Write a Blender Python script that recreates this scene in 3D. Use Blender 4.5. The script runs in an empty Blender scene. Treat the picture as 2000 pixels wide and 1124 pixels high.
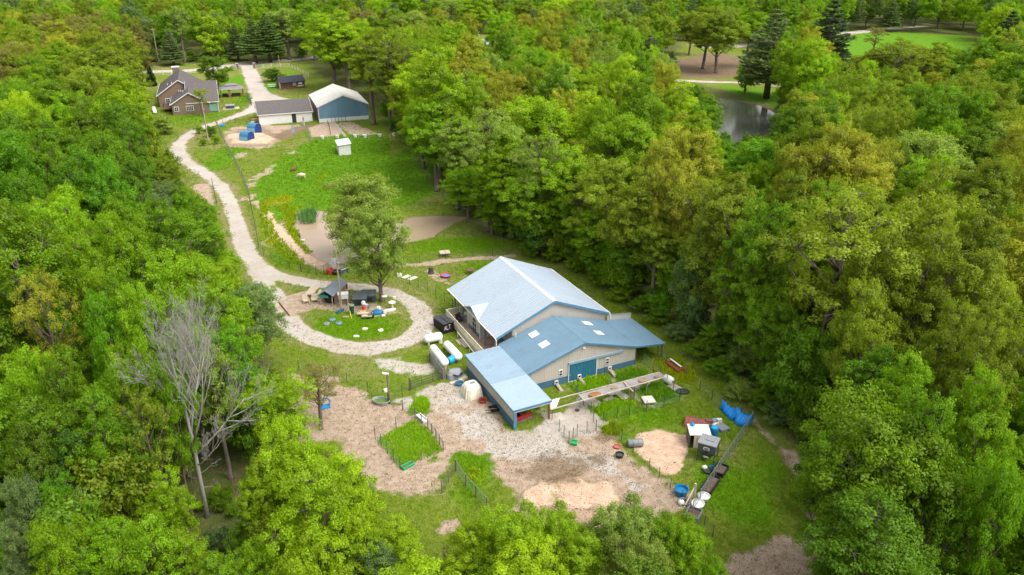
import bpy, math, random
import numpy as np
from mathutils import Vector, Matrix
R = math.radians
SC = bpy.context.scene
COL = SC.collection

# ------------------------------------------------------------------ camera, sky, sun, exposure
FPX, PITCH, CAMH = 1500.0, 0.43039, 48.0
cam = bpy.data.cameras.new('camera'); camo = bpy.data.objects.new('camera', cam); COL.objects.link(camo)
camo.location = (0, 0, CAMH); camo.rotation_euler = (R(90) - PITCH, 0, 0)
cam.sensor_width = 36; cam.lens = 36 * FPX / 2000; cam.clip_start = 0.5; cam.clip_end = 6000
SC.camera = camo
SUN_EL, SUN_AZ = R(56), R(118)          # azimuth measured clockwise from +Y
w = bpy.data.worlds.new('World'); SC.world = w; w.use_nodes = True
nt = w.node_tree; bg = nt.nodes['Background']
sky = nt.nodes.new('ShaderNodeTexSky'); sky.sky_type = 'NISHITA'; sky.sun_disc = False
sky.sun_elevation = SUN_EL; sky.sun_rotation = SUN_AZ; sky.air_density = 1.0; sky.dust_density = 4.0; sky.ozone_density = 0.6
hsv = nt.nodes.new('ShaderNodeHueSaturation'); hsv.inputs['Saturation'].default_value = 0.16   # thin white overcast
nt.links.new(sky.outputs[0], hsv.inputs['Color']); nt.links.new(hsv.outputs[0], bg.inputs[0]); bg.inputs[1].default_value = 0.15
sd = bpy.data.lights.new('sun', 'SUN'); sun = bpy.data.objects.new('sun', sd); COL.objects.link(sun)
sd.energy = 0.85; sd.angle = R(38); sd.color = (1.0, 0.955, 0.88)
sun.rotation_euler = Vector((math.sin(SUN_AZ) * math.cos(SUN_EL), math.cos(SUN_AZ) * math.cos(SUN_EL), math.sin(SUN_EL))).to_track_quat('Z', 'Y').to_euler()
vs = SC.view_settings; SC.display_settings.display_device = 'sRGB'; vs.view_transform = 'Standard'; vs.look = 'None'; vs.gamma = 1; vs.use_curve_mapping = False
vs.exposure = 1.12
cy = SC.cycles; cy.max_bounces = 8; cy.diffuse_bounces = 4; cy.glossy_bounces = 3; cy.transmission_bounces = 3; cy.transparent_max_bounces = 8
cy.sample_clamp_indirect = 6

# ------------------------------------------------------------------ helpers
def G(px, py, z=0.0):
    """point of the place on the horizontal plane at height z that was surveyed at this spot of the 2000 px wide photograph"""
    c, s = math.cos(PITCH), math.sin(PITCH)
    X = (px - 1000) / FPX; V = (py - 562) / FPX
    dx, dy, dz = X, c - V * s, -s - V * c
    t = (z - CAMH) / dz
    return Vector((dx * t, dy * t, z))
def GN(pts):
    return np.array([tuple(G(*p))[:2] for p in pts])
def PX(x, y, z):
    c, s = math.cos(PITCH), math.sin(PITCH)
    zz = z - CAMH; d = y * c - zz * s; v = -y * s - zz * c
    return 1000 + FPX * x / d, 562 + FPX * v / d
def heading(p, q):
    return math.atan2(q[1] - p[1], q[0] - p[0])

def tag(o, label=None, cat=None, group=None, kind=None):
    if label: o['label'] = label
    if cat: o['category'] = cat
    if group: o['group'] = group
    if kind: o['kind'] = kind
    return o
def thing(name, label, cat, loc=(0, 0, 0), rot=0.0, group=None):
    o = bpy.data.objects.new(name, None); COL.objects.link(o)
    o.empty_display_size = 0.2
    o.location = loc; o.rotation_euler = (0, 0, rot) if not isinstance(rot, (tuple, list)) else rot
    return tag(o, label, cat, group)

class MB:
    """collects boxes, bars, tubes, prisms; build() links them as one mesh object"""
    def __init__(s): s.v = []; s.f = []
    def add(s, vs, fs):
        n = len(s.v); s.v += [tuple(p) for p in vs]; s.f += [tuple(i + n for i in f) for f in fs]; return s
    def box(s, c, d, rz=0.0, tilt=None):
        x, y, z = d[0] / 2, d[1] / 2, d[2] / 2
        P = [Vector((sx * x, sy * y, sz * z)) for sz in (-1, 1) for sx, sy in ((-1, -1), (1, -1), (1, 1), (-1, 1))]
        m = Matrix.Rotation(rz, 3, 'Z')
        if tilt: m = m @ Matrix.Rotation(tilt[0], 3, 'X') @ Matrix.Rotation(tilt[1], 3, 'Y')
        return s.add([m @ p + Vector(c) for p in P], [(0, 3, 2, 1), (4, 5, 6, 7), (0, 1, 5, 4), (1, 2, 6, 5), (2, 3, 7, 6), (3, 0, 4, 7)])
    def bar(s, p, q, wd, ht=None, n=4, cap=True, r2=None):
        p, q = Vector(p), Vector(q); d = (q - p)
        if d.length < 1e-6: return s
        d.normalize(); up = Vector((0, 0, 1)) if abs(d.z) < 0.95 else Vector((1, 0, 0))
        a = d.cross(up).normalized(); b = a.cross(d).normalized(); ht = ht or wd
        k = (r2 / wd) if r2 else 1.0
        A = []
        for base, sc in ((p, 1.0), (q, k)):
            for i in range(n):
                t = 2 * math.pi * (i + 0.5) / n; g = 0.7071 if n == 4 else 0.5
                A.append(base + a * (math.cos(t) * wd * g * sc) + b * (math.sin(t) * ht * g * sc))
        F = [(i, (i + 1) % n, n + (i + 1) % n, n + i) for i in range(n)]
        if cap: F += [tuple(range(n - 1, -1, -1)), tuple(range(n, 2 * n))]
        return s.add(A, F)
    def tube(s, pts, rad, n=6):
        pts = [Vector(p) for p in pts]; A = []; F = []
        rs = rad if isinstance(rad, (list, tuple)) else [rad] * len(pts)
        pa = None
        for i, p in enumerate(pts):
            d = (pts[min(i + 1, len(pts) - 1)] - pts[max(i - 1, 0)]).normalized()
            a = pa - d * pa.dot(d) if pa is not None else d.cross(Vector((0.31, 0.2, 0.93)) if abs(d.z) < 0.9 else Vector((1, 0.1, 0)))
            a.normalize(); pa = a; b = d.cross(a)
            for k in range(n):
                t = 2 * math.pi * k / n; A.append(p + (a * math.cos(t) + b * math.sin(t)) * rs[i])
        for i in range(len(pts) - 1):
            for k in range(n):
                F.append((i * n + k, i * n + (k + 1) % n, (i + 1) * n + (k + 1) % n, (i + 1) * n + k))
        F += [tuple(range(n - 1, -1, -1)), tuple(range((len(pts) - 1) * n, len(pts) * n))]
        return s.add(A, F)
    def lathe(s, prof, c=(0, 0, 0), n=16, sx=1.0, sy=1.0, axis='Z', rz=0.0, closed=True):
        """prof: (radius, height) pairs"""
        A = []; F = []; m = Matrix.Rotation(rz, 3, 'Z'); c = Vector(c)
        for r, h in prof:
            for k in range(n):
                t = 2 * math.pi * k / n
                q = Vector((math.cos(t) * r * sx, math.sin(t) * r * sy, h))
                if axis == 'X': q = Vector((q.z, q.x, q.y))
                A.append(m @ q + c)
        L = len(prof)
        for i in range(L - 1):
            for k in range(n):
                F.append((i * n + k, i * n + (k + 1) % n, (i + 1) * n + (k + 1) % n, (i + 1) * n + k))
        if closed:
            F += [tuple(range(n - 1, -1, -1)), tuple(range((L - 1) * n, L * n))]
        return s.add(A, F)
    def prism(s, poly, off):
        """planar polygon (3-D points) swept by the vector off"""
        n = len(poly); off = Vector(off); A = [Vector(p) for p in poly]; A += [p + off for p in A]
        nr = (A[1] - A[0]).cross(A[2] - A[1])
        fl = nr.dot(off) > 0
        F = [tuple(range(n - 1, -1, -1)) if fl else tuple(range(n)), tuple(range(n, 2 * n)) if fl else tuple(range(2 * n - 1, n - 1, -1))]
        for i in range(n):
            j = (i + 1) % n
            F.append((i, j, n + j, n + i) if fl else (j, i, n + i, n + j))
        return s.add(A, F)
    def build(s, name, mat, parent=None, smooth=False, loc=None, rot=None, bevel=0):
        me = bpy.data.meshes.new(name); me.from_pydata(s.v, [], s.f); me.update()
        if mat: me.materials.append(mat)
        if smooth: me.polygons.foreach_set('use_smooth', [True] * len(me.polygons))
        o = bpy.data.objects.new(name, me); COL.objects.link(o)
        if parent: o.parent = parent
        if loc is not None: o.location = loc
        if rot is not None: o.rotation_euler = rot if isinstance(rot, (tuple, list)) else (0, 0, rot)
        if bevel:
            b = o.modifiers.new('b', 'BEVEL'); b.width = bevel; b.segments = 2; b.limit_method = 'ANGLE'
        return o
def copy_tree(o, parent=None):
    c = o.copy(); COL.objects.link(c)
    if parent: c.parent = parent
    for ch in list(o.children): copy_tree(ch, c)
    return c

def npmesh(name, V, F, mat, attrs=None, smooth=False):
    """V (n,3), F (m,k) -> mesh datablock, attrs: {name: (domain, array)}"""
    V = np.asarray(V, np.float32); F = np.asarray(F, np.int32); m, k = F.shape
    me = bpy.data.meshes.new(name)
    me.vertices.add(len(V)); me.vertices.foreach_set('co', V.ravel())
    me.loops.add(m * k); me.loops.foreach_set('vertex_index', F.ravel())
    me.polygons.add(m); me.polygons.foreach_set('loop_start', np.arange(0, m * k, k, dtype=np.int32))
    if smooth: me.polygons.foreach_set('use_smooth', np.ones(m, bool))
    for n_, (dom, arr) in (attrs or {}).items():
        arr = np.asarray(arr, np.float32)
        if arr.ndim == 2:
            a = me.attributes.new(n_, 'FLOAT_COLOR', dom); a.data.foreach_set('color', arr.ravel())
        else:
            a = me.attributes.new(n_, 'FLOAT', dom); a.data.foreach_set('value', arr)
    me.update(calc_edges=True); me.validate()
    if mat: me.materials.append(mat)
    return me
def mobj(name, me, parent=None):
    o = bpy.data.objects.new(name, me); COL.objects.link(o)
    if parent: o.parent = parent
    return o

# ------------------------------------------------------------------ materials
def nodes(m):
    m.use_nodes = True; t = m.node_tree; return t, t.nodes['Principled BSDF']
def N(t, typ, **kw):
    n = t.nodes.new(typ)
    for k, v in kw.items():
        if k in n.inputs: n.inputs[k].default_value = v
        else: setattr(n, k, v)
    return n
def mixc(t, fac, a, b, blend='MIX'):
    n = t.nodes.new('ShaderNodeMix'); n.data_type = 'RGBA'; n.blend_type = blend
    for i, v in ((0, fac), (6, a), (7, b)):
        if hasattr(v, 'links') or hasattr(v, 'is_linked'): t.links.new(v, n.inputs[i])
        elif i == 0: n.inputs[0].default_value = v
        else: n.inputs[i].default_value = (*v, 1)
    return n.outputs[2]
def math_(t, op, a, b=0.0, clamp=False):
    n = t.nodes.new('ShaderNodeMath'); n.operation = op; n.use_clamp = clamp
    for i, v in ((0, a), (1, b)):
        if hasattr(v, 'is_linked'): t.links.new(v, n.inputs[i])
        else: n.inputs[i].default_value = v
    return n.outputs[0]
def ramp(t, x, lo, hi, a=0.0, b=1.0):
    n = t.nodes.new('ShaderNodeMapRange'); n.interpolation_type = 'SMOOTHSTEP'
    t.links.new(x, n.inputs[0]); n.inputs[1].default_value = lo; n.inputs[2].default_value = hi; n.inputs[3].default_value = a; n.inputs[4].default_value = b
    return n.outputs[0]
def noise(t, scale, detail=3, rough=0.55, coord=None, stretch=None):
    if coord is None:
        coord = N(t, 'ShaderNodeTexCoord').outputs['Object']
    if stretch:
        mp = N(t, 'ShaderNodeMapping'); mp.inputs['Scale'].default_value = stretch; t.links.new(coord, mp.inputs[0]); coord = mp.outputs[0]
    n = N(t, 'ShaderNodeTexNoise', Scale=scale, Detail=detail, Roughness=rough); t.links.new(coord, n.inputs['Vector'])
    return n.outputs['Fac']
MATS = {}
def M(name, col, rough=0.6, var=0.18, scale=1.3, spec=0.4, metal=0.0, bump=0.0, bscale=20, dirt=None, stretch=None):
    """painted / plastic / wood surface with blotchy wear"""
    if name in MATS: return MATS[name]
    m = bpy.data.materials.new(name); t, p = nodes(m); MATS[name] = m
    n1 = noise(t, scale, 4, stretch=stretch); n2 = noise(t, scale * 7, 3, stretch=stretch)
    f = math_(t, 'ADD', math_(t, 'MULTIPLY', n1, 0.65), math_(t, 'MULTIPLY', n2, 0.35))
    lo = tuple(c * (1 - var) for c in col); hi = tuple(min(1, c * (1 + var)) for c in col)
    c = mixc(t, ramp(t, f, 0.3, 0.7), lo, hi)
    if dirt:
        c = mixc(t, ramp(t, noise(t, scale * 2.3, 5, 0.65), 0.52, 0.72, 0, dirt[3]), c, dirt[:3])
    t.links.new(c, p.inputs['Base Color'])
    p.inputs['Roughness'].default_value = rough; p.inputs['Specular IOR Level'].default_value = spec; p.inputs['Metallic'].default_value = metal
    if bump:
        b = N(t, 'ShaderNodeBump', Strength=bump, Distance=0.05); t.links.new(noise(t, bscale, 4), b.inputs['Height']); t.links.new(b.outputs[0], p.inputs['Normal'])
    return m
# ------------------------------------------------------------------ the ground: zones surveyed as outlines
rng = np.random.default_rng(7)
def vnoise(x, y, s, seed=0):
    """smooth value noise 0..1"""
    g = np.random.default_rng(seed).random((256, 256)); X = x / s; Y = y / s
    i = np.floor(X).astype(int); j = np.floor(Y).astype(int); u = X - i; v = Y - j
    u = u * u * (3 - 2 * u); v = v * v * (3 - 2 * v)
    a = g[i % 256, j % 256]; b = g[(i + 1) % 256, j % 256]; c = g[i % 256, (j + 1) % 256]; d = g[(i + 1) % 256, (j + 1) % 256]
    return (a * (1 - u) + b * u) * (1 - v) + (c * (1 - u) + d * u) * v
def fnoise(x, y, s, seed=0):
    return 0.5 * vnoise(x, y, s, seed) + 0.3 * vnoise(x + 31, y, s / 2.1, seed + 1) + 0.2 * vnoise(x, y + 17, s / 4.3, seed + 2)
def sdist(P, poly):
    """signed distance to a polygon, positive inside"""
    n = len(poly); d = np.full(len(P), 1e9); ins = np.zeros(len(P), bool)
    for i in range(n):
        a = poly[i]; b = poly[(i + 1) % n]; ab = b - a; t = np.clip(((P - a) @ ab) / max(ab @ ab, 1e-9), 0, 1)
        d = np.minimum(d, np.hypot(*(P - a - t[:, None] * ab).T))
        c = ((a[1] > P[:, 1]) != (b[1] > P[:, 1])) & (P[:, 0] < (b[0] - a[0]) * (P[:, 1] - a[1]) / (b[1] - a[1] + 1e-12) + a[0])
        ins ^= c
    return np.where(ins, d, -d)
def smooth_line(pts, n=8):
    P = [np.array(p, float) for p in pts]; out = []
    for i in range(len(P) - 1):
        p0 = P[max(i - 1, 0)]; p1 = P[i]; p2 = P[i + 1]; p3 = P[min(i + 2, len(P) - 1)]
        for k in range(n):
            t = k / n
            out.append(0.5 * ((2 * p1) + (-p0 + p2) * t + (2 * p0 - 5 * p1 + 4 * p2 - p3) * t * t + (-p0 + 3 * p1 - 3 * p2 + p3) * t ** 3))
    out.append(P[-1]); return np.array(out)
def sline(P, line, wid):
    """signed distance to a ribbon of half width wid (per vertex), positive inside; and position across"""
    d = np.full(len(P), -1e9)
    for i in range(len(line) - 1):
        a = line[i]; b = line[i + 1]; ab = b - a; t = np.clip(((P - a) @ ab) / max(ab @ ab, 1e-9), 0, 1)
        d = np.maximum(d, wid[i] + (wid[i + 1] - wid[i]) * t - np.hypot(*(P - a - t[:, None] * ab).T))
    return d
def strip(pts):
    """(px,py,half width in m) list"""
    L = smooth_line([(*tuple(G(p[0], p[1]))[:2], p[2]) for p in pts], 6); return L[:, :2], L[:, 2]

xs_ = np.concatenate([np.arange(-900, -200, 12), np.arange(-200, -60, 0.9), np.arange(-60, -32, 0.5), np.arange(-32, 40, 0.3), np.arange(40, 75, 0.8), np.arange(75, 900, 10)])
ys_ = np.concatenate([np.arange(-60, 40, 5), np.arange(40, 112, 0.3), np.arange(112, 170, 0.5), np.arange(170, 345, 0.9), np.arange(345, 480, 2.5), np.arange(480, 1500, 25)])
GX, GY = np.meshgrid(xs_, ys_); P2 = np.stack([GX.ravel(), GY.ravel()], 1)
NV = len(P2); ch = {k: np.zeros(NV, np.float32) for k in ('gravel', 'dirt', 'straw', 'lush', 'yellow', 'forest', 'mud', 'dry')}
zid = np.zeros(NV, int); HZ = np.zeros(NV)
ZN = ['ground', 'forest_floor', 'driveway', 'gravel_yard', 'dirt_yard', 'straw_patch', 'dirt_pen', 'road', 'straw_mound', 'pond_bank', 'garden_soil', 'leaf_litter']
wob = (fnoise(P2[:, 0], P2[:, 1], 3.0, 5) - 0.5)
wob2 = (fnoise(P2[:, 0], P2[:, 1], 9.0, 15) - 0.5)
def paint(chan, sdv, soft, zone=None, amt=1.0, edge=1.0, clear=()):
    wv = np.clip(0.5 + (sdv + wob * edge * 2) / (2 * soft), 0, 1); wv = wv * wv * (3 - 2 * wv) * amt
    for c in clear: ch[c] *= (1 - wv)
    ch[chan][:] = ch[chan] * (1 - wv) + wv
    if zone is not None: zid[wv > 0.5] = ZN.index(zone)
    return wv
ALLC = ('gravel', 'dirt', 'straw', 'lush', 'yellow', 'forest', 'mud', 'dry')
def poly(pts, margin=14):
    """signed distance of an outline for vertices near it only"""
    q = GN(pts); r = np.full(NV, -1e3); lo = q.min(0) - margin; hi = q.max(0) + margin
    k = np.where((P2[:, 0] > lo[0]) & (P2[:, 0] < hi[0]) & (P2[:, 1] > lo[1]) & (P2[:, 1] < hi[1]))[0]
    r[k] = sdist(P2[k], q); return r
def rib(pts, margin=12):
    L, wd = strip(pts); r = np.full(NV, -1e3); lo = L.min(0) - margin; hi = L.max(0) + margin
    k = np.where((P2[:, 0] > lo[0]) & (P2[:, 0] < hi[0]) & (P2[:, 1] > lo[1]) & (P2[:, 1] < hi[1]))[0]
    r[k] = sline(P2[k], L, wd); return r

YARD = [(275,150),(300,128),(480,118),(600,122),(640,160),(735,215),(760,250),(800,292),(850,372),(930,452),(1000,470),(1030,500),(1120,520),(1240,610),(1330,660),(1410,735),(1500,805),(1545,880),(1585,960),(1600,1200),(700,1200),(640,1000),(590,900),(545,770),(530,690),(470,560),(420,470),(350,370),(300,320),(268,225)]
LAWN = [(1600,72),(1700,60),(1900,70),(1930,110),(1900,160),(1760,150),(1650,130),(1590,110)]
BANK = [(1290,150),(1330,80),(1450,90),(1560,110),(1560,215),(1500,215),(1440,185),(1390,170)]
PONDR = [(1380,215),(1405,192),(1440,196),(1480,206),(1512,222),(1520,240),(1490,262),(1450,275),(1400,285),(1370,260)]
POND = [(577,422),(586,412),(606,409),(640,414),(690,426),(760,432),(800,424),(850,421),(908,423),(880,436),(850,452),(840,463),(800,470),(760,478),(735,492),(700,508),(665,512),(640,508),(612,494),(590,470),(575,452)]
HOUSEY = [(700,70),(760,60),(1010,70),(1020,110),(900,120),(860,110)]
# forest everywhere, then the clearings
ch['forest'][:] = 1; zid[:] = 1
for q, sft in ((YARD, 2.5), (LAWN, 4), (BANK, 3), (HOUSEY, 4)):
    paint('lush', poly(q), sft, 'ground', amt=0.0)
    s = poly(q); k = np.clip(0.5 + (s + wob * 4) / (2 * sft), 0, 1); ch['forest'] *= (1 - k); zid[k > 0.5] = 0
paint('lush', poly(LAWN), 4, amt=.7); paint('lush', poly([(1400,165),(1500,188),(1520,222),(1440,190)]), 1.5)
# grass character
def blob(chan, cx, cy, rx, ry, amt, soft=1.0, clear=(), edge=1.0, zone=None):
    c = G(cx, cy); ex = abs(G(cx + rx, cy).x - c.x); ey = abs(G(cx, cy - ry).y - c.y)
    r = np.hypot((P2[:, 0] - c.x) / ex, (P2[:, 1] - c.y) / ey); s = (1 - r) * min(ex, ey)
    return paint(chan, s, soft, zone, amt, edge, clear)
paint('dry', np.where(ch['forest'] < 0.5, wob2 * 10 - 0.3, -50), 2.5, amt=0.6)
for a in ((640,330,120,70,0.9), (800,340,80,50,0.9), (700,280,60,16,0.6), (900,480,90,18,0.7), (690,640,90,26,0.9), (960,525,70,14,0.8), (560,505,40,20,0.6),
          (450,300,30,40,0.7), (1455,980,55,60,1.0), (1500,920,40,30,0.7), (1265,810,60,20,0.9), (1380,930,30,40,0.9), (1420,830,30,30,0.6), (1205,760,30,14,.8), (800,860,50,34,1.0), (525,170,25,30,.8),
          (450,165,25,30,.8), (1480,190,60,20,.8), (1750,110,150,40,1.0), (920,955,30,40,.8), (380,230,60,14,.5)):
    blob('lush', *a, soft=2.0)
for a in ((562,435,9,50,.7), (520,440,10,40,.35), (680,268,60,8,.25), (930,930,30,24,.4), (880,1010,40,40,.35), (820,850,30,16,.4), (1300,725,36,22,.55), (1350,760,30,30,.3), (1240,808,30,12,.5), (540,395,30,14,.6), (830,890,24,14,.6), (600,480,14,18,.5)):
    blob('yellow', *a, soft=1.2, edge=2)
# trodden earth
DY = [(('dirt_yard'), [(570,735),(640,735),(700,765),(760,790),(800,780),(850,760),(905,745),(960,800),(1000,845),(1090,850),(1180,840),(1245,890),(1320,960),(1345,985),(1325,1010),(1200,1010),(1150,1035),(1000,1010),(985,960),(960,900),(900,890),(860,950),(800,985),(740,960),(700,930),(660,880),(600,850)])]
for z_, q in DY: paint('dirt', poly(q), 1.2, z_, edge=2.2, clear=('lush', 'yellow', 'dry'))
paint('dirt', poly([(1430,1070),(1500,1050),(1570,1040),(1600,1050),(1620,1200),(1430,1200)]), 1.0, 'leaf_litter', edge=2, clear=ALLC)
paint('dirt', poly([(375,362),(412,358),(421,402),(392,405)]), 0.6, 'dirt_pen', edge=1, clear=ALLC)
paint('mud', poly([(1310,120),(1400,100),(1470,125),(1440,155),(1330,152),(1295,140)]), 3, 'leaf_litter', edge=3, clear=ALLC)
paint('dirt', poly([(545,585),(600,570),(650,575),(690,588),(745,598),(770,612),(720,622),(680,606),(640,608),(575,606)]), 0.5, 'dirt_pen', amt=.9, edge=1.6, clear=ALLC)
paint('dirt', poly([(868,1022),(890,1018),(895,1036),(870,1045),(852,1038)]), 0.4, 'dirt_pen', edge=.8, clear=ALLC)
paint('dirt', rib([(500,395,0.6),(522,425,0.9),(540,455,.8),(565,480,.8),(585,500,1.2),(640,520,1.5),(720,522,1.2),(800,518,.8),(900,508,.7),(1000,500,.6)]), 0.5, 'dirt_pen', amt=.9, edge=1.0, clear=ALLC)
paint('dirt', rib([(840,530,.7),(856,545,.6),(880,556,.5)]), .4, amt=.7)
paint('dirt', rib([(1470,805,.5),(1500,850,.5),(1545,890,.6),(1580,950,.8),(1590,1010,.8)]), .6, amt=.8, edge=1.2, clear=('lush',))
paint('dirt', poly([(435,262),(450,250),(520,245),(600,246),(560,272),(530,290),(480,290),(445,285)]), 1.0, 'dirt_pen', edge=2.5, clear=ALLC)
paint('mud', poly([(530,262),(570,250),(612,240),(612,248),(575,268),(545,278)]), .8, amt=.7, edge=2)
for a in ((470,305,18,6), (505,350,8,20), (500,395,10,8), (575,300,8,4), (493,385,10,8), (545,400,24,5), (545,455,16,30)): blob('dirt', *a, .65, soft=.6, edge=2)
paint('dirt', poly([(602,250),(640,238),(655,238),(668,262),(640,268),(610,268)]), .5, 'garden_soil', edge=.4, clear=ALLC)
paint('dirt', poly([(660,238),(690,240),(740,262),(700,266),(680,262)]), .5, 'garden_soil', amt=.7, edge=1.4, clear=ALLC)
# gravel
DRIVE = [(481,122,2.82),(492,150,2.82),(505,180,2.99),(520,200,4.84),(505,212,3.70),(470,224,1.67),(430,238,1.58),(385,254,1.58),(356,274,1.67),(348,292,1.67),(362,315,1.67),(398,338,1.54),(428,362,1.50),(447,392,1.41),(459,425,1.41),(470,458,1.41),(482,490,1.50),(503,520,1.58),(545,541,1.41),(600,552,1.23),(660,558,1.14),(720,563,1.10),(765,571,1.14),(800,588,1.32),(822,612,1.41),(822,640,1.50),(795,664,1.58),(750,678,1.58),(700,681,1.67),(645,673,1.67),(600,655,1.58),(568,632,1.58),(545,600,1.50),(525,565,1.50),(503,530,1.50)]
for q, z_, am in (([(760,785),(800,772),(832,750),(868,742),(905,748),(925,778),(905,800),(860,800),(830,795),(790,800)], 'gravel_yard', .9),
              ([(862,805),(905,798),(945,812),(985,845),(1040,835),(1085,800),(1110,790),(1150,800),(1190,838),(1175,850),(1110,855),(1120,880),(1200,900),(1260,950),(1240,970),(1180,930),(1080,890),(1000,910),(950,880),(900,850)], 'gravel_yard', 1.0),
              ([(1075,800),(1100,785),(1130,775),(1180,800),(1195,835),(1160,845),(1105,845)], 'gravel_yard', .8),
              ([(735,700),(780,690),(800,705),(850,718),(845,735),(800,735),(770,722),(745,716)], 'gravel_yard', .75),
              ([(1100,770),(1200,745),(1240,770),(1260,800),(1330,780),(1325,760),(1255,740),(1200,740),(1080,765)], 'gravel_yard', .7),
              ([(494,205),(520,180),(545,190),(585,200),(560,212),(505,218)], 'driveway', 1)):
    paint('gravel', poly(q), 1.0, z_, am, 2.0, clear=('lush', 'yellow', 'dry', 'straw'))
dsd = rib(DRIVE); paint('gravel', dsd, 0.35, 'driveway', 1.0, .5, clear=ALLC)
paint('dry', np.where(dsd > -1.6, -np.abs(dsd + .5) + .8, -9), .8, amt=.7)
paint('dirt', dsd - 1.15, .4, amt=.5, edge=1.0)
paint('straw', rib([(520,408,.35),(532,430,.5),(548,455,.6),(575,478,.6),(600,500,.8),(628,512,.8)]), .3, amt=.9, edge=1.1, clear=('yellow','lush'))
for q in ([(560,548,.25),(620,556,.3),(690,562,.3),(750,570,.35),(800,590,.5)],): paint('lush', rib(q), .25, amt=.55, edge=.8)
paint('dirt', rib([(545,585,.4),(556,602,.5),(568,618,.4)]), .3, amt=.9, clear=('gravel',))
paint('gravel', rib([(150,150,3),(285,141,3),(370,138,3),(480,125,3.2),(560,118,3.2),(620,112,3),(760,95,3),(900,82,3)]), .6, 'road', clear=ALLC)
paint('gravel', rib([(1290,156,2.4),(1380,160,2.2),(1460,162,2.2),(1560,170,2.2)]), .6, 'road', .9, clear=ALLC)
paint('gravel', rib([(1560,85,4),(1620,70,4),(1700,61,4),(1790,52,4)]), .8, 'road', clear=ALLC)
paint('gravel', rib([(1400,92,5),(1450,88,6)]), .8, 'road', clear=ALLC)
# bedding straw
paint('straw', poly([(1250,850),(1290,843),(1340,852),(1345,880),(1335,925),(1300,930),(1275,912),(1238,885),(1236,872)]), .5, 'straw_patch', edge=1.0, clear=ALLC)
hp = paint('straw', poly([(998,958),(1040,945),(1090,960),(1130,935),(1190,940),(1200,975),(1195,1010),(1150,1030),(1080,1010),(1010,992)]), .7, 'straw_mound', .85, edge=3.0, clear=ALLC)
HZ += hp * (0.15 + .5 * fnoise(P2[:, 0], P2[:, 1], 1.6, 44))
HZ += np.where((zid == ZN.index('dirt_yard')) | (zid == ZN.index('gravel_yard')), .05 * fnoise(P2[:, 0], P2[:, 1], .9, 45), 0)
paint('mud', poly([(1030,900),(1120,885),(1185,900),(1170,935),(1110,945),(1040,940),(1000,925)]), 1.8, amt=.6, edge=4.5)
paint('mud', poly([(1140,830),(1200,835),(1215,870),(1170,865)]), .8, amt=.6, edge=2)
paint('mud', poly([(1010,985),(1080,1000),(1160,1005),(1150,1035),(1060,1020)]), .5, amt=.5, edge=3)
paint('mud', poly([(440,262),(452,252),(520,248),(560,268),(535,288),(480,290),(446,285)]), 1.2, amt=.55, edge=2.5)
hp = paint('straw', poly([(442,265),(470,262),(500,262),(538,272),(528,282),(490,284),(455,281)]), .7, 'straw_mound', edge=1.4, clear=ALLC)
HZ += hp * (.25 + .5 * fnoise(P2[:, 0], P2[:, 1], 2.2, 47))
# grassy scraps over the yard
for a in ((915,905,28,12,.9), (945,912,30,14,.7), (880,860,30,30,.5), (905,830,18,16,.5), (820,795,12,14,.9), (880,830,14,40,.55), (960,920,20,10,.5), (700,800,30,16,.35), (650,780,30,20,.35), (1150,968,26,10,.35), (1240,955,20,12,.3), (1275,905,18,12,.8), (1215,850,16,18,.6), (1110,830,10,6,.5),
          (1195,800,24,12,1.0), (1175,745,34,9,.6), (1240,732,30,12,.9), (1285,768,28,15,.8), (1135,745,30,10,.4), (1090,770,14,6,.4)):
    blob('lush', *a[:5], soft=.9, edge=3, clear=('dirt', 'gravel') if a[4] > .75 else ())
# ponds dip below the grass
for q in (POND, PONDR):
    s = poly(q); HZ = np.where(s > -1.0, np.minimum(HZ, -np.clip((s + 1.0) * .55, 0, 1.2)), HZ)
    zid[s > .1] = ZN.index('pond_bank'); k = np.clip((s + .9) / .6, 0, 1); ch['mud'] = np.maximum(ch['mud'], k)
ditch = rib([(1475,812,.5),(1500,850,.5),(1540,885,.5),(1570,935,.6),(1590,990,.6)]); HZ -= np.clip((ditch + .6) * .5, 0, .35)

mg = bpy.data.materials.new('ground_mix'); t, p = nodes(mg)
co = N(t, 'ShaderNodeNewGeometry').outputs['Position']
va = N(t, 'ShaderNodeAttribute', attribute_name='za'); vb = N(t, 'ShaderNodeAttribute', attribute_name='zb')
sa = N(t, 'ShaderNodeSeparateColor'); t.links.new(va.outputs['Color'], sa.inputs[0]); sb = N(t, 'ShaderNodeSeparateColor'); t.links.new(vb.outputs['Color'], sb.inputs[0])
nf = noise(t, 5.5, 5, .65, co); nm = noise(t, 1.1, 4, .6, co); nl = noise(t, .16, 3, .5, co); nff = noise(t, 16, 3, .6, co)
br = math_(t, 'ADD', math_(t, 'MULTIPLY', math_(t, 'SUBTRACT', nf, .5), .75), math_(t, 'MULTIPLY', math_(t, 'SUBTRACT', nm, .5), .75))
def msk(o, k=1.0): return ramp(t, math_(t, 'ADD', o, math_(t, 'MULTIPLY', br, k)), .22, .78)
grass = mixc(t, ramp(t, nm, .3, .7), (.125, .175, .016), (.19, .235, .028))
grass = mixc(t, ramp(t, nf, .45, .75), grass, (.10, .155, .016))
lushc = mixc(t, ramp(t, nm, .3, .7), (.075, .205, .004), (.125, .255, .007))
dryc = mixc(t, ramp(t, nf, .3, .7), (.17, .165, .05), (.29, .25, .11))
c = mixc(t, msk(sb.outputs[2], .8), grass, dryc) if False else grass
c = mixc(t, msk(vb.outputs['Alpha'], .9), c, dryc)
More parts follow.
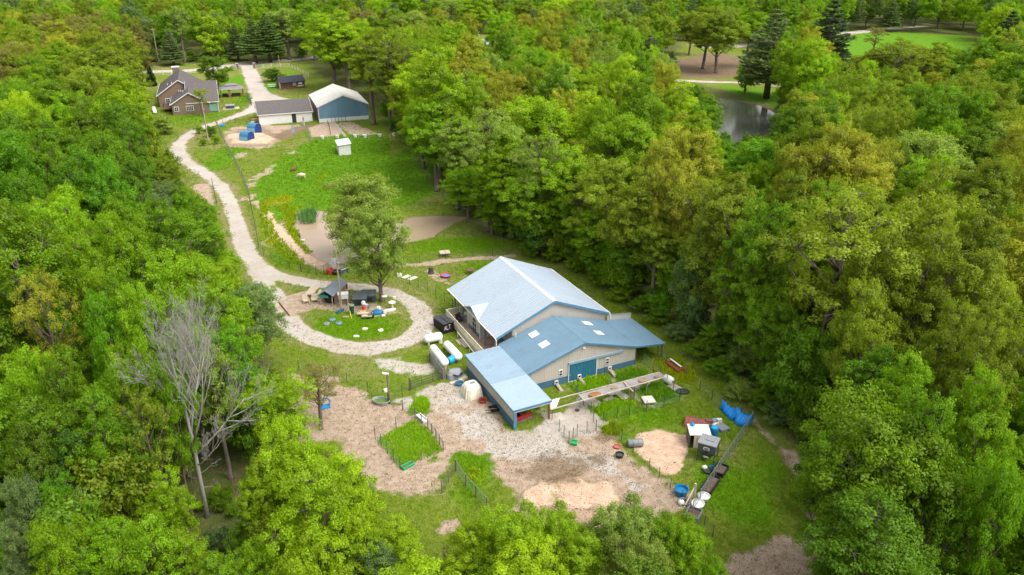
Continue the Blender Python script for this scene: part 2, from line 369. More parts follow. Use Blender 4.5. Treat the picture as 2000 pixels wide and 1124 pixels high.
c = mixc(t, msk(va.outputs['Alpha'], .7), c, lushc)
yel = mixc(t, ramp(t, nf, .40, .60), (.13, .21, .012), (.30, .36, .01)); c = mixc(t, msk(sb.outputs[0], 1.0), c, yel)
forc = mixc(t, ramp(t, nm, .35, .65), (.075, .115, .018), (.15, .12, .06)); forc = mixc(t, ramp(t, nf, .45, .7), forc, (.07, .11, .016)); c = mixc(t, msk(sb.outputs[1], .8), c, forc)
dirc = mixc(t, ramp(t, nm, .3, .7), (.36, .26, .185), (.48, .37, .28)); dirc = mixc(t, ramp(t, nf, .52, .82, 0, .4), dirc, (.22, .15, .095)); dirc = mixc(t, ramp(t, nff, .58, .72, 0, .6), dirc, (.55, .44, .34)); c = mixc(t, msk(sa.outputs[1], .75), c, dirc)
grc = mixc(t, ramp(t, nm, .3, .7), (.455, .405, .355), (.53, .48, .43)); grc = mixc(t, ramp(t, nff, .50, .72, 0, .4), grc, (.36, .325, .285)); grc = mixc(t, ramp(t, nl, .40, .62, 0, .45), grc, (.41, .33, .25)); c = mixc(t, msk(sa.outputs[0], .5), c, grc)
stc = mixc(t, ramp(t, nm, .3, .7), (.55, .365, .25), (.70, .50, .365)); stc = mixc(t, ramp(t, nf, .55, .72, 0, .8), stc, (.33, .20, .12)); c = mixc(t, msk(sa.outputs[2], .9), c, stc)
mud = mixc(t, ramp(t, nf, .3, .7), (.13, .085, .05), (.27, .19, .12)); c = mixc(t, msk(sb.outputs[2], 1.1), c, mud)
t.links.new(c, p.inputs['Base Color']); p.inputs['Roughness'].default_value = .95; p.inputs['Specular IOR Level'].default_value = .15
hh = math_(t, 'ADD', nf, math_(t, 'MULTIPLY', nff, .6)); b = N(t, 'ShaderNodeBump', Strength=.9, Distance=.14); t.links.new(hh, b.inputs['Height']); t.links.new(b.outputs[0], p.inputs['Normal'])

nx, ny = len(xs_), len(ys_)
idx = (np.arange(ny - 1)[:, None] * nx + np.arange(nx - 1)[None]).ravel()
QF = np.stack([idx, idx + 1, idx + 1 + nx, idx + nx], 1)
za = np.stack([ch['gravel'], ch['dirt'], ch['straw'], ch['lush']], 1); zb = np.stack([ch['yellow'], ch['forest'], ch['mud'], ch['dry']], 1)
V3 = np.column_stack([P2, HZ])
fz = zid[QF]; fz = np.where((fz[:, 0] == fz[:, 2]) | (fz[:, 0] == fz[:, 1]), fz[:, 0], fz[:, 1])
for zi, nm_ in enumerate(ZN):
    sel = QF[fz == zi]
    if not len(sel): continue
    u, inv = np.unique(sel, return_inverse=True)
    o = mobj(nm_, npmesh(nm_, V3[u], inv.reshape(sel.shape), mg, {'za': ('POINT', za[u]), 'zb': ('POINT', zb[u])}, smooth=True)); tag(o, kind='structure')

# water
def water(name, pts, z, col, rough, label):
    L = smooth_line([tuple(G(*q))[:2] for q in pts + pts[:1]], 5)[:-1]
    c0 = L.mean(0); L = c0 + (L - c0) * 1.06
    mb = MB(); mb.add([(x, y, z) for x, y in L], [tuple(range(len(L)))])
    m = bpy.data.materials.new(name); t, p = nodes(m)
    cc = mixc(t, ramp(t, noise(t, .12, 3), .35, .65), tuple(k * .93 for k in col), tuple(k * 1.05 for k in col)); t.links.new(cc, p.inputs['Base Color'])
    p.inputs['Roughness'].default_value = rough; p.inputs['IOR'].default_value = 1.33; p.inputs['Specular IOR Level'].default_value = .5
    b = N(t, 'ShaderNodeBump', Strength=.12, Distance=.05); t.links.new(noise(t, 2.2, 3), b.inputs['Height']); t.links.new(b.outputs[0], p.inputs['Normal'])
    o = mb.build(name, m); return tag(o, label, kind='structure')
water('pond_water', POND, -.28, (.345, .255, .175), .05, 'muddy tan pond below the pasture')
water('pond_water', PONDR, -.28, (.07, .075, .06), .10, 'dark reflecting pond among the trees')
# ------------------------------------------------------------------ trees
LEAF = {}
def leaf_material():
    m = bpy.data.materials.new('leaves'); m.use_nodes = True; t = m.node_tree; t.nodes.remove(t.nodes['Principled BSDF']); out = t.nodes['Material Output']
    oi = N(t, 'ShaderNodeObjectInfo'); at = N(t, 'ShaderNodeAttribute', attribute_name='tint')
    h = N(t, 'ShaderNodeHueSaturation'); cn = N(t, 'ShaderNodeAttribute', attribute_name='leafcol'); cn.attribute_type = 'INSTANCER'; t.links.new(cn.outputs['Color'], h.inputs['Color'])
    t.links.new(ramp_lin(t, oi.outputs['Random'], .489, .504), h.inputs['Hue'])
    rnd2 = math_(t, 'FRACT', math_(t, 'MULTIPLY', oi.outputs['Random'], 17.31))
    t.links.new(math_(t, 'MULTIPLY', ramp_lin(t, rnd2, .84, 1.14), ramp_lin(t, at.outputs['Fac'], .62, 1.38)), h.inputs['Value'])
    yl = mixc(t, ramp(t, at.outputs['Fac'], .55, 1.0, 0, .16), h.outputs[0], (.30, .30, .03))
    d = N(t, 'ShaderNodeBsdfDiffuse'); t.links.new(yl, d.inputs['Color'])
    tr = N(t, 'ShaderNodeBsdfTranslucent'); tc = mixc(t, 1.0, yl, (1.15, 1.2, .55), 'MULTIPLY'); t.links.new(tc, tr.inputs['Color'])
    mx = N(t, 'ShaderNodeMixShader', Fac=.52); t.links.new(d.outputs[0], mx.inputs[1]); t.links.new(tr.outputs[0], mx.inputs[2])
    gl = N(t, 'ShaderNodeBsdfGlossy', Roughness=.5); gl.inputs['Color'].default_value = (.9, .95, 1, 1)
    m2 = N(t, 'ShaderNodeMixShader', Fac=.012); t.links.new(mx.outputs[0], m2.inputs[1]); t.links.new(gl.outputs[0], m2.inputs[2]); t.links.new(m2.outputs[0], out.inputs['Surface'])
    return m
def ramp_lin(t, x, a, b):
    n = N(t, 'ShaderNodeMapRange'); t.links.new(x, n.inputs[0]); n.inputs[3].default_value = a; n.inputs[4].default_value = b; return n.outputs[0]
MLEAF = leaf_material()
MBARK = M('bark', (.155, .125, .10), .9, .35, 1.5, .1, bump=.6, bscale=9, stretch=(1, 1, .25))
MDEAD = M('dead_wood', (.34, .315, .28), .9, .3, 1.6, .1, bump=.5, bscale=9, stretch=(1, 1, .25))

def leaf_quads(C, Nrm, L, W, rg):
    n = len(C); r = rg.normal(size=(n, 3)); T = np.cross(Nrm, r); T /= np.linalg.norm(T, axis=1)[:, None] + 1e-9; B = np.cross(Nrm, T)
    L = L[:, None] / 2; W = W[:, None] / 2
    V = np.stack([C - T * L, C - B * W + T * L * .15 + Nrm * W * .25, C + T * L, C + B * W + T * L * .15 + Nrm * W * .25], 1).reshape(-1, 3)
    return V, np.arange(4 * n).reshape(n, 4)
def unit(v): return v / (np.linalg.norm(v, axis=-1, keepdims=True) + 1e-9)
def wood_np(mb): return mb
PROTO = {}
def make_broad(key, seed, H=20., Rr=5.6, base=.19, nlobe=23, nclump=17, nleaf=92, lsize=.245, clump_r=.62, shape='round', limbs=True, droop=0., lob=(.25, .43)):
    rg = np.random.default_rng(seed); rd = random.Random(seed)
    zc = H * (base + 1) / 2; hz = H * (1 - base) / 2
    lobes = []
    k = 0
    while len(lobes) < nlobe and k < 4000:
        k += 1
        d = unit(rg.normal(size=3)); d[2] = d[2] * .9 + .12
        f = rg.uniform(.45, .80)
        if shape == 'egg': wz = 1.0 - .55 * max(0, d[2])
        elif shape == 'vase': wz = .75 + .35 * max(0, d[2])
        else: wz = 1.0
        c = np.array([d[0] * Rr * f * wz, d[1] * Rr * f * wz, zc + d[2] * hz * f])
        lr = rg.uniform(*lob) * Rr
        if all(np.linalg.norm((c - q[0]) * [1, 1, .8]) > .52 * (lr + q[1]) * .9 for q in lobes): lobes.append((c, lr))
    lobes.append((np.array([0, 0, zc + hz * .45]), Rr * .42))
    Cs = []; Ns = []; Tn = []; clumps = []
    for c, lr in lobes:
        lt = rg.normal(0, .10)
        nc = int(nclump * (lr / (Rr * .34)) ** 2)
        for i in range(nc):
            d = unit(rg.normal(size=3))
            if d[2] < -.35: d[2] *= -.6
            d = unit(d); out = c - np.array([0, 0, zc]); q = c + d * lr * rg.uniform(.7, 1.02) * [1, 1, .85]
            cr = clump_r * rg.uniform(.55, 1.4); q[2] -= droop * rg.uniform(0, 1)
            clumps.append((q, c, cr)); m = int(nleaf * (cr / clump_r) ** 2)
            x = unit(rg.normal(size=(m, 3))) * (rg.random((m, 1)) ** .45) * cr * [1, 1, .72]
            x = x + d * (x @ d)[:, None] * .45
            Cs.append(q + x); nn = unit(x / cr * .8 + d * .45 + [0, 0, .55] + rg.normal(size=(m, 3)) * .55); Ns.append(nn)
            Tn.append(np.clip(.5 + lt + rg.normal(0, .10) + rg.normal(0, .13, m), 0, 1))
    C = np.concatenate(Cs); Nn = np.concatenate(Ns); T = np.concatenate(Tn); n = len(C)
    L = lsize * rg.uniform(.7, 1.35, n); V, F = leaf_quads(C, Nn, L, L * rg.uniform(.5, .75, n), rg)
    crown = npmesh('crown', V, F, MLEAF, {'tint': ('FACE', T)})
    mb = MB(); bend = Vector((rd.uniform(-.5, .5), rd.uniform(-.5, .5), 0))
    def tp(z): return Vector((0, 0, z)) + bend * math.sin(z / H * 2.6)
    r0 = H * .0165 + .06
    zs = [0, H * .02, H * .2, H * .4, H * .6, H * .78]; mb.tube([tp(z) for z in zs], [r0 * 1.5, r0 * 1.05, r0 * .9, r0 * .7, r0 * .42, r0 * .15], 7)
    if limbs:
        for c, lr in lobes:
            c = Vector(c); z0 = max(H * base * .75, min(H * .72, c.z - (Vector((c.x, c.y, 0)).length * .8) - 1)); p0 = tp(z0)
            mid = p0.lerp(c, .5) + Vector((rd.uniform(-.4, .4), rd.uniform(-.4, .4), -.25)); mb.tube([p0, mid, c], [r0 * .34, r0 * .22, r0 * .11], 5)
        for q, c, cr in clumps[::2]:
            mb.tube([Vector(c), Vector(c).lerp(Vector(q), .55) + Vector((rd.uniform(-.2, .2), rd.uniform(-.2, .2), .1)), Vector(q)], [r0 * .13, r0 * .085, r0 * .04], 3)
    trunk = mb.build('trunk', MBARK, smooth=True); tm = trunk.data; bpy.data.objects.remove(trunk)
    PROTO[key] = (tm, crown, H, Rr)
make_broad('broad0', 1)
make_broad('broad1', 2, H=21, Rr=6.0, base=.16, nlobe=24, shape='round')
make_broad('broad2', 3, H=22, Rr=5.4, base=.24, nlobe=21, shape='vase')
make_broad('broad3', 4, H=18, Rr=5.8, base=.14, nlobe=25, nclump=15, clump_r=.66)
make_broad('egg', 5, H=15, Rr=4.6, base=-.22, nlobe=34, nclump=15, shape='egg', clump_r=.5, nleaf=80)
make_broad('airy0', 6, H=23, Rr=6.2, base=.28, nlobe=20, nclump=10, nleaf=62, clump_r=.6)
make_broad('airy1', 8, H=21, Rr=5.4, base=.20, nlobe=19, nclump=9, nleaf=50, clump_r=.6, shape='vase')
make_broad('willow', 9, H=15, Rr=5.2, base=.06, nlobe=26, nclump=16, nleaf=80, clump_r=.6, lsize=.22, droop=.7)
make_broad('bush0', 11, H=4.5, Rr=2.6, base=.0, nlobe=13, nclump=11, nleaf=60, clump_r=.4, lsize=.20, limbs=False, lob=(.3, .5))
make_broad('bush1', 12, H=6.5, Rr=3.0, base=.05, nlobe=15, nclump=11, nleaf=62, clump_r=.42, lsize=.21, limbs=True, lob=(.28, .46), droop=.2)
make_broad('bush2', 13, H=3.2, Rr=2.2, base=.0, nlobe=11, nclump=10, nleaf=55, clump_r=.36, lsize=.17, limbs=False, lob=(.32, .5))
make_broad('sapling', 14, H=7, Rr=1.6, base=.3, nlobe=7, nclump=5, nleaf=24, clump_r=.5, lsize=.2, lob=(.4, .6))

def make_pine(key, seed, H=19., Rr=4.2, first=.16, layers=15, curve=.8, lift=.10):
    rg = np.random.default_rng(seed); Cs = []; Ts = []; Tn = []; mb = MB(); r0 = H * .016 + .05
    mb.tube([(0, 0, 0), (0, 0, H * .3), (0, 0, H * .7), (0, 0, H * .98)], [r0 * 1.3, r0, r0 * .6, r0 * .1], 7)
    for i in range(layers):
        f = i / (layers - 1); z = H * (first + (1 - first) * f ** .95 * .97); rl = Rr * (1 - f) ** curve * rg.uniform(.82, 1.12) + .25
        nb = int(9 - 4 * f)
        a0 = rg.uniform(0, 6.28)
        for b in range(nb):
            a = a0 + 6.283 * b / nb + rg.normal(0, .18); rb = rl * rg.uniform(.7, 1.1); dz = rb * (lift + .3 * f) + rg.normal(0, .1)
            tip = np.array([math.cos(a) * rb, math.sin(a) * rb, z + dz]); root = np.array([0, 0, z])
            mb.bar(root, tip, .10 * (1 - f) + .04, r2=.02, n=3, cap=False)
            lt = rg.normal(0, .1)
            m = int(30 + 75 * (1 - f) * rb / Rr * 2.2)
            s = rg.random(m) ** .6; s = .25 + .78 * s
            side = rg.normal(0, .20, m) * rb * (1.15 - s * .55)
            cpos = root + (tip - root) * s[:, None] + np.stack([-math.sin(a) * side, math.cos(a) * side, rg.normal(0, .12, m) - .10 * np.abs(side)], 1)
            dirs = np.stack([math.cos(a) + rg.normal(0, .6, m), math.sin(a) + rg.normal(0, .6, m), .35 + rg.normal(0, .35, m)], 1)
            Cs.append(cpos); Ts.append(unit(dirs)); Tn.append(np.clip(.45 + lt + rg.normal(0, .14, m), 0, 1))
    C = np.concatenate(Cs); T = np.concatenate(Ts); tn = np.concatenate(Tn); n = len(C)
    L = rg.uniform(.45, .85, n)[:, None]; Bv = unit(np.cross(T, rg.normal(size=(n, 3)))); W = rg.uniform(.10, .2, n)[:, None]
    V = np.stack([C - T * L * .4, C + Bv * W, C + T * L * .6, C - Bv * W], 1).reshape(-1, 3)
    crown = npmesh('crown', V, np.arange(4 * n).reshape(n, 4), MLEAF, {'tint': ('FACE', tn)})
    tr = mb.build('trunk', MBARK, smooth=True); tm = tr.data; bpy.data.objects.remove(tr); PROTO[key] = (tm, crown, H, Rr)
make_pine('pine0', 21); make_pine('pine1', 22, H=22, Rr=4.6, first=.2, layers=16, curve=.7, lift=.18); make_pine('spruce', 23, H=8, Rr=1.7, first=.04, layers=14, curve=1.0, lift=-.1)

def make_bare(key, seed, H=19., spread=5.5, levels=4, mat=MDEAD, n0=9, r0=.34, lean=(.0, .0), wide=1.0):
    rd = random.Random(seed); mb = MB()
    def grow(p, d, L, r, lev):
        pts = [p]; q = p; dd = d
        for i in range(3):
            dd = (dd + Vector((rd.gauss(0, .16), rd.gauss(0, .16), rd.gauss(.05, .1)))).normalized(); q = q + dd * L / 3; pts.append(q)
        mb.tube(pts, [r, r * .82, r * .62, r * .4], 5 if lev < 2 else 3)
        r = max(r, .05)
        if lev >= levels: return
        for i in range(rd.choice((3, 4)) if lev else n0):
            f = rd.uniform(.35, 1) if lev else rd.uniform(.28, 1.0)
            k = min(2, int(f * 3)); b = pts[k].lerp(pts[k + 1], f * 3 - k if f < 1 else 1)
            az = rd.uniform(0, 6.283); sp = rd.uniform(.5, .95)
            nd = (dd * (1 - sp * .5) + Vector((math.cos(az), math.sin(az), .25)) * sp).normalized()
            grow(b, nd, L * rd.uniform(.42, .66) * (.62 * wide if lev == 0 else 1), r * .42 * (1.15 - f * .3), lev + 1)
    grow(Vector((0, 0, 0)), Vector((lean[0], lean[1], 1)).normalized(), H * .72, r0, 0)
    tr = mb.build('trunk', mat, smooth=True); tm = tr.data; bpy.data.objects.remove(tr); PROTO[key] = (tm, None, H, spread)
def make_snag(key, seed, H=20.):
    rd = random.Random(seed); mb = MB(); tr = [Vector(p) for p in ((0, 0, 0), (.1, 0, 4), (.15, .1, 8), (.05, .15, 11), (-.25, .2, 14.5), (-.5, .1, 18))]
    mb.tube(tr, [.40, .30, .26, .20, .13, .04], 8)
    def limb(p, d, L, r, lev):
        r = r if lev else r * .72
        pts = [p]; q = p; dd = d
        for i in range(4):
            dd = (dd + Vector((rd.gauss(0, .13), rd.gauss(0, .13), .06 + rd.gauss(0, .08)))).normalized(); q = q + dd * L / 4; pts.append(q)
        mb.tube(pts, [r, r * .85, r * .66, r * .48, r * .3], 6 if lev < 1 else 4 if lev < 2 else 3)
        if lev >= 4: return
        for i in range((8, 5, 4, 3)[lev]):
            f = rd.uniform(.3, 1) * 3.99; k = int(f); b = pts[k].lerp(pts[k + 1], f - k); side = dd.cross(Vector((rd.gauss(0, 1), rd.gauss(0, 1), rd.gauss(0, 1)))).normalized()
            limb(b, (dd * .8 + side * rd.uniform(.35, .75) + Vector((0, 0, .15))).normalized(), L * rd.uniform(.36, .58), max(.014, r * .42), lev + 1)
    for z, az, el, L, r in ((7, 15, 35, 9.5, .2), (8.2, -10, 48, 11, .24), (9.0, 28, 55, 9.5, .2), (10, 160, 42, 4.5, .13), (10.5, 60, 50, 8, .15), (11.5, 200, 48, 6.5, .13), (12.5, 5, 60, 7.5, .14), (13, 120, 58, 5.5, .1), (13.5, -60, 52, 6, .11), (14.5, 190, 60, 5, .09), (15, 40, 65, 5, .08), (6, -30, 12, 5.0, .12), (4.2, 170, 8, 2.2, .09), (3.4, 20, -8, 1.8, .07), (5, 10, 10, 2.4, .08)):
        a, e = R(az), R(el); limb(Vector((.1, .1, z)), Vector((math.cos(a) * math.cos(e), math.sin(a) * math.cos(e), math.sin(e))), L, r, 0 if L > 3 else 2)
    t_ = mb.build('trunk', MDEAD, smooth=True); tm = t_.data; bpy.data.objects.remove(t_); PROTO[key] = (tm, None, H, 7.0)
make_snag('dead0', 31); make_bare('dead1', 33, H=9, n0=9, r0=.12, levels=4, mat=M('brown_twigs', (.21, .145, .10), .9, .3)); make_bare('bare_sap', 35, H=8, n0=8, r0=.07, levels=3, mat=MBARK)

KB = 1.35
KIND = {'L': (.240, .355, .008), 'l': (.180, .305, .006), 'G': (.262, .282, .022), 'O': (.176, .236, .013), 'M': (.128, .238, .006), 'm': (.104, .196, .008), 'D': (.065, .145, .012),
        'S': (.205, .285, .045), 's': (.130, .200, .060), 'P': (.135, .185, .075), 'p': (.065, .105, .048), 'B': (.208, .195, .050), 'E': (.105, .245, .006)}
KIND = {k: tuple(c * KB for c in v) for k, v in KIND.items()}
KNAME = {'L': 'bright lime green', 'l': 'fresh green', 'G': 'golden olive', 'O': 'olive green', 'M': 'mid green', 'm': 'deep green', 'D': 'dark green', 'S': 'silvery pale green', 's': 'grey green', 'P': 'grey green', 'p': 'dark blue green', 'B': 'brownish olive', 'E': 'emerald green'}
TREES = []      # dicts
def put(x, y, h, r, kind, proto, label=None, group=None, name=None, rot=None):
    if proto[:4] in ('broa', 'airy', 'will', 'pine'): r = min(r, h * .40)
    TREES.append(dict(x=x, y=y, h=h, r=r, k=kind, p=proto, label=label, group=group, name=name, rot=rot))
rt = random.Random(99)
def inside(P, q):
    P = np.atleast_2d(P); c = np.zeros(len(P), bool); n = len(q)
    for i in range(n):
        a = q[i]; b = q[(i + 1) % n]
        c ^= ((a[1] > P[:, 1]) != (b[1] > P[:, 1])) & (P[:, 0] < (b[0] - a[0]) * (P[:, 1] - a[1]) / (b[1] - a[1] + 1e-12) + a[0])
    return c
YARDC = GN([(275,150),(300,128),(600,122),(640,160),(735,215),(760,250),(800,292),(850,372),(930,452),(1000,470),(1040,498),(1120,512),(1255,598),(1360,652),(1455,738),(1535,803),(1580,875),(1605,960),(1610,1060),(1400,1075),(1330,1010),(1000,1000),(740,985),(560,760),(545,690),(480,560),(430,470),(360,370),(308,320),(275,225)])
def T(cx, ytop, hw, kind, h, proto=None, label=None, name=None):
    """crown whose top was surveyed at (cx, ytop), half width hw in photograph pixels, tree height h"""
    while h > 2.6 and inside(tuple(G(cx, ytop + hw * .12, h * .96))[:2], YARDC)[0]: h -= .7
    q = G(cx, ytop + hw * .12, h * .96); dep = q.y * math.cos(PITCH) + (CAMH - q.z) * math.sin(PITCH)
    put(q.x, q.y, h, hw * dep / FPX, kind, proto or rt.choice(('broad0', 'broad1', 'broad2', 'broad3')), label, None, name)
def BT(bx, by, ytop, hw, kind, proto, label=None, name=None):
    """tree whose foot was surveyed at (bx, by) on the ground and whose top reaches ytop"""
    q = G(bx, by); c, s = math.cos(PITCH), math.sin(PITCH); k = (ytop - 562) / FPX
    # v/d = k -> (-y s - zz c) = k (y c - zz s)
    zz = -(q.y * s + k * q.y * c) / (c - k * s); h = zz + CAMH
    dep = q.y * c - (h * .6 - CAMH) * s
    put(q.x, q.y, h, hw * dep / FPX, kind, proto, label, None, name)
# trees one can point at, surveyed one by one
BT(424,119,30,36,'L','bush1','bright lime egg shaped tree standing by the road behind the house')
BT(424,173,109,35,'m','bush1','dense dark green round tree between house roof and driveway')
BT(297,168,124,9,'p','spruce','small dark spruce at the far left corner of the brown house','spruce_tree')
BT(398,228,170,15,'O','sapling','thin yellowish young tree in front of the brown house gable')
BT(745,588,380,68,'S','willow','green tree standing in the grass island beside the pond')
BT(716,510,318,84,'S','willow','tall pale willowy tree leaning over the muddy pond')
BT(862,362,88,66,'L','broad0','tall bright green tree with bare foot at the pasture right edge')
BT(956,452,200,62,'S','airy0','open crowned grey green tree with leaning trunk beside the pond meadow')
BT(905,405,215,48,'l','broad2'); BT(828,330,190,50,'l','broad1'); BT(800,285,150,40,'O','broad3')
BT(730,243,50,62,'O','broad2','olive tree with tall trunks at the right side of the blue building')
BT(655,178,15,62,'L','broad1','large lime tree hanging over the white roof of the blue building')
BT(770,255,45,60,'O','airy0'); BT(775,250,90,40,'O','broad2')
BT(533,160,134,22,'m','bush1','dark round shrub beside the upper driveway near the black roofed shed','shrub')
BT(413,268,247,11,'m','bush2','small dark shrub between the driveway bend and pasture fence','shrub')
BT(390,262,246,9,'l','bush2'); BT(424,282,266,8,'l','bush2'); BT(398,285,272,7,'M','bush2')
BT(322,262,230,22,'S','bush1','pale silvery shrub beside the driveway bend below the house','shrub')
BT(369,380,297,12,'B','bare_sap','nearly bare young tree at the left edge of the curving driveway'); BT(338,345,300,8,'B','bare_sap','thin bare sapling on the verge where the driveway bends','sapling')
BT(627,838,706,56,'B','airy1','thin brownish airy tree over the trodden earth below the loop')
BT(432,1000,975,14,'m','bush2'); BT(446,985,955,16,'M','bush2'); BT(392,1000,978,13,'M','bush2'); BT(425,968,948,12,'l','bush2'); BT(455,1008,985,14,'l','bush2'); BT(416,985,966,10,'M','bush2')
BT(405,1010,642,98,'B','dead0','large grey dead tree with bare branches in the lower left woods','dead_tree')
BT(378,968,830,42,'B','dead1','small brown leafless tree left of the large dead tree','dead_tree')
BT(470,985,905,26,'B','dead1','small grey brown leafless tree right of the dead tree','dead_tree'); BT(868,1135,1045,30,'B','dead1','dark leafless shrub at the bottom edge of the photo','shrub')
BT(1578,778,340,150,'O','airy0','tall open oak with a bare grey trunk in the right woods')
BT(1354,615,320,78,'O','airy1','tall slender olive tree with straight trunk right of the barn')
BT(1398,143,10,50,'O','broad3','umbrella shaped olive tree on the brown leaf litter bank'); BT(1345,108,18,40,'O','broad3'); BT(1372,135,14,44,'O','broad0'); BT(1455,132,16,42,'l','broad2')
BT(1454,182,120,28,'l','bush1','small vase shaped green tree on the bank above the dark pond')
BT(1496,193,18,62,'P','pine1','grey green pine with a tall trunk beside the dark pond','pine_tree'); BT(1605,168,0,64,'p','pine0','dark blue green pine right of the dark pond','pine_tree')
BT(1738,215,70,62,'O','airy0','olive tree with forked bare limbs in front of the lawn'); BT(1690,208,88,52,'O','broad2'); BT(1790,205,84,56,'O','broad1'); BT(1735,180,78,50,'l','broad2')
BT(1035,122,38,52,'P','pine1','grey green pine right of the far low house','pine_tree'); BT(1176,172,84,60,'P','pine0','broad grey green pine behind the middle woods','pine_tree'); BT(1262,178,68,64,'P','pine1','grey green pine with upswept boughs in the middle woods','pine_tree')
BT(1948,150,22,46,'p','pine0','dark pine close to the upper right corner of the photo','pine_tree'); BT(1968,165,68,48,'p','pine1','dark pine leaning at the right edge beside the lawn','pine_tree')
BT(881,92,-15,42,'S','airy1','pale tree with a white trunk left of the far low house'); BT(929,98,-15,48,'l','broad2','round green tree standing before the far low house')
BT(858,95,58,20,'D','bush1','dark evergreen shrub left of the far low house','shrub')
BT(340,128,58,24,'P','pine0','grey green pine behind the roadside fence by the house','pine_tree'); BT(362,122,2,34,'S','airy1'); BT(292,122,22,30,'s','airy1'); BT(500,124,38,34,'s','pine1','grey green pine right of the driveway gate','pine_tree'); BT(528,122,26,34,'s','pine1','tall dark pine above the white rail fence','pine_tree')
BT(466,119,48,22,'P','pine0','small grey pine left of the driveway gate','pine_tree'); BT(566,117,5,46,'S','airy1'); BT(615,118,8,44,'M','broad0')
for a in ((1690,56,8,30,'M'),(1735,53,2,32,'l'),(1785,52,6,30,'M'),(1830,56,4,34,'l'),(1880,60,8,32,'M'),(1650,58,6,28,'l'),(1925,66,12,32,'M'),(1470,88,10,26,'M'),(1510,86,8,26,'l'),(1420,82,6,26,'M')): BT(*a, rt.choice(('broad0', 'broad3', 'broad1')))
for a in ((1762,200,74,50,'O','airy1'),(1812,182,82,50,'l','broad0'),(1850,172,92,44,'M','broad3'),(1668,185,100,40,'O','airy1'),(1310,150,100,34,'P','pine0'),(1300,168,110,34,'s','willow')): BT(*a)
for a in ((300,121,98,16,'m'),(377,120,100,15,'M'),(405,119,102,14,'m'),(446,117,98,15,'m'),(545,116,96,15,'M'),(590,114,94,16,'m'),(640,113,92,17,'M'),(680,108,88,17,'m'),(268,124,100,16,'M')): BT(*a, 'bush1', None, 'shrub')
for a in ((190,18,46,'B',21),(115,40,46,'G',22),(20,80,46,'B',22),(170,82,50,'O',22),(228,88,46,'O',21),(246,58,38,'B',21),(100,74,45,'l',22),(160,128,50,'O',22),(236,122,46,'O',20),(250,150,36,'O',19),
          (70,105,50,'M',22),(45,142,48,'l',22),(108,150,50,'M',22),(147,192,52,'M',23),(228,204,48,'m',21),(45,195,52,'l',22),(95,220,52,'M',22),(196,250,52,'M',22),(246,240,40,'m',20),(28,250,50,'l',22),(147,292,58,'E',22),(192,303,52,'E',21),(80,265,52,'M',22),(248,303,46,'m',19),(42,346,56,'E',21),(105,362,58,'l',21),
          (95,378,76,'l',22),(225,410,62,'l',21),(161,466,54,'l',21),(18,440,50,'E',21),(312,388,74,'M',19),(372,398,60,'M',15),(228,522,44,'M',20),(262,556,54,'l',20),(380,490,56,'L',15),(436,500,36,'L',11),(425,545,82,'l',17),(343,585,72,'l',18),(196,588,54,'E',19),(245,662,56,'l',18),(308,698,56,'M',17),(42,683,56,'l',18),(120,685,56,'M',18),(210,716,54,'M',17),(298,722,44,'l',15),(440,630,60,'E',15),
          (70,755,74,'M',17),(170,780,64,'M',16),(238,800,54,'m',14),(28,815,56,'m',16),(120,830,60,'D',14),(32,925,46,'s',13),(105,922,50,'E',12),(312,925,56,'l',12),(21,1020,50,'s',12),(105,1012,66,'l',13),(190,1003,66,'l',13),(266,1022,82,'l',13),(345,1035,72,'l',12),(420,1065,60,'l',11)):
    T(a[0], a[1], a[2], a[3], a[4])
T(60,524,60,'G',20,'airy0','golden olive tree standing alone in colour among the left woods'); T(165,528,34,'E',20,'egg','emerald narrow tree beside the golden olive one at left')
T(400,655,66,'S',16,'airy1','pale airy tree with many bare twigs below the driveway loop'); T(266,748,62,'O',16,'airy0'); T(133,944,58,'S',11,'airy1'); T(217,938,34,'O',9,'bush1'); T(215,880,36,'B',9,'airy1')
T(512,545,28,'l',9,'airy1','light twiggy tree reaching over the driveway fork')
T(560,828,76,'L',15,'broad3','big lime tree at the lower left of the dirt yard'); T(652,868,78,'L',14,'broad1','lime tree right beside the trodden dirt pen'); T(590,925,98,'L',15,'broad0'); T(498,876,54,'L',14,'broad2')
for a in ((472,1000,44,'M',9),(508,1040,64,'l',11),(600,1040,76,'L',12),(685,985,56,'L',11),(720,1045,66,'l',9),(790,1060,56,'L',8),(700,1010,66,'L',10),(765,1020,54,'L',8),(1000,988,78,'L',11),(930,1025,62,'L',9),(960,1070,60,'l',8),(1085,988,60,'L',9),(1035,1072,90,'L',10),(1125,1042,66,'L',9),(1228,978,76,'S',10),(1298,992,62,'M',10),(1245,1050,80,'S',10),(1338,1012,56,'l',9),(1390,1085,44,'l',6),(880,1100,40,'l',5)):
    T(a[0], a[1], a[2], a[3], a[4], rt.choice(('broad3', 'willow', 'broad0')))
T(1740,765,150,'M',19,'broad3','huge dark green tree filling the lower right of the photo'); T(1665,840,95,'M',16,'broad1'); T(1840,860,100,'M',17,'willow'); T(1740,985,140,'m',15,'broad0','dark green tree under the huge one at the lower right'); T(1660,1045,60,'m',9,'willow')
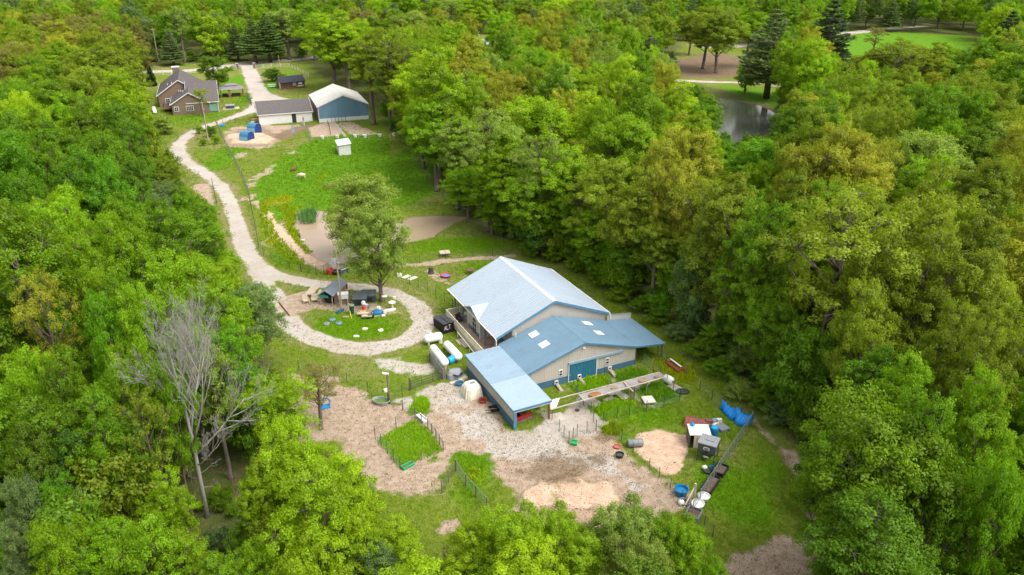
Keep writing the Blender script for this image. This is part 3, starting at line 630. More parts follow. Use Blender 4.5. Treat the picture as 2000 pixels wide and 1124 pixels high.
for a in ((1808,752,80,'M',20),(1950,745,70,'l',20),(1968,890,66,'M',18),(1800,388,92,'O',24),(1915,395,82,'O',23),(1826,460,82,'O',22),(1950,480,80,'O',22),(1966,575,76,'O',21),(1860,598,66,'O',20),(1790,668,66,'l',18),(1913,640,68,'O',20),(1913,725,60,'l',19),(1720,668,66,'E',16),
          (1615,166,75,'s',14),(1655,196,62,'S',13),(1545,212,60,'s',11),(1720,228,60,'M',14),(1948,132,60,'l',17),(1922,172,60,'E',16),(1600,262,78,'G',23),(1690,256,78,'G',24),(1645,250,70,'G',24),(1342,243,74,'G',23),(1335,160,52,'L',20),(1356,208,62,'L',21),(1496,264,64,'E',16),(1826,250,76,'S',20),(1820,297,72,'l',20),(1930,240,64,'M',20),(1987,235,50,'S',19),(1930,300,70,'O',22),(1826,322,60,'O',22),
          (671,46,60,'L',23),(825,92,68,'L',25),(706,14,44,'B',22),(797,18,50,'S',22),(1035,-5,60,'O',22),(1088,-10,60,'L',22),(1210,22,60,'L',18),(1290,30,38,'D',17),(980,105,46,'s',13),(1063,122,56,'O',14),(846,196,62,'l',20),(888,222,50,'S',20),(958,183,52,'O',20),(1043,178,86,'l',22),(1105,168,42,'G',21),(983,243,62,'l',21),(1210,222,72,'l',22),(1263,226,62,'l',22),(1316,247,62,'G',23),(1316,310,54,'G',22),(1000,290,82,'l',22),(910,322,50,'l',17),(1105,282,70,'l',22),
          (960,338,54,'l',18),(1040,330,66,'l',20),(1120,322,62,'l',21),(1180,300,72,'O',22),(1060,418,56,'l',16),(1250,330,72,'O',22),(1290,402,64,'O',21),(1440,330,82,'O',23),(1496,382,72,'M',22),(1160,400,62,'l',18),(1230,440,56,'M',17),(1400,440,70,'O',21),(1470,480,66,'M',19),(1510,560,60,'M',17),(1720,350,80,'O',23),(1740,450,80,'O',22),(1700,560,70,'O',19)):
    T(a[0], a[1], a[2], a[3], a[4])
T(1053,256,62,'S',22,'airy0'); T(916,140,46,'B',15,'airy1'); T(1714,44,46,'B',14,'airy1'); T(755,116,50,'O',24,'airy0'); T(1650,118,40,'S',6,'bush1')
# shrubs and low trees along the edge of the right woods
for a in ((1330,632,32,'s',7,'bush1'),(1458,676,40,'S',6.5,'bush1'),(1528,700,40,'M',7,'bush1'),(1405,698,32,'M',6,'bush1'),(1450,742,36,'S',5.5,'bush0'),(1496,765,32,'M',5,'bush0'),(1526,790,36,'s',5.5,'bush1'),(1374,662,32,'M',6,'bush1'),(1290,600,30,'M',7,'bush1'),(1255,580,28,'m',7,'bush1'),(1215,560,26,'l',7,'bush1'),(1170,528,26,'M',7,'bush1'),(1130,500,26,'l',8,'bush1'),(1360,610,36,'D',9,'bush1'),(1420,650,36,'m',8,'bush1'),(1580,820,30,'m',6,'bush1'),
          (1500,715,34,'D',7,'bush1'),(1570,745,40,'m',7,'bush1'),(1090,480,30,'l',8,'bush1'),(1035,470,24,'l',6,'bush1'),(1290,560,36,'M',10,'bush1'),(1230,535,34,'M',10,'bush1'),(1180,500,34,'l',10,'bush1'),(980,420,26,'M',6,'bush1')):
    T(*a[:5], proto=a[5], name='shrub')
T(1572,812,28,'S',5,'sapling','thin pale green young tree at the edge of the lower right woods')
# the rest of the woods, filled in where nothing of the clearings would be hidden
OPENV = [np.array(q, float) for q in (
    [(300,212),(340,250),(325,290),(345,330),(380,362),(428,410),(448,470),(480,520),(500,545),(525,590),(545,660),(575,700),(590,715),(640,760),(695,820),(738,860),(745,960),(800,985),(870,1000),(990,985),(1180,990),(1330,985),(1395,1050),(1460,1075),(1560,1065),(1568,950),(1500,850),(1465,790),(1380,735),(1300,690),(1300,650),(1190,605),(1080,522),(1000,495),(975,450),(880,395),(845,330),(770,272),(722,240),(722,195),(610,185),(598,140),(560,125),(480,118),(290,128),(285,190)],
    [(1400,195),(1512,205),(1512,245),(1450,268),(1405,250)], [(1640,85),(1750,70),(1880,95),(1880,145),(1800,120),(1650,110)], [(1310,110),(1440,100),(1480,160),(1320,165)], [(1410,170),(1500,185),(1500,215),(1430,195)],
    [(940,75),(1000,75),(1000,100),(940,100)], [(1620,60),(1720,55),(1720,75),(1620,80)], [(275,128),(480,118),(480,140),(275,148)])]
DEADV = np.array([(370, 690), (450, 640), (575, 680), (585, 790), (480, 880), (455, 1000), (380, 1012), (350, 960), (345, 830)], float)
DEADG = GN([(375, 930), (450, 930), (440, 1015), (370, 1015)])
OPENG = [GN(q) for q in (YARD, LAWN, BANK, PONDR, HOUSEY)] + [DEADG]
def hides(x, y, h, r, base=.3, k=.8):
    pts = []
    for i in range(8):
        a = i * math.pi / 4
        for z in (h * .97, h * .62, h * max(base, .1)):
            rr = r * k * (1.0 if z < h * .9 else .45); pts.append(PX(x + math.cos(a) * rr, y + math.sin(a) * rr, z))
    P = np.array(pts)
    if y < 58 and inside(P, DEADV).any(): return True
    return any(inside(P, q).any() for q in OPENV)
ROADS = [sline for sline in ()]
cell = {}
def grid_add(tr): cell.setdefault((int(tr['x'] // 12), int(tr['y'] // 12)), []).append(tr)
def crowded(x, y, r, k):
    for i in (-1, 0, 1):
        for j in (-1, 0, 1):
            for o in cell.get((int(x // 12) + i, int(y // 12) + j), ()):
                if math.hypot(x - o['x'], y - o['y']) < k * (r + o['r']): return True
    return False
for tr in TREES: grid_add(tr)
NHAND = len(TREES)
def kindat(x, y):
    px, py = PX(x, y, 15)
    if py < 40: s = 'MMlllLOSSsPO' if px < 1250 else 'MMMmlllOsP'
    elif px < 300 and py < 170: s = 'OOOGBlM'
    elif px < 560: s = 'llMMMELmO' if py < 800 else 'llLMmES'
    elif px > 1560 and py > 700: s = 'MMmmlO'
    elif px > 1240 and py > 150: s = 'OOOOlMMGm'
    elif py > 900: s = 'LLll'
    else: s = 'llLOMMSOG'
    return rt.choice(s)
roadL = strip([(150,150,3),(285,141,3),(370,138,3),(480,125,3.2),(560,118,3.2),(620,112,3)])[0]
for y0 in np.arange(26, 560, 7.0):
    for x0 in np.arange(-.74 * y0 - 30, .74 * y0 + 30, 7.0):
        x = x0 + rt.uniform(-3, 3); y = y0 + rt.uniform(-3, 3); h = rt.uniform(16, 25); r = h * rt.uniform(.19, .27)
        if y < 70: h *= .75
        if y > 250 and rt.random() < .25: h *= rt.uniform(.6, .9)
        px, py = PX(x, y, h)
        if px < -250 or px > 2250 or py > 1400: continue
        if any(inside((x, y), q)[0] for q in OPENG) or crowded(x, y, r, .62): continue
        if hides(x, y, h, r):
            h *= .55; r *= .6
            if hides(x, y, h, r) or rt.random() < .3: continue
        if y > 300 and np.min(np.hypot(roadL[:, 0] - x, roadL[:, 1] - y)) < 6: continue
        k = kindat(x, y); pr = rt.choice(('pine0', 'pine1')) if k in 'Pp' else rt.choice(('broad0', 'broad1', 'broad2', 'broad3', 'broad0', 'broad1', 'airy0', 'airy1', 'willow'))
        put(x, y, h, r, k, pr); grid_add(TREES[-1])
NFILL = len(TREES)
UNDER = []
for y0 in np.arange(40, 215, 4.6):
    for x0 in np.arange(-.74 * y0 - 12, .74 * y0 + 12, 4.6):
        x = x0 + rt.uniform(-2, 2); y = y0 + rt.uniform(-2, 2); h = rt.uniform(2.5, 7); r = h * rt.uniform(.35, .5)
        if any(inside((x, y), q)[0] for q in OPENG) or hides(x, y, h, r, .25, .3): continue
        if rt.random() < .15: continue
        UNDER.append(dict(x=x, y=y, h=h, r=r, k=rt.choice('mmMDElsO'), p=rt.choice(('bush0', 'bush1', 'bush2'))))

for y0 in np.arange(44, 230, 6.6):
    for x0 in np.arange(-.74 * y0 - 12, .74 * y0 + 12, 6.6):
        x = x0 + rt.uniform(-3, 3); y = y0 + rt.uniform(-3, 3); h = rt.uniform(7.5, 12.5); r = h * rt.uniform(.26, .36)
        if any(inside((x, y), q)[0] for q in OPENG) or hides(x, y, h, r, .25, .5) or rt.random() < .2: continue
        UNDER.append(dict(x=x, y=y, h=h, r=r, k=rt.choice('mMMlElOsl'), p=rt.choice(('broad3', 'willow', 'broad0', 'bush1'))))

def size_px(tr):
    d = tr['y'] * math.cos(PITCH) + (CAMH - tr['h'] * .6) * math.sin(PITCH)
    return tr['r'] * tr['h'] / max(d, 10) ** 2
def inframe(tr):
    a = PX(tr['x'], tr['y'], tr['h']); b = PX(tr['x'], tr['y'], tr['h'] * .4); m = tr['r'] * FPX / max(20, tr['y'])
    return -m < a[0] < 2000 + m and a[1] < 1124 and b[1] > -5
vis = [t_ for t_ in TREES[NHAND:] if inframe(t_)]
vis.sort(key=size_px, reverse=True)
own = TREES[:NHAND] + vis[:max(0, 290 - NHAND)]
ownid = set(map(id, own)); rest = [t_ for t_ in TREES if id(t_) not in ownid] + UNDER
print('trees', NHAND, len(TREES), len(own), len(rest))

def frac(v):
    return str(int(min(99, max(1, round(v * 100)))))
FORM = {'egg': 'egg shaped', 'airy0': 'open branched', 'airy1': 'thin leaved', 'willow': 'soft crowned', 'broad0': 'round crowned', 'broad1': 'wide crowned', 'broad2': 'tall crowned', 'broad3': 'full crowned', 'bush0': 'rounded', 'bush1': 'upright', 'bush2': 'low', 'pine0': 'layered', 'pine1': 'upswept', 'sapling': 'young', 'bare_sap': 'bare', 'spruce': 'narrow'}
seen = {}
LMARK = (((400, 60), 'lime egg tree'), ((360, 180), 'brown house'), ((555, 215), 'white garage'), ((670, 200), 'blue building'), ((590, 345), 'grazing sheep'), ((690, 400), 'pond willow'), ((620, 470), 'muddy pond'), ((690, 620), 'gravel loop'), ((1030, 570), 'pale barn roof'), ((1150, 680), 'blue barn wing'),
         ((1240, 650), 'right lean-to'), ((1380, 860), 'grey feeder'), ((1440, 800), 'blue tarps'), ((1290, 880), 'straw patch'), ((1455, 230), 'dark pond'), ((1600, 110), 'dark pines'), ((1385, 60), 'umbrella trees'), ((1740, 110), 'lawn'), ((1650, 310), 'golden tree group'), ((1590, 560), 'bare trunk oak'),
         ((1740, 900), 'huge dark tree'), ((70, 590), 'lone golden tree'), ((410, 800), 'dead tree'), ((590, 920), 'big lime tree'), ((800, 870), 'small grass pen'), ((1090, 970), 'churned straw mound'), ((960, 85), 'far house'), ((1180, 130), 'middle pines'), ((345, 300), 'driveway bend'), ((450, 430), 'driveway'), ((480, 130), 'road gate'), ((1660, 60), 'far road'), ((1050, 230), 'middle woods'), ((170, 580), 'emerald narrow tree'), ((640, 750), 'brownish airy tree'), ((10, 20), 'top left corner'), ((1990, 20), 'top right corner'), ((10, 1110), 'bottom left corner'), ((1990, 1110), 'bottom right corner'), ((30, 400), 'left edge'), ((1980, 420), 'right edge'), ((1980, 720), 'right edge middle'), ((20, 760), 'left edge middle'), ((300, 1110), 'bottom edge at left'), ((1000, 1110), 'bottom edge at centre'), ((250, 20), 'top edge at left'), ((800, 15), 'top edge left of centre'), ((1150, 10), 'top edge at centre'), ((1500, 10), 'top edge at right'))
DIRS = ('right of', 'upper right of', 'straight above', 'upper left of', 'left of', 'lower left of', 'straight below', 'lower right of')
def tree_label(what, px, py, tr):
    size = 'tall ' if tr['h'] > 20 else 'small ' if tr['h'] < 11 else ''
    near = sorted(LMARK, key=lambda q: math.hypot(px - q[0][0], py - q[0][1]))[:7]
    def rel(q):
        dx, dy = px - q[0][0], q[0][1] - py; d = math.hypot(dx, dy); k = int(round(math.atan2(dy, dx) / (math.pi / 4))) % 8
        return ('just ' if d < 75 else 'well ' if d > 190 else '') + DIRS[k] + ' the ' + q[1]
    for q in near[:3]:
        lab = size + what + ' ' + rel(q)
        if lab not in seen: return lab
    for i in range(3):
        for q2 in near[i + 1:]:
            lab = what + ' ' + rel(near[i]) + ', ' + rel(q2)
            if lab not in seen and len(lab.split()) <= 16: return lab
    return what + ' ' + rel(near[0])
for tr in own:
    tm, cm, H0, R0 = PROTO[tr['p']]
    pine = tr['p'][:4] in ('pine', 'spru'); nm = tr['name'] or ('pine_tree' if pine else 'shrub' if tr['p'].startswith('bush') else 'tree')
    z0 = 0
    if not tr['label']:
        noun = 'pine' if pine else 'shrub' if nm == 'shrub' else 'tree'; px, py = PX(tr['x'], tr['y'], tr['h'] * .72)
        lab = tree_label(f"{KNAME[tr['k']]} {FORM[tr['p']]} {noun}", px, py, tr)
        seen[lab] = 1; tr['label'] = lab
    rz = 0.0 if tr['p'] == 'dead0' else rt.uniform(0, 6.283)
    o = thing(nm, tr['label'], 'shrub' if nm == 'shrub' else 'dead tree' if nm == 'dead_tree' else 'tree', (tr['x'], tr['y'], z0), rz, 'shrubs along the woods and paths' if nm == 'shrub' else 'trees of the woods and yard')
    s = tr['r'] / R0; o.scale = (s, s, tr['h'] / H0)
    mobj('trunk', tm, o)
    if cm:
        c = mobj('crown', cm, o); col = KIND[tr['k']]; c['leafcol'] = [float(q) for q in col]
# the woods behind and below them: one mass
lib = bpy.data.collections.new('woods_library')
libs = []
for pk in ('broad0', 'broad1', 'broad2', 'broad3', 'airy0', 'airy1', 'willow', 'pine0', 'pine1', 'bush0', 'bush1', 'bush2'):
    libs.append(pk)
def woods(name, label, items):
    me = bpy.data.meshes.new(name); me.from_pydata([(t_['x'], t_['y'], 0) for t_ in items], [], [])
    ar = np.array([libs.index(t_['p']) for t_ in items], np.int32)
    a = me.attributes.new('pick', 'INT', 'POINT'); a.data.foreach_set('value', ar)
    a = me.attributes.new('sc', 'FLOAT_VECTOR', 'POINT'); a.data.foreach_set('vector', np.array([(t_['r'] / PROTO[t_['p']][3], t_['r'] / PROTO[t_['p']][3], t_['h'] / PROTO[t_['p']][2]) for t_ in items], np.float32).ravel())
    a = me.attributes.new('leafcol', 'FLOAT_COLOR', 'POINT'); a.data.foreach_set('color', np.array([(*KIND[t_['k']], 1) for t_ in items], np.float32).ravel())
    a = me.attributes.new('rz', 'FLOAT_VECTOR', 'POINT'); a.data.foreach_set('vector', np.array([(0, 0, rt.uniform(0, 6.283)) for t_ in items], np.float32).ravel())
    o = mobj(name, me); tag(o, label, kind='stuff')
    g = bpy.data.node_groups.new(name, 'GeometryNodeTree'); g.interface.new_socket('Geometry', in_out='INPUT', socket_type='NodeSocketGeometry'); g.interface.new_socket('Geometry', in_out='OUTPUT', socket_type='NodeSocketGeometry')
    gi = g.nodes.new('NodeGroupInput'); go = g.nodes.new('NodeGroupOutput'); iop = g.nodes.new('GeometryNodeInstanceOnPoints'); g.links.new(gi.outputs[0], iop.inputs['Points'])
    ci = g.nodes.new('GeometryNodeCollectionInfo'); ci.inputs['Collection'].default_value = lib; ci.inputs['Separate Children'].default_value = True; ci.inputs['Reset Children'].default_value = True
    g.links.new(ci.outputs[0], iop.inputs['Instance']); iop.inputs['Pick Instance'].default_value = True
    for nm_, dt, sk in (('pick', 'INT', 'Instance Index'), ('sc', 'FLOAT_VECTOR', 'Scale'), ('rz', 'FLOAT_VECTOR', 'Rotation')):
        na = g.nodes.new('GeometryNodeInputNamedAttribute'); na.data_type = dt; na.inputs['Name'].default_value = nm_; out = [k for k in na.outputs if k.enabled and k.name == 'Attribute'][0]
        if sk == 'Rotation':
            er = g.nodes.new('FunctionNodeEulerToRotation'); g.links.new(out, er.inputs[0]); out = er.outputs[0]
        g.links.new(out, iop.inputs[sk])
    sn = g.nodes.new('GeometryNodeStoreNamedAttribute'); sn.data_type = 'FLOAT_COLOR'; sn.domain = 'INSTANCE'; sn.inputs['Name'].default_value = 'leafcol'
    na = g.nodes.new('GeometryNodeInputNamedAttribute'); na.data_type = 'FLOAT_COLOR'; na.inputs['Name'].default_value = 'leafcol'; out = [k for k in na.outputs if k.enabled and k.name == 'Attribute'][0]
    g.links.new(iop.outputs[0], sn.inputs[0]); g.links.new(out, [k for k in sn.inputs if k.enabled and k.name == 'Value'][0])
    g.links.new(sn.outputs[0], go.inputs[0]); md = o.modifiers.new('scatter', 'NODES'); md.node_group = g
    return o
for i, pk in enumerate(libs):
    tm, cm, H0, R0 = PROTO[pk]
    o = bpy.data.objects.new(f'{i:03d}', cm); lib.objects.link(o)
far = [t_ for t_ in rest if t_['h'] > 7.1 or t_['p'][:4] != 'bush']; und = [t_ for t_ in rest if id(t_) not in set(map(id, far))]
woods('distant_woods', 'mass of spring green woods behind and around the nearer trees', far)
woods('undergrowth', 'low leafy undergrowth filling the floor of the woods', und)
# ------------------------------------------------------------------ buildings
TAN = M('tan_siding', (.50, .46, .405), .55, .06, .8); BLUE = M('blue_siding', (.065, .155, .245), .5, .10, .8); TRIMB = M('blue_trim', (.085, .215, .34), .45, .08)
RPALE = M('pale_metal_roof', (.37, .43, .49), .55, .04, .35, .3, .0, stretch=(.3, 1, 1), dirt=(.31, .355, .40, .4)); RBLUE = M('blue_metal_roof', (.150, .245, .325), .55, .06, .4, .3, .0, stretch=(.3, 1, 1), dirt=(.11, .17, .22, .45)); RFADE = M('faded_blue_roof', (.255, .345, .425), .55, .06, .4, .3, .0, stretch=(.3, 1, 1), dirt=(.18, .25, .31, .45)); RFADE2 = M('pale_blue_roof', (.325, .415, .49), .55, .05, .4, .3, .0)
WHITE = M('white_paint', (.70, .69, .67), .5, .05, 1, dirt=(.55, .52, .46, .35)); CREAM = M('cream_paint', (.72, .66, .53), .6, .08); DOORB = M('teal_door', (.030, .150, .235), .4, .08)
GLASS = M('window_glass', (.035, .045, .055), .08, .2, spec=.6); WOOD = M('brown_wood', (.26, .155, .085), .8, .3, 2, stretch=(1, 1, .3)); DECK = M('deck_boards', (.36, .27, .185), .8, .25, 2); GREYW = M('weathered_wood', (.38, .34, .29), .85, .25, 2.5)
SKYL = M('skylight_panel', (.80, .76, .64), .4, .05); GALV = M('galvanised', (.42, .45, .47), .4, .12, 2, .5, .55); CONC = M('concrete', (.46, .42, .37), .9, .15, 1.5); DARKI = M('interior_shade', (.03, .027, .025), .9, .3)  # near-black interior colour stands in for shade inside openings
SHING = M('brown_shingles', (.115, .098, .097), .9, .28, 3.5, .2, bump=.5, bscale=12); SHING2 = M('grey_shingles', (.118, .106, .102), .9, .28, 3.5, .2, bump=.5, bscale=12); HTAN = M('house_siding', (.205, .140, .098), .7, .06); BRICK = M('red_brick', (.20, .115, .085), .85, .25, 6); BARNB = M('denim_siding', (.125, .235, .330), .55, .12, .7, stretch=(1, 1, .2)); WROOF = M('white_metal_roof', (.60, .575, .53), .5, .10, .5, dirt=(.45, .40, .33, .6))
BLACK = M('black_plastic', (.018, .018, .02), .5, .3); SLATE = M('slate_post', (.12, .155, .21), .5, .1)

def slope_slab(mb, p_ridge0, p_ridge1, p_eave1, p_eave0, th=.1):
    a, b, c, d = map(Vector, (p_ridge0, p_ridge1, p_eave1, p_eave0)); n = (b - a).cross(d - a).normalized(); n = n if n.z > 0 else -n
    mb.prism([a, b, c, d], -n * th); return n
def roof_ribs(p_ridge0, p_ridge1, p_eave1, p_eave0, gap, wd=.05, ht=.045):
    mb = MB(); a, b, c, d = map(Vector, (p_ridge0, p_ridge1, p_eave1, p_eave0)); n = (b - a).cross(d - a).normalized(); n = n if n.z > 0 else -n
    k = max(2, int((b - a).length / gap))
    for i in range(1, k):
        f = i / k; mb.bar(a.lerp(b, f) + n * ht * .3, d.lerp(c, f) + n * ht * .3, wd, ht)
    return mb
def wall_poly(mb, pts, out, th=.12):
    """vertical wall polygon, thickness inward (opposite to out)"""
    mb.prism([Vector(p) for p in pts], Vector(out) * -th)

ba = thing('barn', 'large barn with pale ridge roof and blue roofed wing and open lean-tos', 'barn', (-1.592, 99.783, 0), .45078)
def L(a, b, z): return Vector((a, -b, z))
W_, Lm, HE, HR = 8.027, 15.866, 3.621, 6.981
s1, hg, xs0, w1, gL = .30773, 4.989, -.236, 7.5515, 7.781
bw = 23.347; be = Lm + gL
zf = hg - s1 * w1; aF = xs0 - w1; aRt = xs0 + w1
aL_, zl, b0_, b1_ = -12.292, 2.520, Lm + .284, Lm + 13.615
# main block
mb = MB(); wall_poly(mb, [L(-5.7, 15.57, 0), L(7.73, 15.57, 0), L(7.73, 15.57, HE + .05), L(0, 15.57, HR - .14), L(-5.7, 15.57, HR - .14 - 5.7 * .4184)], (0, -1, 0))
wall_poly(mb, [L(-5.7, .3, 0), L(7.73, .3, 0), L(7.73, .3, HE + .05), L(0, .3, HR - .14), L(-5.7, .3, HR - .14 - 5.7 * .4184)], (0, 1, 0))
mb.box(L(7.67, 7.93, HE / 2 + .02), (.12, 15.0, HE + .04)); mb.box(L(-5.64, 7.93, 2.2), (.12, 15.0, 4.4))
mb.build('wall', TAN, ba)
mb = MB()
for i in range(43):
    a = -5.55 + i * .31
    mb.box(L(a, 15.585, (HR - .2 - abs(a) * .4184) / 2), (.045, .035, HR - .2 - abs(a) * .4184))
for i in range(48): mb.box(L(-5.715, .6 + i * .31, 2.1), (.035, .045, 4.1))
mb.build('siding_rib', TAN, ba)
mb = MB(); mb.box(L(-5.75, 7.93, 1.15), (.08, 15.1, .8)); mb.build('wainscot', BLUE, ba)
RQ = {'l': (L(0, 0, HR), L(0, Lm, HR), L(-W_, Lm, HE), L(-W_, 0, HE)), 'r': (L(0, 0, HR), L(0, Lm, HR), L(W_, Lm, HE), L(W_, 0, HE))}
for k in 'lr':
    mb = MB(); slope_slab(mb, *RQ[k]); r_ = mb.build('roof_slope', RPALE, ba); roof_ribs(*RQ[k], .46, .05, .06).build('roof_rib', RPALE, r_)
mb = MB(); mb.prism([L(-.28, -.02, HR - .085), L(0, -.02, HR + .05), L(.28, -.02, HR - .085)], (0, -Lm - .04, 0)); mb.build('ridge_cap', WHITE, ba)
for sg in (-1, 1):      # rake boards and gutters
    mb = MB()
    for b in (-.03, Lm + .03): mb.prism([L(0, b, HR - .02), L(sg * (W_ + .02), b, HE - .02), L(sg * (W_ + .02), b, HE - .30), L(0, b, HR - .30)], (0, -.06, 0))
    mb.build('rake_board', TRIMB, ba)
    mb = MB(); mb.box(L(sg * (W_ + .09), Lm / 2, HE - .10), (.14, Lm + .1, .13)); mb.build('gutter', WHITE, ba)
    mb = MB(); mb.tube([L(sg * (W_ + .09), Lm - .1, HE - .12), L(sg * (W_ + .12), Lm + .25, HE - .25), L(sg * (W_ + .12), Lm + .30, HE - .95)], .06, 6); mb.build('downspout', WHITE, ba)
# cross gable with arched window
mb = MB(); wall_poly(mb, [L(-7.75, 6.42, 0), L(-7.75, 10.3, 0), L(-7.75, 10.3, 3.5), L(-7.75, 8.36, 4.45), L(-7.75, 6.42, 3.5)], (-1, 0, 0))
mb.box(L(-6.72, 6.48, 1.8), (2.0, .12, 3.6)); mb.box(L(-6.72, 10.24, 1.8), (2.0, .12, 3.6)); bw_ = mb.build('bay_wall', TAN, ba)
mb = MB(); mb.box(L(-7.79, 8.36, .62), (.07, 3.92, 1.24)); mb.build('wainscot', BLUE, ba)
mb = MB()
for b in (6.42, 10.3): mb.box(L(-7.80, b, 1.75), (.12, .12, 3.5))
mb.build('corner_trim', WHITE, ba)
mb = MB()
for bb in (6.05, 10.67):
    mb.prism([L(-8.15, 8.36, 4.66), L(-5.55, 8.36, 4.66), L(-8.15, bb, 3.60)], (0, 0, -.08))
mb.build('dormer_roof', RPALE, ba)
mb = MB()
for bb in (6.03, 10.69): mb.bar(L(-8.17, 8.36, 4.64), L(-8.17, bb, 3.58), .06, .16)
mb.build('rake_board', WHITE, ba)
def arch(b0, b1, z0, z1, a, n=9):
    r = (b1 - b0) / 2; pts = [L(a, b0, z0), L(a, b1, z0)]
    for i in range(n + 1):
        t = math.pi * i / n; pts.append(L(a, (b0 + b1) / 2 + math.cos(t) * r, z1 + math.sin(t) * r * .9))
    return pts
mb = MB(); mb.prism(arch(7.9, 9.25, .75, 2.45, -7.76), (-.05, 0, 0)); wn = mb.build('arched_window', WHITE, ba)
mb = MB()
for (x0, x1, z0, z1) in ((8.0, 8.52, .85, 1.55), (8.63, 9.15, .85, 1.55), (8.0, 8.52, 1.66, 2.32), (8.63, 9.15, 1.66, 2.32)): mb.box(L(-7.82, (x0 + x1) / 2, (z0 + z1) / 2), (.03, x1 - x0, z1 - z0))
mb.prism(arch(8.02, 9.13, 2.44, 2.46, -7.81), (-.02, 0, 0)); mb.build('pane', GLASS, wn)
# porch
mb = MB()
for i in range(26): mb.box(L(-9.33 + i * .145, 9.0, .74), (.135, 13.3, .06))
mb.build('deck_board', DECK, ba)
mb = MB(); mb.box(L(-9.36, 9.0, .52), (.06, 13.2, .36)); mb.build('deck_skirt', CREAM, ba)
for b in (2.25, 5.2, 12.4, 15.3):
    mb = MB(); mb.box(L(-7.95, b, 2.1), (.17, .17, 2.75)); mb.build('porch_post', SLATE, ba)
mb = MB()
def rail(p, q, zb, zt):
    p, q = Vector(p), Vector(q); ln = (q - p).length
    mb.bar(p + Vector((0, 0, zt)), q + Vector((0, 0, zt)), .09, .07); mb.bar(p + Vector((0, 0, zb)), q + Vector((0, 0, zb)), .06, .06)
    for i in range(int(ln / .145) + 1):
        r = p.lerp(q, i * .145 / ln); mb.bar(r + Vector((0, 0, zb)), r + Vector((0, 0, zt)), .05, .05, cap=False)
    for i in range(int(ln / 2.0) + 1):
        r = p.lerp(q, min(1, i * 2.0 / ln)); mb.bar(r + Vector((0, 0, .2)), r + Vector((0, 0, zt + .12)), .12, .12)
rail(L(-9.36, 2.45, 0), L(-9.36, 15.6, 0), .9, 1.78); rail(L(-9.36, 2.45, 0), L(-7.0, 2.45, 0), .9, 1.78); mb.build('porch_railing', CREAM, ba)
mb = MB(); mb.bar(L(-9.75, 7.4, .75), L(-9.75, 15.6, .42), .10, .12)
for b in (7.5, 9.5, 11.5, 13.5, 15.5): mb.bar(L(-9.75, b, 0), L(-9.75, b, .75 - (b - 7.4) * .04), .07, .07)
mb.build('ramp_rail', WHITE, ba)
# wing
mb = MB(); wall_poly(mb, [L(-7.6, bw, 0), L(7.2, bw, 0), L(7.2, bw, hg - s1 * 7.44 - .08), L(xs0, bw, hg - .1), L(-7.6, bw, hg - s1 * 7.36 - .08)], (0, -1, 0)); mb.box(L(7.14, 19.5, 1.3), (.12, 7.5, 2.6)); mb.box(L(-7.54, 19.5, 1.3), (.12, 7.5, 2.6)); mb.build('wing_wall', TAN, ba)
mb = MB()
for i in range(47):
    a = -7.2 + i * .31; mb.box(L(a, bw + .012, (hg - .16 - abs(a - xs0) * s1) / 2), (.045, .034, hg - .16 - abs(a - xs0) * s1))
mb.build('siding_rib', TAN, ba)
mb = MB(); mb.box(L(-4.9, bw + .03, .44), (5.4, .06, .88)); mb.box(L(4.42, bw + .03, .36), (5.56, .06, .72)); wc = mb.build('wainscot', BLUE, ba)
mb = MB()
for i in range(17): mb.box(L(-7.4 + i * .31, bw + .065, .43), (.05, .03, .86))
for i in range(18): mb.box(L(1.8 + i * .31, bw + .065, .35), (.05, .03, .70))
mb.build('siding_rib', BLUE, wc)
for k, (ae, mt) in enumerate(((aF, RBLUE), (aRt, RBLUE))):
    q = (L(xs0, Lm - .02, hg), L(xs0, be, hg), L(ae, be, zf), L(ae, Lm - .02, zf)); mb = MB(); slope_slab(mb, *q, .09); r_ = mb.build('wing_roof', mt, ba); roof_ribs(*q, .31, .03, .026).build('roof_rib', mt, r_)
mb = MB(); mb.prism([L(xs0 - .2, Lm, hg - .05), L(xs0, Lm, hg + .05), L(xs0 + .2, Lm, hg - .05)], (0, -gL - .02, 0)); mb.build('ridge_cap', RBLUE, ba)
for sg, ae in ((-1, aF), (1, aRt)):
    mb = MB(); mb.prism([L(xs0, be + .03, hg), L(ae, be + .03, zf), L(ae, be + .03, zf - .2), L(xs0, be + .03, hg - .2)], (0, -.05, 0)); mb.build('rake_board', TRIMB, ba)
def skyl(a0, a1, b0, b1, sg):
    z = lambda a: hg - s1 * abs(a - xs0) + .012
    mb = MB(); mb.prism([L(a0, b0, z(a0)), L(a1, b0, z(a1)), L(a1, b1, z(a1)), L(a0, b1, z(a0))], (0, 0, .045)); mb.build('skylight', SKYL, ba)
skyl(-4.29, -3.24, 16.96, 18.04, 1); skyl(-4.36, -3.25, 19.71, 20.79, 1); skyl(3.12, 4.34, 17.08, 18.1, -1); skyl(3.16, 4.2, 19.89, 20.93, -1)
mb = MB(); mb.tube([L(-5.6, 16.3, 3.3), L(-5.6, 16.3, 3.95)], .05, 8); mb.build('vent_pipe', WHITE, ba)
mb = MB(); mb.box(L(-.27, bw + .07, 1.17), (3.72, .08, 2.34)); dr = mb.build('sliding_door', DOORB, ba)
mb = MB()
for i in range(9): mb.box(L(-2.0 + i * .43, bw + .12, 1.17), (.05, .03, 2.3))
mb.build('door_rib', DOORB, dr); mb = MB(); mb.box(L(-2.0, bw + .14, 1.0), (.08, .05, .25)); mb.build('handle', GALV, dr)
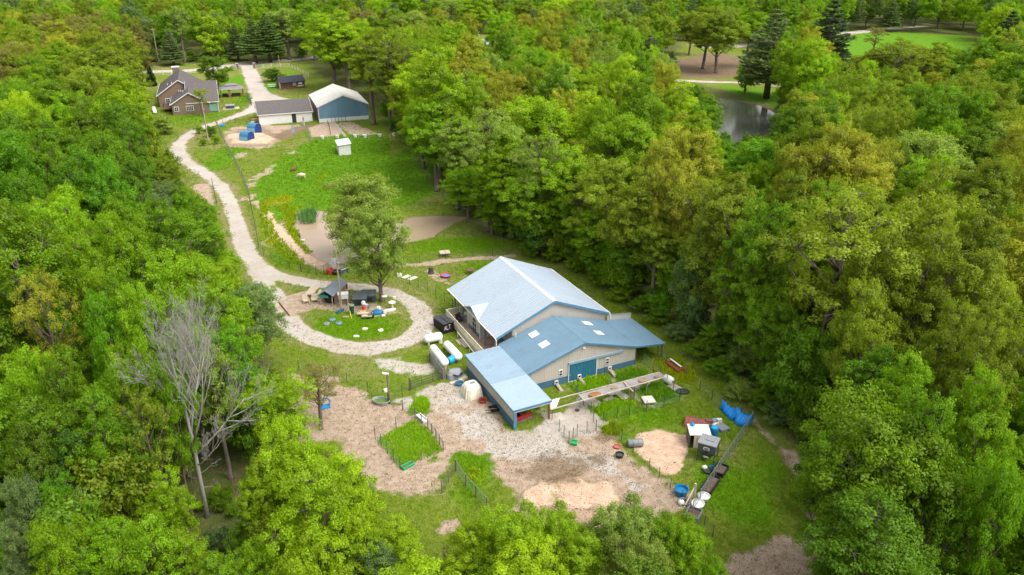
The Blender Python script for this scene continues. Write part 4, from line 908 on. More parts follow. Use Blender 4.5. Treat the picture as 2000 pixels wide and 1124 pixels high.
mb = MB(); mb.box(L(1.62, bw + .1, 1.2), (.10, .14, 2.4)); mb.box(L(-2.2, bw + .1, 1.2), (.08, .14, 2.4)); mb.box(L(-.27, bw + .1, .03), (3.8, .14, .07)); mb.build('door_frame', WHITE, ba)
mb = MB(); mb.prism([L(-2.25, bw + .02, 2.40), L(5.36, bw + .02, 2.28), L(5.36, bw + .02, 2.56), L(-2.25, bw + .02, 2.66)], (0, -.2, 0)); mb.build('door_track', RFADE, ba)
for a in (-3.25, 3.15):
    mb = MB(); mb.box(L(a, bw + .05, 1.55), (.52, .08, .82)); f = mb.build('window', WHITE, ba)
    mb = MB(); mb.box(L(a, bw + .10, 1.36), (.34, .03, .24)); mb.box(L(a, bw + .10, 1.72), (.34, .03, .2)); mb.build('pane', GLASS, f)
for a in (-3.85, -.75, 3.48):
    mb = MB(); mb.box(L(a, bw + .17, .42), (.5, .08, .62)); f = mb.build('pet_door', WHITE, ba); mb = MB(); mb.box(L(a, bw + .22, .40), (.3, .03, .40)); mb.build('flap', BLACK if a < 0 else M('rust_flap', (.25, .09, .05)), f)
mb = MB(); mb.box(L(-.24, bw + .12, 4.15), (.34, .2, .16)); mb.build('wall_lamp', WHITE, ba)
# left lean-to
for (bb0, bb1, mt) in ((b0_, be, RFADE), (be, b1_, RFADE2)):
    q = (L(aF, bb0, zf), L(aF, bb1, zf), L(aL_, bb1, zl), L(aL_, bb0, zl)); mb = MB(); slope_slab(mb, *q, .09); r_ = mb.build('lean_to_roof', mt, ba); roof_ribs(*q, .31, .03, .022).build('roof_rib', mt, r_)
mb = MB(); mb.box(L(-12.1, (b0_ + b1_) / 2, 1.22), (.12, 12.85, 2.44)); mb.box(L(-11.2, b0_ + .22, 1.2), (1.8, .1, 2.4)); mb.build('lean_to_wall', TAN, ba)
mb = MB(); mb.box(L(-12.18, (b0_ + b1_) / 2, .52), (.06, 12.9, 1.04)); wc = mb.build('wainscot', BLUE, ba)
mb = MB()
for i in range(42): mb.box(L(-12.215, b0_ + .3 + i * .31, .5), (.03, .05, 1.0))
mb.build('siding_rib', BLUE, wc)
mb = MB()
for i in range(42): mb.box(L(-12.165, b0_ + .3 + i * .31, 1.72), (.03, .05, 1.36))
mb.build('siding_rib', TAN, ba)
mb = MB(); mb.box(L(-12.0, b1_ - .28, 1.2), (.36, .14, 2.4)); mb.build('corner_trim', TRIMB, ba)
mb = MB(); mb.box(L((aF + aL_) / 2, b1_ + .02, (zf + zl) / 2 - .1), (aF - aL_ + .1, .06, .24)); mb.box(L(aF + .02, (be + b1_) / 2, zf - .12), (.06, b1_ - be - .1, .22)); mb.box(L(aL_ - .02, (b0_ + b1_) / 2, zl - .10), (.05, b1_ - b0_, .16)); mb.build('fascia', TRIMB, ba)
mb = MB(); mb.box(L((aF + aL_) / 2, b1_ - .06, zl - .24), (aF - aL_ - .1, .06, .12)); mb.build('fascia', WHITE, ba)
for b in (b1_ - .3, b1_ - 2.6, be + .2): mb = MB(); mb.box(L(aF - .1, b, 1.25), (.19, .19, 2.5)); mb.build('post', WOOD, ba)
mb = MB(); mb.box(L(aF - .1, be + 1.6, 1.1), (.08, 2.4, 2.2)); mb.build('stall_panel', WOOD, ba)
# right lean-to
q = (L(aRt, Lm + .19, zf), L(aRt, be, zf), L(11.434, be, 2.113), L(11.434, Lm + .19, 2.113)); mb = MB(); slope_slab(mb, *q, .09); r_ = mb.build('lean_to_roof', RBLUE, ba); roof_ribs(*q, .31, .03, .024).build('roof_rib', RBLUE, r_)
mb = MB(); mb.prism([L(7.75, Lm + .12, 2.45), L(11.4, Lm + .12, 2.05), L(11.4, Lm + .12, 2.75), L(7.75, Lm + .12, 3.25)], (0, .1, 0)); mb.build('parapet', TAN, ba)
mb = MB(); mb.bar(L(7.75, Lm + .07, 3.29), L(11.46, Lm + .07, 2.78), .2, .08); mb.build('parapet_cap', GALV, ba)
mb = MB(); mb.box(L((aRt + 11.43) / 2, be + .02, (zf + 2.113) / 2 - .1), (4.1, .05, .2), 0, (0, math.atan2(zf - 2.113, 4.12))); mb.build('fascia', TRIMB, ba)
for b in (be - .3, be - 3.9, Lm + .5): mb = MB(); mb.box(L(11.2, b, 1.02), (.17, .17, 2.04)); mb.build('post', WOOD, ba)
mb = MB()
for i in range(24): mb.box(L(7.35 + i * .16, Lm + .6, 1.0), (.15, .05, 2.0))
for i in range(30): mb.box(L(7.26, Lm + .8 + i * .23, 1.15), (.05, .2, 2.3))
mb.build('board_lining', WOOD, ba)

# ramps from the pet doors
for k, (a, lab) in enumerate(((-3.85, 'small wooden ramp at the pet door left of the sliding door'), (-.75, 'small wooden ramp below the sliding door of the barn'), (3.48, 'small wooden ramp at the rusty pet door right of the sliding door'))):
    P = ba.matrix_basis @ L(a, bw + .25, 0) if False else Matrix.Translation(ba.location) @ Matrix.Rotation(.45078, 4, 'Z') @ L(a, bw + .25, 0)
    o = thing('ramp', lab, 'ramp', P, .45078, 'pet door ramps'); mb = MB(); mb.prism([(-.2, 0, .34), (.2, 0, .34), (.2, -1.35, .02), (-.2, -1.35, .02)], (0, 0, .05)); mb.build('board', GREYW, o)
    mb = MB(); [mb.box((0, -.15 - i * .24, .37 - i * .057), (.38, .04, .03)) for i in range(6)]; mb.build('cleat', WOOD, o)

# generic gable block in a local frame: x across, -y toward the viewer
def lv(a, b, z): return Vector((a, -b, z))
def gable_x(root, a0, a1, b0, b1, eave, ridge, bridge, wallm, roofm, ov=.35, names=('wall', 'roof'), trim=None, walls=True):
    """ridge along x at depth bridge; b0 back, b1 front"""
    mb = MB()
    if walls:
        for a, o_ in ((a0, -1), (a1, 1)): wall_poly(mb, [lv(a, b0, 0), lv(a, b1, 0), lv(a, b1, eave), lv(a, bridge, ridge - .12), lv(a, b0, eave)], (o_, 0, 0))
        mb.box(lv((a0 + a1) / 2, b1 - .06, eave / 2), (a1 - a0 - .24, .12, eave)); mb.box(lv((a0 + a1) / 2, b0 + .06, eave / 2), (a1 - a0 - .24, .12, eave)); mb.build(names[0], wallm, root)
    k1 = (ridge - eave) / (b1 - bridge); k0 = (ridge - eave) / (bridge - b0)
    for (be_, ze) in ((b1 + ov, eave - k1 * ov), (b0 - ov, eave - k0 * ov)):
        mb = MB(); slope_slab(mb, lv(a0 - ov, bridge, ridge), lv(a1 + ov, bridge, ridge), lv(a1 + ov, be_, ze), lv(a0 - ov, be_, ze), .12); mb.build(names[1], roofm, root)
    if trim:
        mb = MB(); mb.box(lv((a0 + a1) / 2, b1 + ov + .03, eave - k1 * ov - .06), (a1 - a0 + 2 * ov, .06, .2))
        for a in (a0 - ov - .03, a1 + ov + .03):
            mb.bar(lv(a, bridge, ridge - .05), lv(a, b1 + ov, eave - k1 * ov - .05), .06, .2); mb.bar(lv(a, bridge, ridge - .05), lv(a, b0 - ov, eave - k0 * ov - .05), .06, .2)
        mb.build('fascia', trim, root)
def gable_y(root, a0, a1, b0, b1, eave, ridge, aridge, wallm, roofm, ov=.35, ovf=.4, names=('wall', 'roof'), trim=None):
    """ridge runs away from the viewer at across position aridge"""
    mb = MB()
    for b, o_ in ((b0, 1), (b1, -1)): wall_poly(mb, [lv(a0, b, 0), lv(a1, b, 0), lv(a1, b, eave), lv(aridge, b, ridge - .12), lv(a0, b, eave)], (0, o_, 0))
    for a in (a0 + .06, a1 - .06): mb.box(lv(a, (b0 + b1) / 2, eave / 2), (.12, b1 - b0 - .24, eave))
    mb.build(names[0], wallm, root)
    for a, sg in ((a0, -1), (a1, 1)):
        k = (ridge - eave) / abs(a - aridge); ae = a + sg * ov; ze = eave - k * ov
        mb = MB(); slope_slab(mb, lv(aridge, b0 - ovf, ridge), lv(aridge, b1 + ovf, ridge), lv(ae, b1 + ovf, ze), lv(ae, b0 - ovf, ze), .12); mb.build(names[1], roofm, root)
        if trim:
            mb = MB(); mb.bar(lv(aridge, b1 + ovf + .03, ridge - .05), lv(ae, b1 + ovf + .03, ze - .05), .06, .24); mb.bar(lv(ae + sg * .03, b0, ze - .06), lv(ae + sg * .03, b1 + ovf, ze - .06), .06, .18); mb.build('fascia', trim, root)
def window(root, a, z, w, h, b, n=1, frame=WHITE, cols=2, rows=2):
    mb = MB(); mb.box(lv(a, b + .05, z), (w + .2, .1, h + .2)); f = mb.build('window', frame, root)
    mb = MB()
    for i in range(cols):
        for j in range(rows):
            mb.box(lv(a - w / 2 + (i + .5) * w / cols, b + .11, z - h / 2 + (j + .5) * h / rows), (w / cols - .09, .03, h / rows - .09))
    mb.build('pane', GLASS, f)

# brown house
ho = thing('house', 'brown house with dark shingle gables and white trim by the driveway', 'house', (-99.15, 225.17, 0), R(20))
gable_y(ho, .1, 10.0, -20, 0, 3.35, 6.3, 5.05, HTAN, SHING, .5, .4, trim=WHITE)
gable_x(ho, 4.5, 12.7, -26, -.4, 3.35, 7.3, -13.2, HTAN, SHING, .45, trim=WHITE)
gable_y(ho, -4.1, 8.4, -36, -13.7, 3.8, 7.9, 2.15, HTAN, SHING, .5, .4, trim=WHITE)
window(ho, 1.25, 1.75, 1.1, 1.2, 0); window(ho, 4.9, 1.75, 1.9, 1.3, 0, cols=4); window(ho, -1.6, 1.9, 1.2, 1.2, -13.7)
mb = MB(); mb.box(lv(11.35, -.34, 1.5), (2.3, .1, 2.2)); mb.build('porch_screen', M('teal_mesh', (.16, .33, .24), .6), ho)
mb = MB(); mb.box(lv(12.75, -.3, 1.6), (.14, .14, 3.2)); mb.build('porch_post', WHITE, ho)
for (a, b, z) in ((-1.2, -18, 5.8), (.2, -16, 6.4), (2.6, -11, 4.75), (3.4, -7, 5.25), (2.0, -13, 4.4)):
    mb = MB(); mb.tube([lv(a, b, z), lv(a, b, z + .55)], .11, 8); mb.build('vent_pipe', WHITE, ho)
mb = MB(); mb.box(lv(.9, -37.2, 4.2), (2.0, 1.5, 8.4)); ch_ = mb.build('chimney', M('tan_stone', (.20, .155, .12), .9, .2, 4), ho); mb = MB(); mb.box(lv(.9, -37.2, 8.5), (2.4, 1.8, .24)); mb.build('chimney_cap', WHITE, ch_)
mb = MB(); mb.box(lv(-1.4, -7.5, 1.0), (2.6, 5.5, .2)); [mb.box(lv(x, b, .5), (.15, .15, 1.0)) for x in (-2.6, -.3) for b in (-5, -10)]; mb.box(lv(-2.65, -7.5, 1.6), (.06, 5.5, 1.0)); mb.build('side_deck', M('dark_deck', (.12, .07, .045)), ho)
# garage
ga = thing('garage', 'long white garage with brown shingle roof beside the blue building', 'garage', (-69.98, 212.53, 0), R(20.5))
gable_x(ga, .0, 14.4, -10.5, 0, 2.9, 5.2, -7.4, WHITE, SHING2, .3, trim=WHITE)
mb = MB(); mb.prism([lv(-.14, -10.5, 0), lv(-.14, .02, 0), lv(-.14, .02, 2.8), lv(-.14, -7.4, 5.0), lv(-.14, -10.5, 2.8)], (.12, 0, 0)); mb.build('end_wall', M('ochre_wall', (.33, .22, .11)), ga)
mb = MB(); mb.box(lv(9.4, .02, 1.22), (1.15, .06, 2.45)); mb.build('doorway', DARKI, ga)  # flat dark panel; shade inside the open doorway is put into its colour
mb = MB(); [mb.box(lv(.25 + i * .42, .015, 1.42), (.035, .03, 2.75)) for i in range(34) if not 8.75 < .25 + i * .42 < 10.05]; mb.build('siding_rib', WHITE, ga)
# blue gabled building
bb_ = thing('blue_building', 'blue gabled building with white metal roof at the top of the pasture', 'building', (-54.16, 215.73, 0), R(20))
gable_y(bb_, .0, 13.9, -19.5, 0, 4.45, 7.15, 7.15, BARNB, WROOF, .25, .15, trim=WHITE)
mb = MB(); mb.box(lv(6.95, .04, .52), (13.9, .08, 1.04)); mb.build('base_panel', WHITE, bb_); mb = MB(); mb.box(lv(.0, .05, 2.2), (.14, .12, 4.4)); mb.build('corner_trim', WHITE, bb_)
mb = MB(); [mb.box(lv(.35 + i * .46, .012, (4.45 + 2.7 - 2.7 * abs(.35 + i * .46 - 6.95) / 6.95) / 2 + .4), (.05, .03, 4.45 + 2.7 - 2.7 * abs(.35 + i * .46 - 6.95) / 6.95 - 1.2)) for i in range(30)]; mb.build('siding_rib', BARNB, bb_)
mb = MB(); mb.box(lv(-.05, -9.8, 2.15), (.08, 19.3, 4.3)); mb.build('brick_side', BRICK, bb_)
# small white shed in the pasture
sh = thing('shed', 'small white shed with flat sloping roof standing in the green pasture', 'shed', (-41.29, 180.21, 0), R(18))
mb = MB()
wall_poly(mb, [lv(0, 0, 0), lv(2.8, 0, 0), lv(2.8, 0, 2.6), lv(0, 0, 2.35)], (0, -1, 0)); wall_poly(mb, [lv(0, -5.4, 0), lv(2.8, -5.4, 0), lv(2.8, -5.4, 2.6), lv(0, -5.4, 2.35)], (0, 1, 0)); mb.box(lv(.06, -2.7, 1.17), (.12, 5.2, 2.34)); mb.box(lv(2.74, -2.7, 1.29), (.12, 5.2, 2.58)); mb.build('wall', WHITE, sh)
mb = MB(); mb.prism([lv(-.25, -5.7, 2.36), lv(3.05, -5.7, 2.66), lv(3.05, .25, 2.66), lv(-.25, .25, 2.36)], (0, 0, .12)); mb.build('roof', WHITE, sh)
mb = MB(); [mb.box(lv(-.02, -.5 - i * .55, 1.15), (.04, .05, 2.25)) for i in range(9)]; mb.build('siding_rib', WHITE, sh)
# black roofed shed with fence
q = G(549.7, 175.5); bs = thing('shed', 'brown shed with black roof and white door right of the upper driveway', 'shed', q, R(30))
gable_x(bs, 0, 8.2, -6.5, 0, 2.3, 3.9, -3.2, M('shed_brown', (.12, .065, .045)), M('black_roof', (.035, .037, .05), .6), .25, trim=BLACK)
mb = MB(); mb.box(lv(-.1, -1.2, 1.15), (.1, 1.3, 2.2)); mb.build('door', WHITE, bs); window(bs, 4.6, 1.5, .8, .7, 0); mb = MB(); mb.box(lv(6.6, .35, .8), (2.0, .5, .25)); mb.box(lv(6.6, .1, 1.6), (1.2, .1, .5)); mb.build('bench_shelf', WHITE, bs)
# gazebo
q = G(433, 192); gz = thing('gazebo', 'open gazebo with two tier grey roof beside the brown house', 'gazebo', q, R(22))
def hip(mb, x0, x1, y0, y1, z0, ix, iy, z1):
    A = [lv(x0, y1, z0), lv(x1, y1, z0), lv(x1, y0, z0), lv(x0, y0, z0)]; B_ = [lv(x0 + ix, y1 - iy, z1), lv(x1 - ix, y1 - iy, z1), lv(x1 - ix, y0 + iy, z1), lv(x0 + ix, y0 + iy, z1)]
    mb.add(A + B_, [(3, 2, 1, 0), (4, 5, 6, 7), (0, 1, 5, 4), (1, 2, 6, 5), (2, 3, 7, 6), (3, 0, 4, 7)])
GZR = M('gazebo_roof', (.20, .175, .18), .6)
mb = MB(); hip(mb, -.4, 7.3, -5.5, .4, 2.5, 1.9, 1.9, 3.4); mb.build('roof', GZR, gz); mb = MB(); hip(mb, 1.4, 5.5, -3.9, -1.2, 3.55, 1.0, 1.0, 4.05); mb.build('roof_cap', GZR, gz)
for x, b in ((0, 0), (6.9, 0), (0, -5), (6.9, -5)): mb = MB(); mb.box(lv(x, b, 1.25), (.28, .28, 2.5)); mb.build('post', BRICK if x else WOOD, gz)
mb = MB(); mb.box(lv(2.6, -.1, 1.25), (.6, .6, 2.5)); mb.build('brick_pier', BRICK, gz); mb = MB(); mb.box(lv(4.6, -2, .45), (2.6, 1.4, .9)); mb.box(lv(1.3, -2.6, .4), (1.4, 1.4, .8)); mb.build('seating', M('dark_wicker', (.045, .032, .028)), gz)
q = G(441, 214); ht = thing('hot_tub', 'dark hot tub with grey cover on a pale patio by the house', 'hot tub', q, R(18)); mb = MB(); mb.box((1.3, 1.0, .5), (2.4, 2.0, .95)); mb.build('cabinet', M('tub_cabinet', (.045, .06, .075)), ht, bevel=.05); mb = MB(); mb.box((1.3, 1.0, 1.03), (2.6, 2.2, .12)); mb.build('cover', GALV, ht, bevel=.04)
mb = MB(); mb.box((1.6, .9, .04), (4.6, 3.4, .08)); o = mb.build('patio', M('patio_stone', (.55, .46, .36)), None, loc=q, rot=R(18)); tag(o, kind='structure')
# far low house
q = G(935, 101); fh = thing('far_house', 'low far house with pale metal roof half hidden by trees', 'house', q, R(10))
gable_x(fh, 0, 17, -9, 0, 3.2, 5.0, -4.5, M('far_brick', (.21, .10, .065)), M('far_roof', (.40, .41, .45), .4), .5, trim=M('far_trim', (.08, .05, .04))); window(fh, 12, 1.8, 1.4, 1.2, 0); window(fh, 5, 1.8, 1.4, 1.2, 0)
mb = MB(); mb.box(lv(-7.5, -6, 2.7), (14, 6, .25)); mb.build('carport_roof', WROOF, fh); mb = MB(); [mb.box(lv(-14 + i * 4.3, -3.3, 1.3), (.2, .2, 2.6)) for i in range(4)]; mb.build('carport_post', WOOD, fh); mb = MB(); [mb.box(lv(-9 + i * .5, 2.5, .7), (.4, .06, 1.4)) for i in range(18)]; mb.build('board_fence', WOOD, fh)
# ------------------------------------------------------------------ fences and gates
MESHW = M('fence_wire', (.20, .24, .215), .5, .1, metal=.4); POSTG = M('steel_post', (.075, .085, .08), .6, .2); POSTW = M('wood_post', (.20, .155, .115), .9, .25, 2)
def fence(pts, h, gap, label, post=POSTG, pw=.07, hs=.20, vs=.20, rad=.0085, rails=0, ground=None, name='wire_fence', cat='fence', wire=MESHW, board=None):
    Q = [G(*p) if len(p) == 2 else Vector(p) for p in pts]; o0 = Q[0].copy(); root = thing(name, label, cat, o0)
    Q = [q - o0 for q in Q]; w = MB(); first = None; Z = Vector((0, 0, 1)); pos = []
    for i in range(len(Q) - 1):
        a, b = Q[i], Q[i + 1]; n = max(1, round((b - a).length / gap))
        for k in range(n): pos.append(a.lerp(b, k / n))
        ln = (b - a).length
        if vs:
            for k in range(int(ln / vs)): p = a.lerp(b, k * vs / ln); w.bar(p, p + Z * h, rad, n=3, cap=False)
        if hs:
            for k in range(int(h / hs) + 1): w.bar(a + Z * min(h, .04 + k * hs), b + Z * min(h, .04 + k * hs), rad, n=3, cap=False)
        for k in range(rails):
            z = h - .02 if k == 0 else h * (1 - k / max(1, rails - .0)); w.bar(a + Z * z, b + Z * z, .05, .05)
    pos.append(Q[-1])
    for p in pos:
        if first is None:
            mb = MB(); mb.tube([(0, 0, -.1), (0, 0, h + .12)], pw / 2, 6); first = mb.build('post', post, root, loc=p)
        else:
            c = first.copy(); COL.objects.link(c); c.parent = root; c.location = p
    if w.v: w.build('wire_mesh' if not board else 'rails', wire, root)
    return root
fence([(422,241),(436,275),(456,311),(473,348),(485,377),(492,410),(500,450),(506,485),(515,500)], 1.5, 3.2, 'long wire fence along the west side of the green pasture', POSTW, .12)
fence([(515,500),(530,507),(548,516),(563,523)], 1.3, 2.5, 'short wire fence bending round the dirt patch by the driveway')
IRON = M('iron_bars', (.09, .075, .065), .6)
fence([(589,531),(618,537),(648,537)], 1.4, 1.5, 'brown iron bar fence between the pond and the gravel loop', IRON, .08, hs=.65, vs=.14, rad=.016, name='iron_fence', wire=IRON)
fence([(566,526),(588,531)], 1.2, 3, 'dark bar gate beside the iron fence near the pond', IRON, .12, hs=.55, vs=.35, rad=.02, name='gate', cat='gate', wire=IRON)
fence([(712,527),(760,520),(820,514),(870,508),(924,502),(1000,497)], 1.3, 3.4, 'wire fence running from the pond tree to the barn along the dirt path')
fence([(800,555),(835,570),(868,590),(884,600)], 1.4, 2.6, 'wire fence from the gravel loop to the barn porch corner')
fence([(733,858),(757,888),(782,918)], 1.5, 1.7, 'mesh fence on the left side of the small grass pen')
fence([(733,858),(774,838),(811,819)], 1.4, 2.2, 'thin wire fence on the upper side of the small grass pen', hs=.3, vs=.5)
fence([(811,819),(836,838),(852,858),(866,882)], 1.2, 1.4, 'grey board topped mesh fence right of the small grass pen', POSTW, .12, rails=1, rad=.013)
fence([(782,918),(823,899),(866,882)], 1.0, 2.6, 'nearly invisible wire fence on the lower side of the small grass pen', hs=.35, vs=0)
fence([(863,964),(876,942),(890,920)], 1.3, 1.3, 'left arm of the V shaped grey fence', POSTW, .13, rad=.015)
fence([(891,921),(910,950),(930,972),(951,995)], 1.3, 1.9, 'right arm of the V shaped grey fence', POSTW, .16, rad=.015, rails=1)
fence([(584,722),(628,734),(678,748),(719,766),(758,788)], 1.3, 2.4, 'wire fence below the gravel loop running to the tall lamp pole')
fence([(762,788),(786,776),(803,764)], 1.5, 1.8, 'mesh fence between the tall lamp pole and the farm gate')
fence([(762,790),(787,802),(811,818)], 1.3, 1.6, 'short post fence between the oval tank and the grass pen', POSTW, .13)
fence([(1467,829),(1448,858),(1425,892),(1405,922),(1380,960),(1352,1005)], 1.5, 2.0, 'tall grey mesh fence along the right side of the yard', GALV, .09, rad=.015, rails=1)
fence([(1467,829),(1440,816),(1410,797),(1390,782),(1366,764)], 1.3, 2.2, 'wire fence at the woods edge with blue tarps over it')
fence([(1352,1005),(1375,1030),(1392,1048)], 1.2, 1.6, 'low mesh fence below the white tubs')
fence([(1199,840),(1214,862),(1236,885),(1268,915),(1287,932),(1332,976)], 1.1, 2.4, 'low wire fence along the edge of the straw patch', hs=.28)
# dog runs beside the barn
fence([(1078,822),(1092,843),(1111,866)], 1.4, 1.5, 'wire fence on the left side of the first gravel run'); fence([(1111,866),(1127,852),(1146,847),(1164,843)], 1.4, 1.0, 'wire fence along the front of the gravel run')
fence([(1125,776),(1154,808),(1164,843)], 1.4, 2.2, 'wire divider between the gravel run and the weedy run'); fence([(1164,843),(1178,828),(1205,817),(1229,811),(1262,805)], 1.4, 1.8, 'wire fence along the front of the weedy run')
fence([(1216,757),(1238,778),(1262,805)], 1.4, 2.2, 'wire divider beside the grassy right hand run'); fence([(1262,805),(1296,797),(1327,783)], 1.4, 1.8, 'green wire fence along the front of the right hand run', wire=M('green_wire', (.12, .26, .19), .5), rad=.012)
fence([(1327,783),(1302,752),(1276,725),(1254,706)], 1.4, 2.0, 'green wire fence at the right side of the runs', wire=M('green_wire', (.12, .26, .19)), rad=.012)
fence([(1180,735),(1206,765)], 1.3, 2.0, 'wire divider behind the shade cloth'); fence([(1120,757),(1135,785)], 1.3, 2.0, 'wire divider near the first pet door ramp')
fence([(1284,693),(1300,714)], 1.3, 1.6, 'green wire gate at the right lean-to of the barn', wire=M('green_wire', (.12, .26, .19)), name='gate', cat='gate')
# upper farm
WB = M('white_rail', (.74, .72, .68), .6)
fence([(250,150),(285,147),(335,146),(372,143),(420,139),(462,136)], 1.3, 3.5, 'white board fence along the road behind the brown house', WB, .16, hs=.42, vs=0, rad=.07, name='board_fence', wire=WB, board=1)
fence([(499,134),(530,131),(565,131),(582,139),(603,150)], 1.3, 3.5, 'white rail fence right of the driveway entrance', WB, .16, hs=.42, vs=0, rad=.07, name='board_fence', wire=WB, board=1)
fence([(548,179),(580,175),(612,170)], 1.2, 2.5, 'orange brown board fence below the black roofed shed', WOOD, .14, hs=.4, vs=0, rad=.1, name='board_fence', wire=M('orange_board', (.36, .19, .10)), board=1)
fence([(597,254),(602,266),(608,277)], 1.1, 1.8, 'grey wire fence at the left end of the garden', GALV, .08); fence([(608,277),(640,275),(680,273),(720,272),(762,269)], 1.1, 2.4, 'wire fence along the lower side of the garden', GALV, .08)
fence([(634,239),(655,238),(675,237)], 1.0, .9, 'row of dark stakes at the foot of the blue wall', POSTG, .12, vs=.6); fence([(640,240),(644,252),(646,265)], .7, 1.4, 'low plank fence between the garden beds', POSTW, .1, hs=.2, vs=0, rad=.05)
fence([(435,242),(450,240),(470,243)], 1.3, 2.4, 'wire fence between the upper lane and the straw mound', POSTG); fence([(492,207),(486,196),(482,190)], 1.7, 1.5, 'dark mesh fence panel beside the driveway apron', hs=.12, vs=.12, rad=.02)
fence([(396,405),(424,402),(415,360)], 1.2, 2.6, 'wire fence round the small dirt pen beside the driveway', POSTG, .09)
for (px, py, lab) in ((464,135,'left stone gate pillar with dark iron gate by the road'), (497,134,'right stone gate pillar with dark iron gate by the road')):
    o = thing('gate_pillar', lab, 'gate pillar', G(px, py), R(18), 'driveway gate pillars'); mb = MB(); mb.box((0, 0, 1.0), (.9, .9, 2.0)); mb.build('pillar', M('pillar_stone', (.16, .12, .10)), o); mb = MB(); mb.box((0, 0, 2.08), (1.1, 1.1, .16)); mb.build('cap', CONC, o)
    mb = MB(); [mb.bar((.6 * s_ + .18 * i * s_, 0, .2), (.6 * s_ + .18 * i * s_, 0, 1.5), .05) for s_ in ((1,) if px > 480 else (-1,)) for i in range(10)]; mb.build('iron_gate', IRON, o)
# tubular farm gate
a, b = G(803, 762), G(867, 741); g_ = thing('farm_gate', 'dark tubular farm gate between gravel drive and dirt yard', 'gate', a, heading(a, b)); ln = (b - a).length
mb = MB(); [mb.bar((0, 0, z), (ln, 0, z), .055) for z in (.25, .55, .85, 1.2)]; [mb.bar((x, 0, .25), (x, 0, 1.2), .05) for x in (.04, ln * .33, ln * .66, ln - .04)]; mb.build('rails', POSTG, g_)
for x in (-.12, ln + .12): mb = MB(); mb.tube([(x, 0, 0), (x, 0, 1.75)], .11, 8); mb.build('post', POSTW, g_)

# ------------------------------------------------------------------ poles
POLE = M('pole_wood', (.36, .29, .21), .9, .2, 2, stretch=(1, 1, .2))
def pole(px, py, h, label, arm=None, r=.15, rest=()):
    o = thing('utility_pole', label, 'pole', G(px, py), 0); mb = MB(); mb.tube([(0, 0, 0), (0, 0, h)], [r, r * .7], 8); mb.build('shaft', POLE, o)
    if arm: mb = MB(); mb.box((0, 0, h - .5), (arm, .12, .14), .5); mb.build('cross_arm', POLE, o)
    mb = MB(); mb.lathe([(.05, 0), (.13, .06), (.13, .3), (.05, .36)], (.24, -.1, h - 2.2), 8); mb.bar((0, 0, h - 2.0), (.24, -.1, h - 2.0), .06); mb.build('lamp', GALV, o)
    return o
pole(667, 603, 9.0, 'wooden utility pole standing at the small hut in the gravel loop'); pole(406.8, 275, 10.0, 'leaning wooden utility pole in the verge below the house', .0); pole(549, 152, 8.0, 'wooden pole beside the black roofed shed', 0, .13); pole(311, 126, 14, 'tall utility pole at the edge of the far left woods', 2.0, .18)
o = thing('lamp_pole', 'tall post with a white floodlight beside the farm gate', 'pole', G(760.5, 789)); mb = MB(); mb.tube([(0, 0, 0), (0, 0, 3.9)], .10, 8); mb.build('shaft', POSTW, o); mb = MB(); mb.box((-.18, 0, 3.95), (.75, .22, .16), .2, (.0, .35)); mb.build('lamp_head', WHITE, o)
o = thing('post', 'short weathered post in the grass by the red trough', 'post', G(1340, 731)); mb = MB(); mb.tube([(0, 0, 0), (.04, 0, 1.35)], [.09, .07], 7); mb.build('shaft', POSTW, o); mb = MB(); mb.lathe([(.07, 1.33), (.02, 1.38)], (.04, 0, 0), 7); mb.build('top', GREYW, o)
o = thing('boom_gate', 'pale horizontal pole gate behind the hut by the big tree', 'gate', G(667, 540)); b = G(699, 527) - G(667, 540); mb = MB(); mb.bar((0, 0, 1.0), (b.x, b.y, 1.0), .11); mb.build('boom', M('pale_pole', (.55, .49, .40)), o); mb = MB(); mb.tube([(0, 0, 0), (0, 0, 1.2)], .09, 7); mb.tube([(b.x, b.y, 0), (b.x, b.y, 1.1)], .07, 7); mb.build('support', POSTW, o)

# ------------------------------------------------------------------ tanks, tubs, barrels
def capsule(mb, ln, r, c=(0, 0, 0), n=20, k=.75):
    pr = [(r * math.sin(t), -ln / 2 + r * k - r * k * math.cos(t)) for t in [i * math.pi / 12 for i in range(1, 7)]]
    pr = [(r * .03, -ln / 2)] + pr; pr += [(q[0], -q[1]) for q in reversed(pr)]
    return mb.lathe(pr, c, n, axis='X')
TANKW = M('tank_white', (.86, .85, .82), .35, .03, 1, dirt=(.62, .58, .50, .25))
def tank(pa, pb, z, r, label, legs=True):
    a, b = G(*pa, z), G(*pb, z); m = (a + b) / 2; o = thing('propane_tank', label, 'propane tank', (m.x, m.y, 0), heading(a, b), 'white propane tanks'); ln = (b - a).length
    mb = MB(); capsule(mb, ln, r, (0, 0, z)); mb.build('body', TANKW, o, smooth=True)
    mb = MB(); mb.lathe([(.2, 0), (.2, .14), (.15, .2)], (ln * -.12, 0, z + r - .03), 12); mb.build('valve_dome', TANKW, o, smooth=True)
    for s_ in (-1, 1): mb = MB(); mb.box((s_ * ln * .3, 0, (z - r) / 2 + .06), (.25, r * 1.5, z - r + .22)); mb.build('saddle', CONC, o)
    mb = MB(); mb.tube([(-ln * .33, r * 1.0, .1), (-ln * .33, r * .98, z), (-ln * .33, r * .3, z + r + .02)], .03, 5); mb.build('pipe', POSTG, o)
tank((828, 663.5), (864, 656), .85, .56, 'white propane tank lying crosswise nearest the black shelter'); tank((871, 671), (898, 699.5), .82, .52, 'long white propane tank next to the lean-to corner'); tank((844, 678), (871, 711), 1.35, .50, 'long white propane tank behind the grey metal screen')
tank((286.5, 213), (287.5, 222), .7, .55, 'small white propane tank, left one behind the house'); tank((300, 211), (302.5, 219.5), .7, .55, 'small white propane tank, right one behind the house')
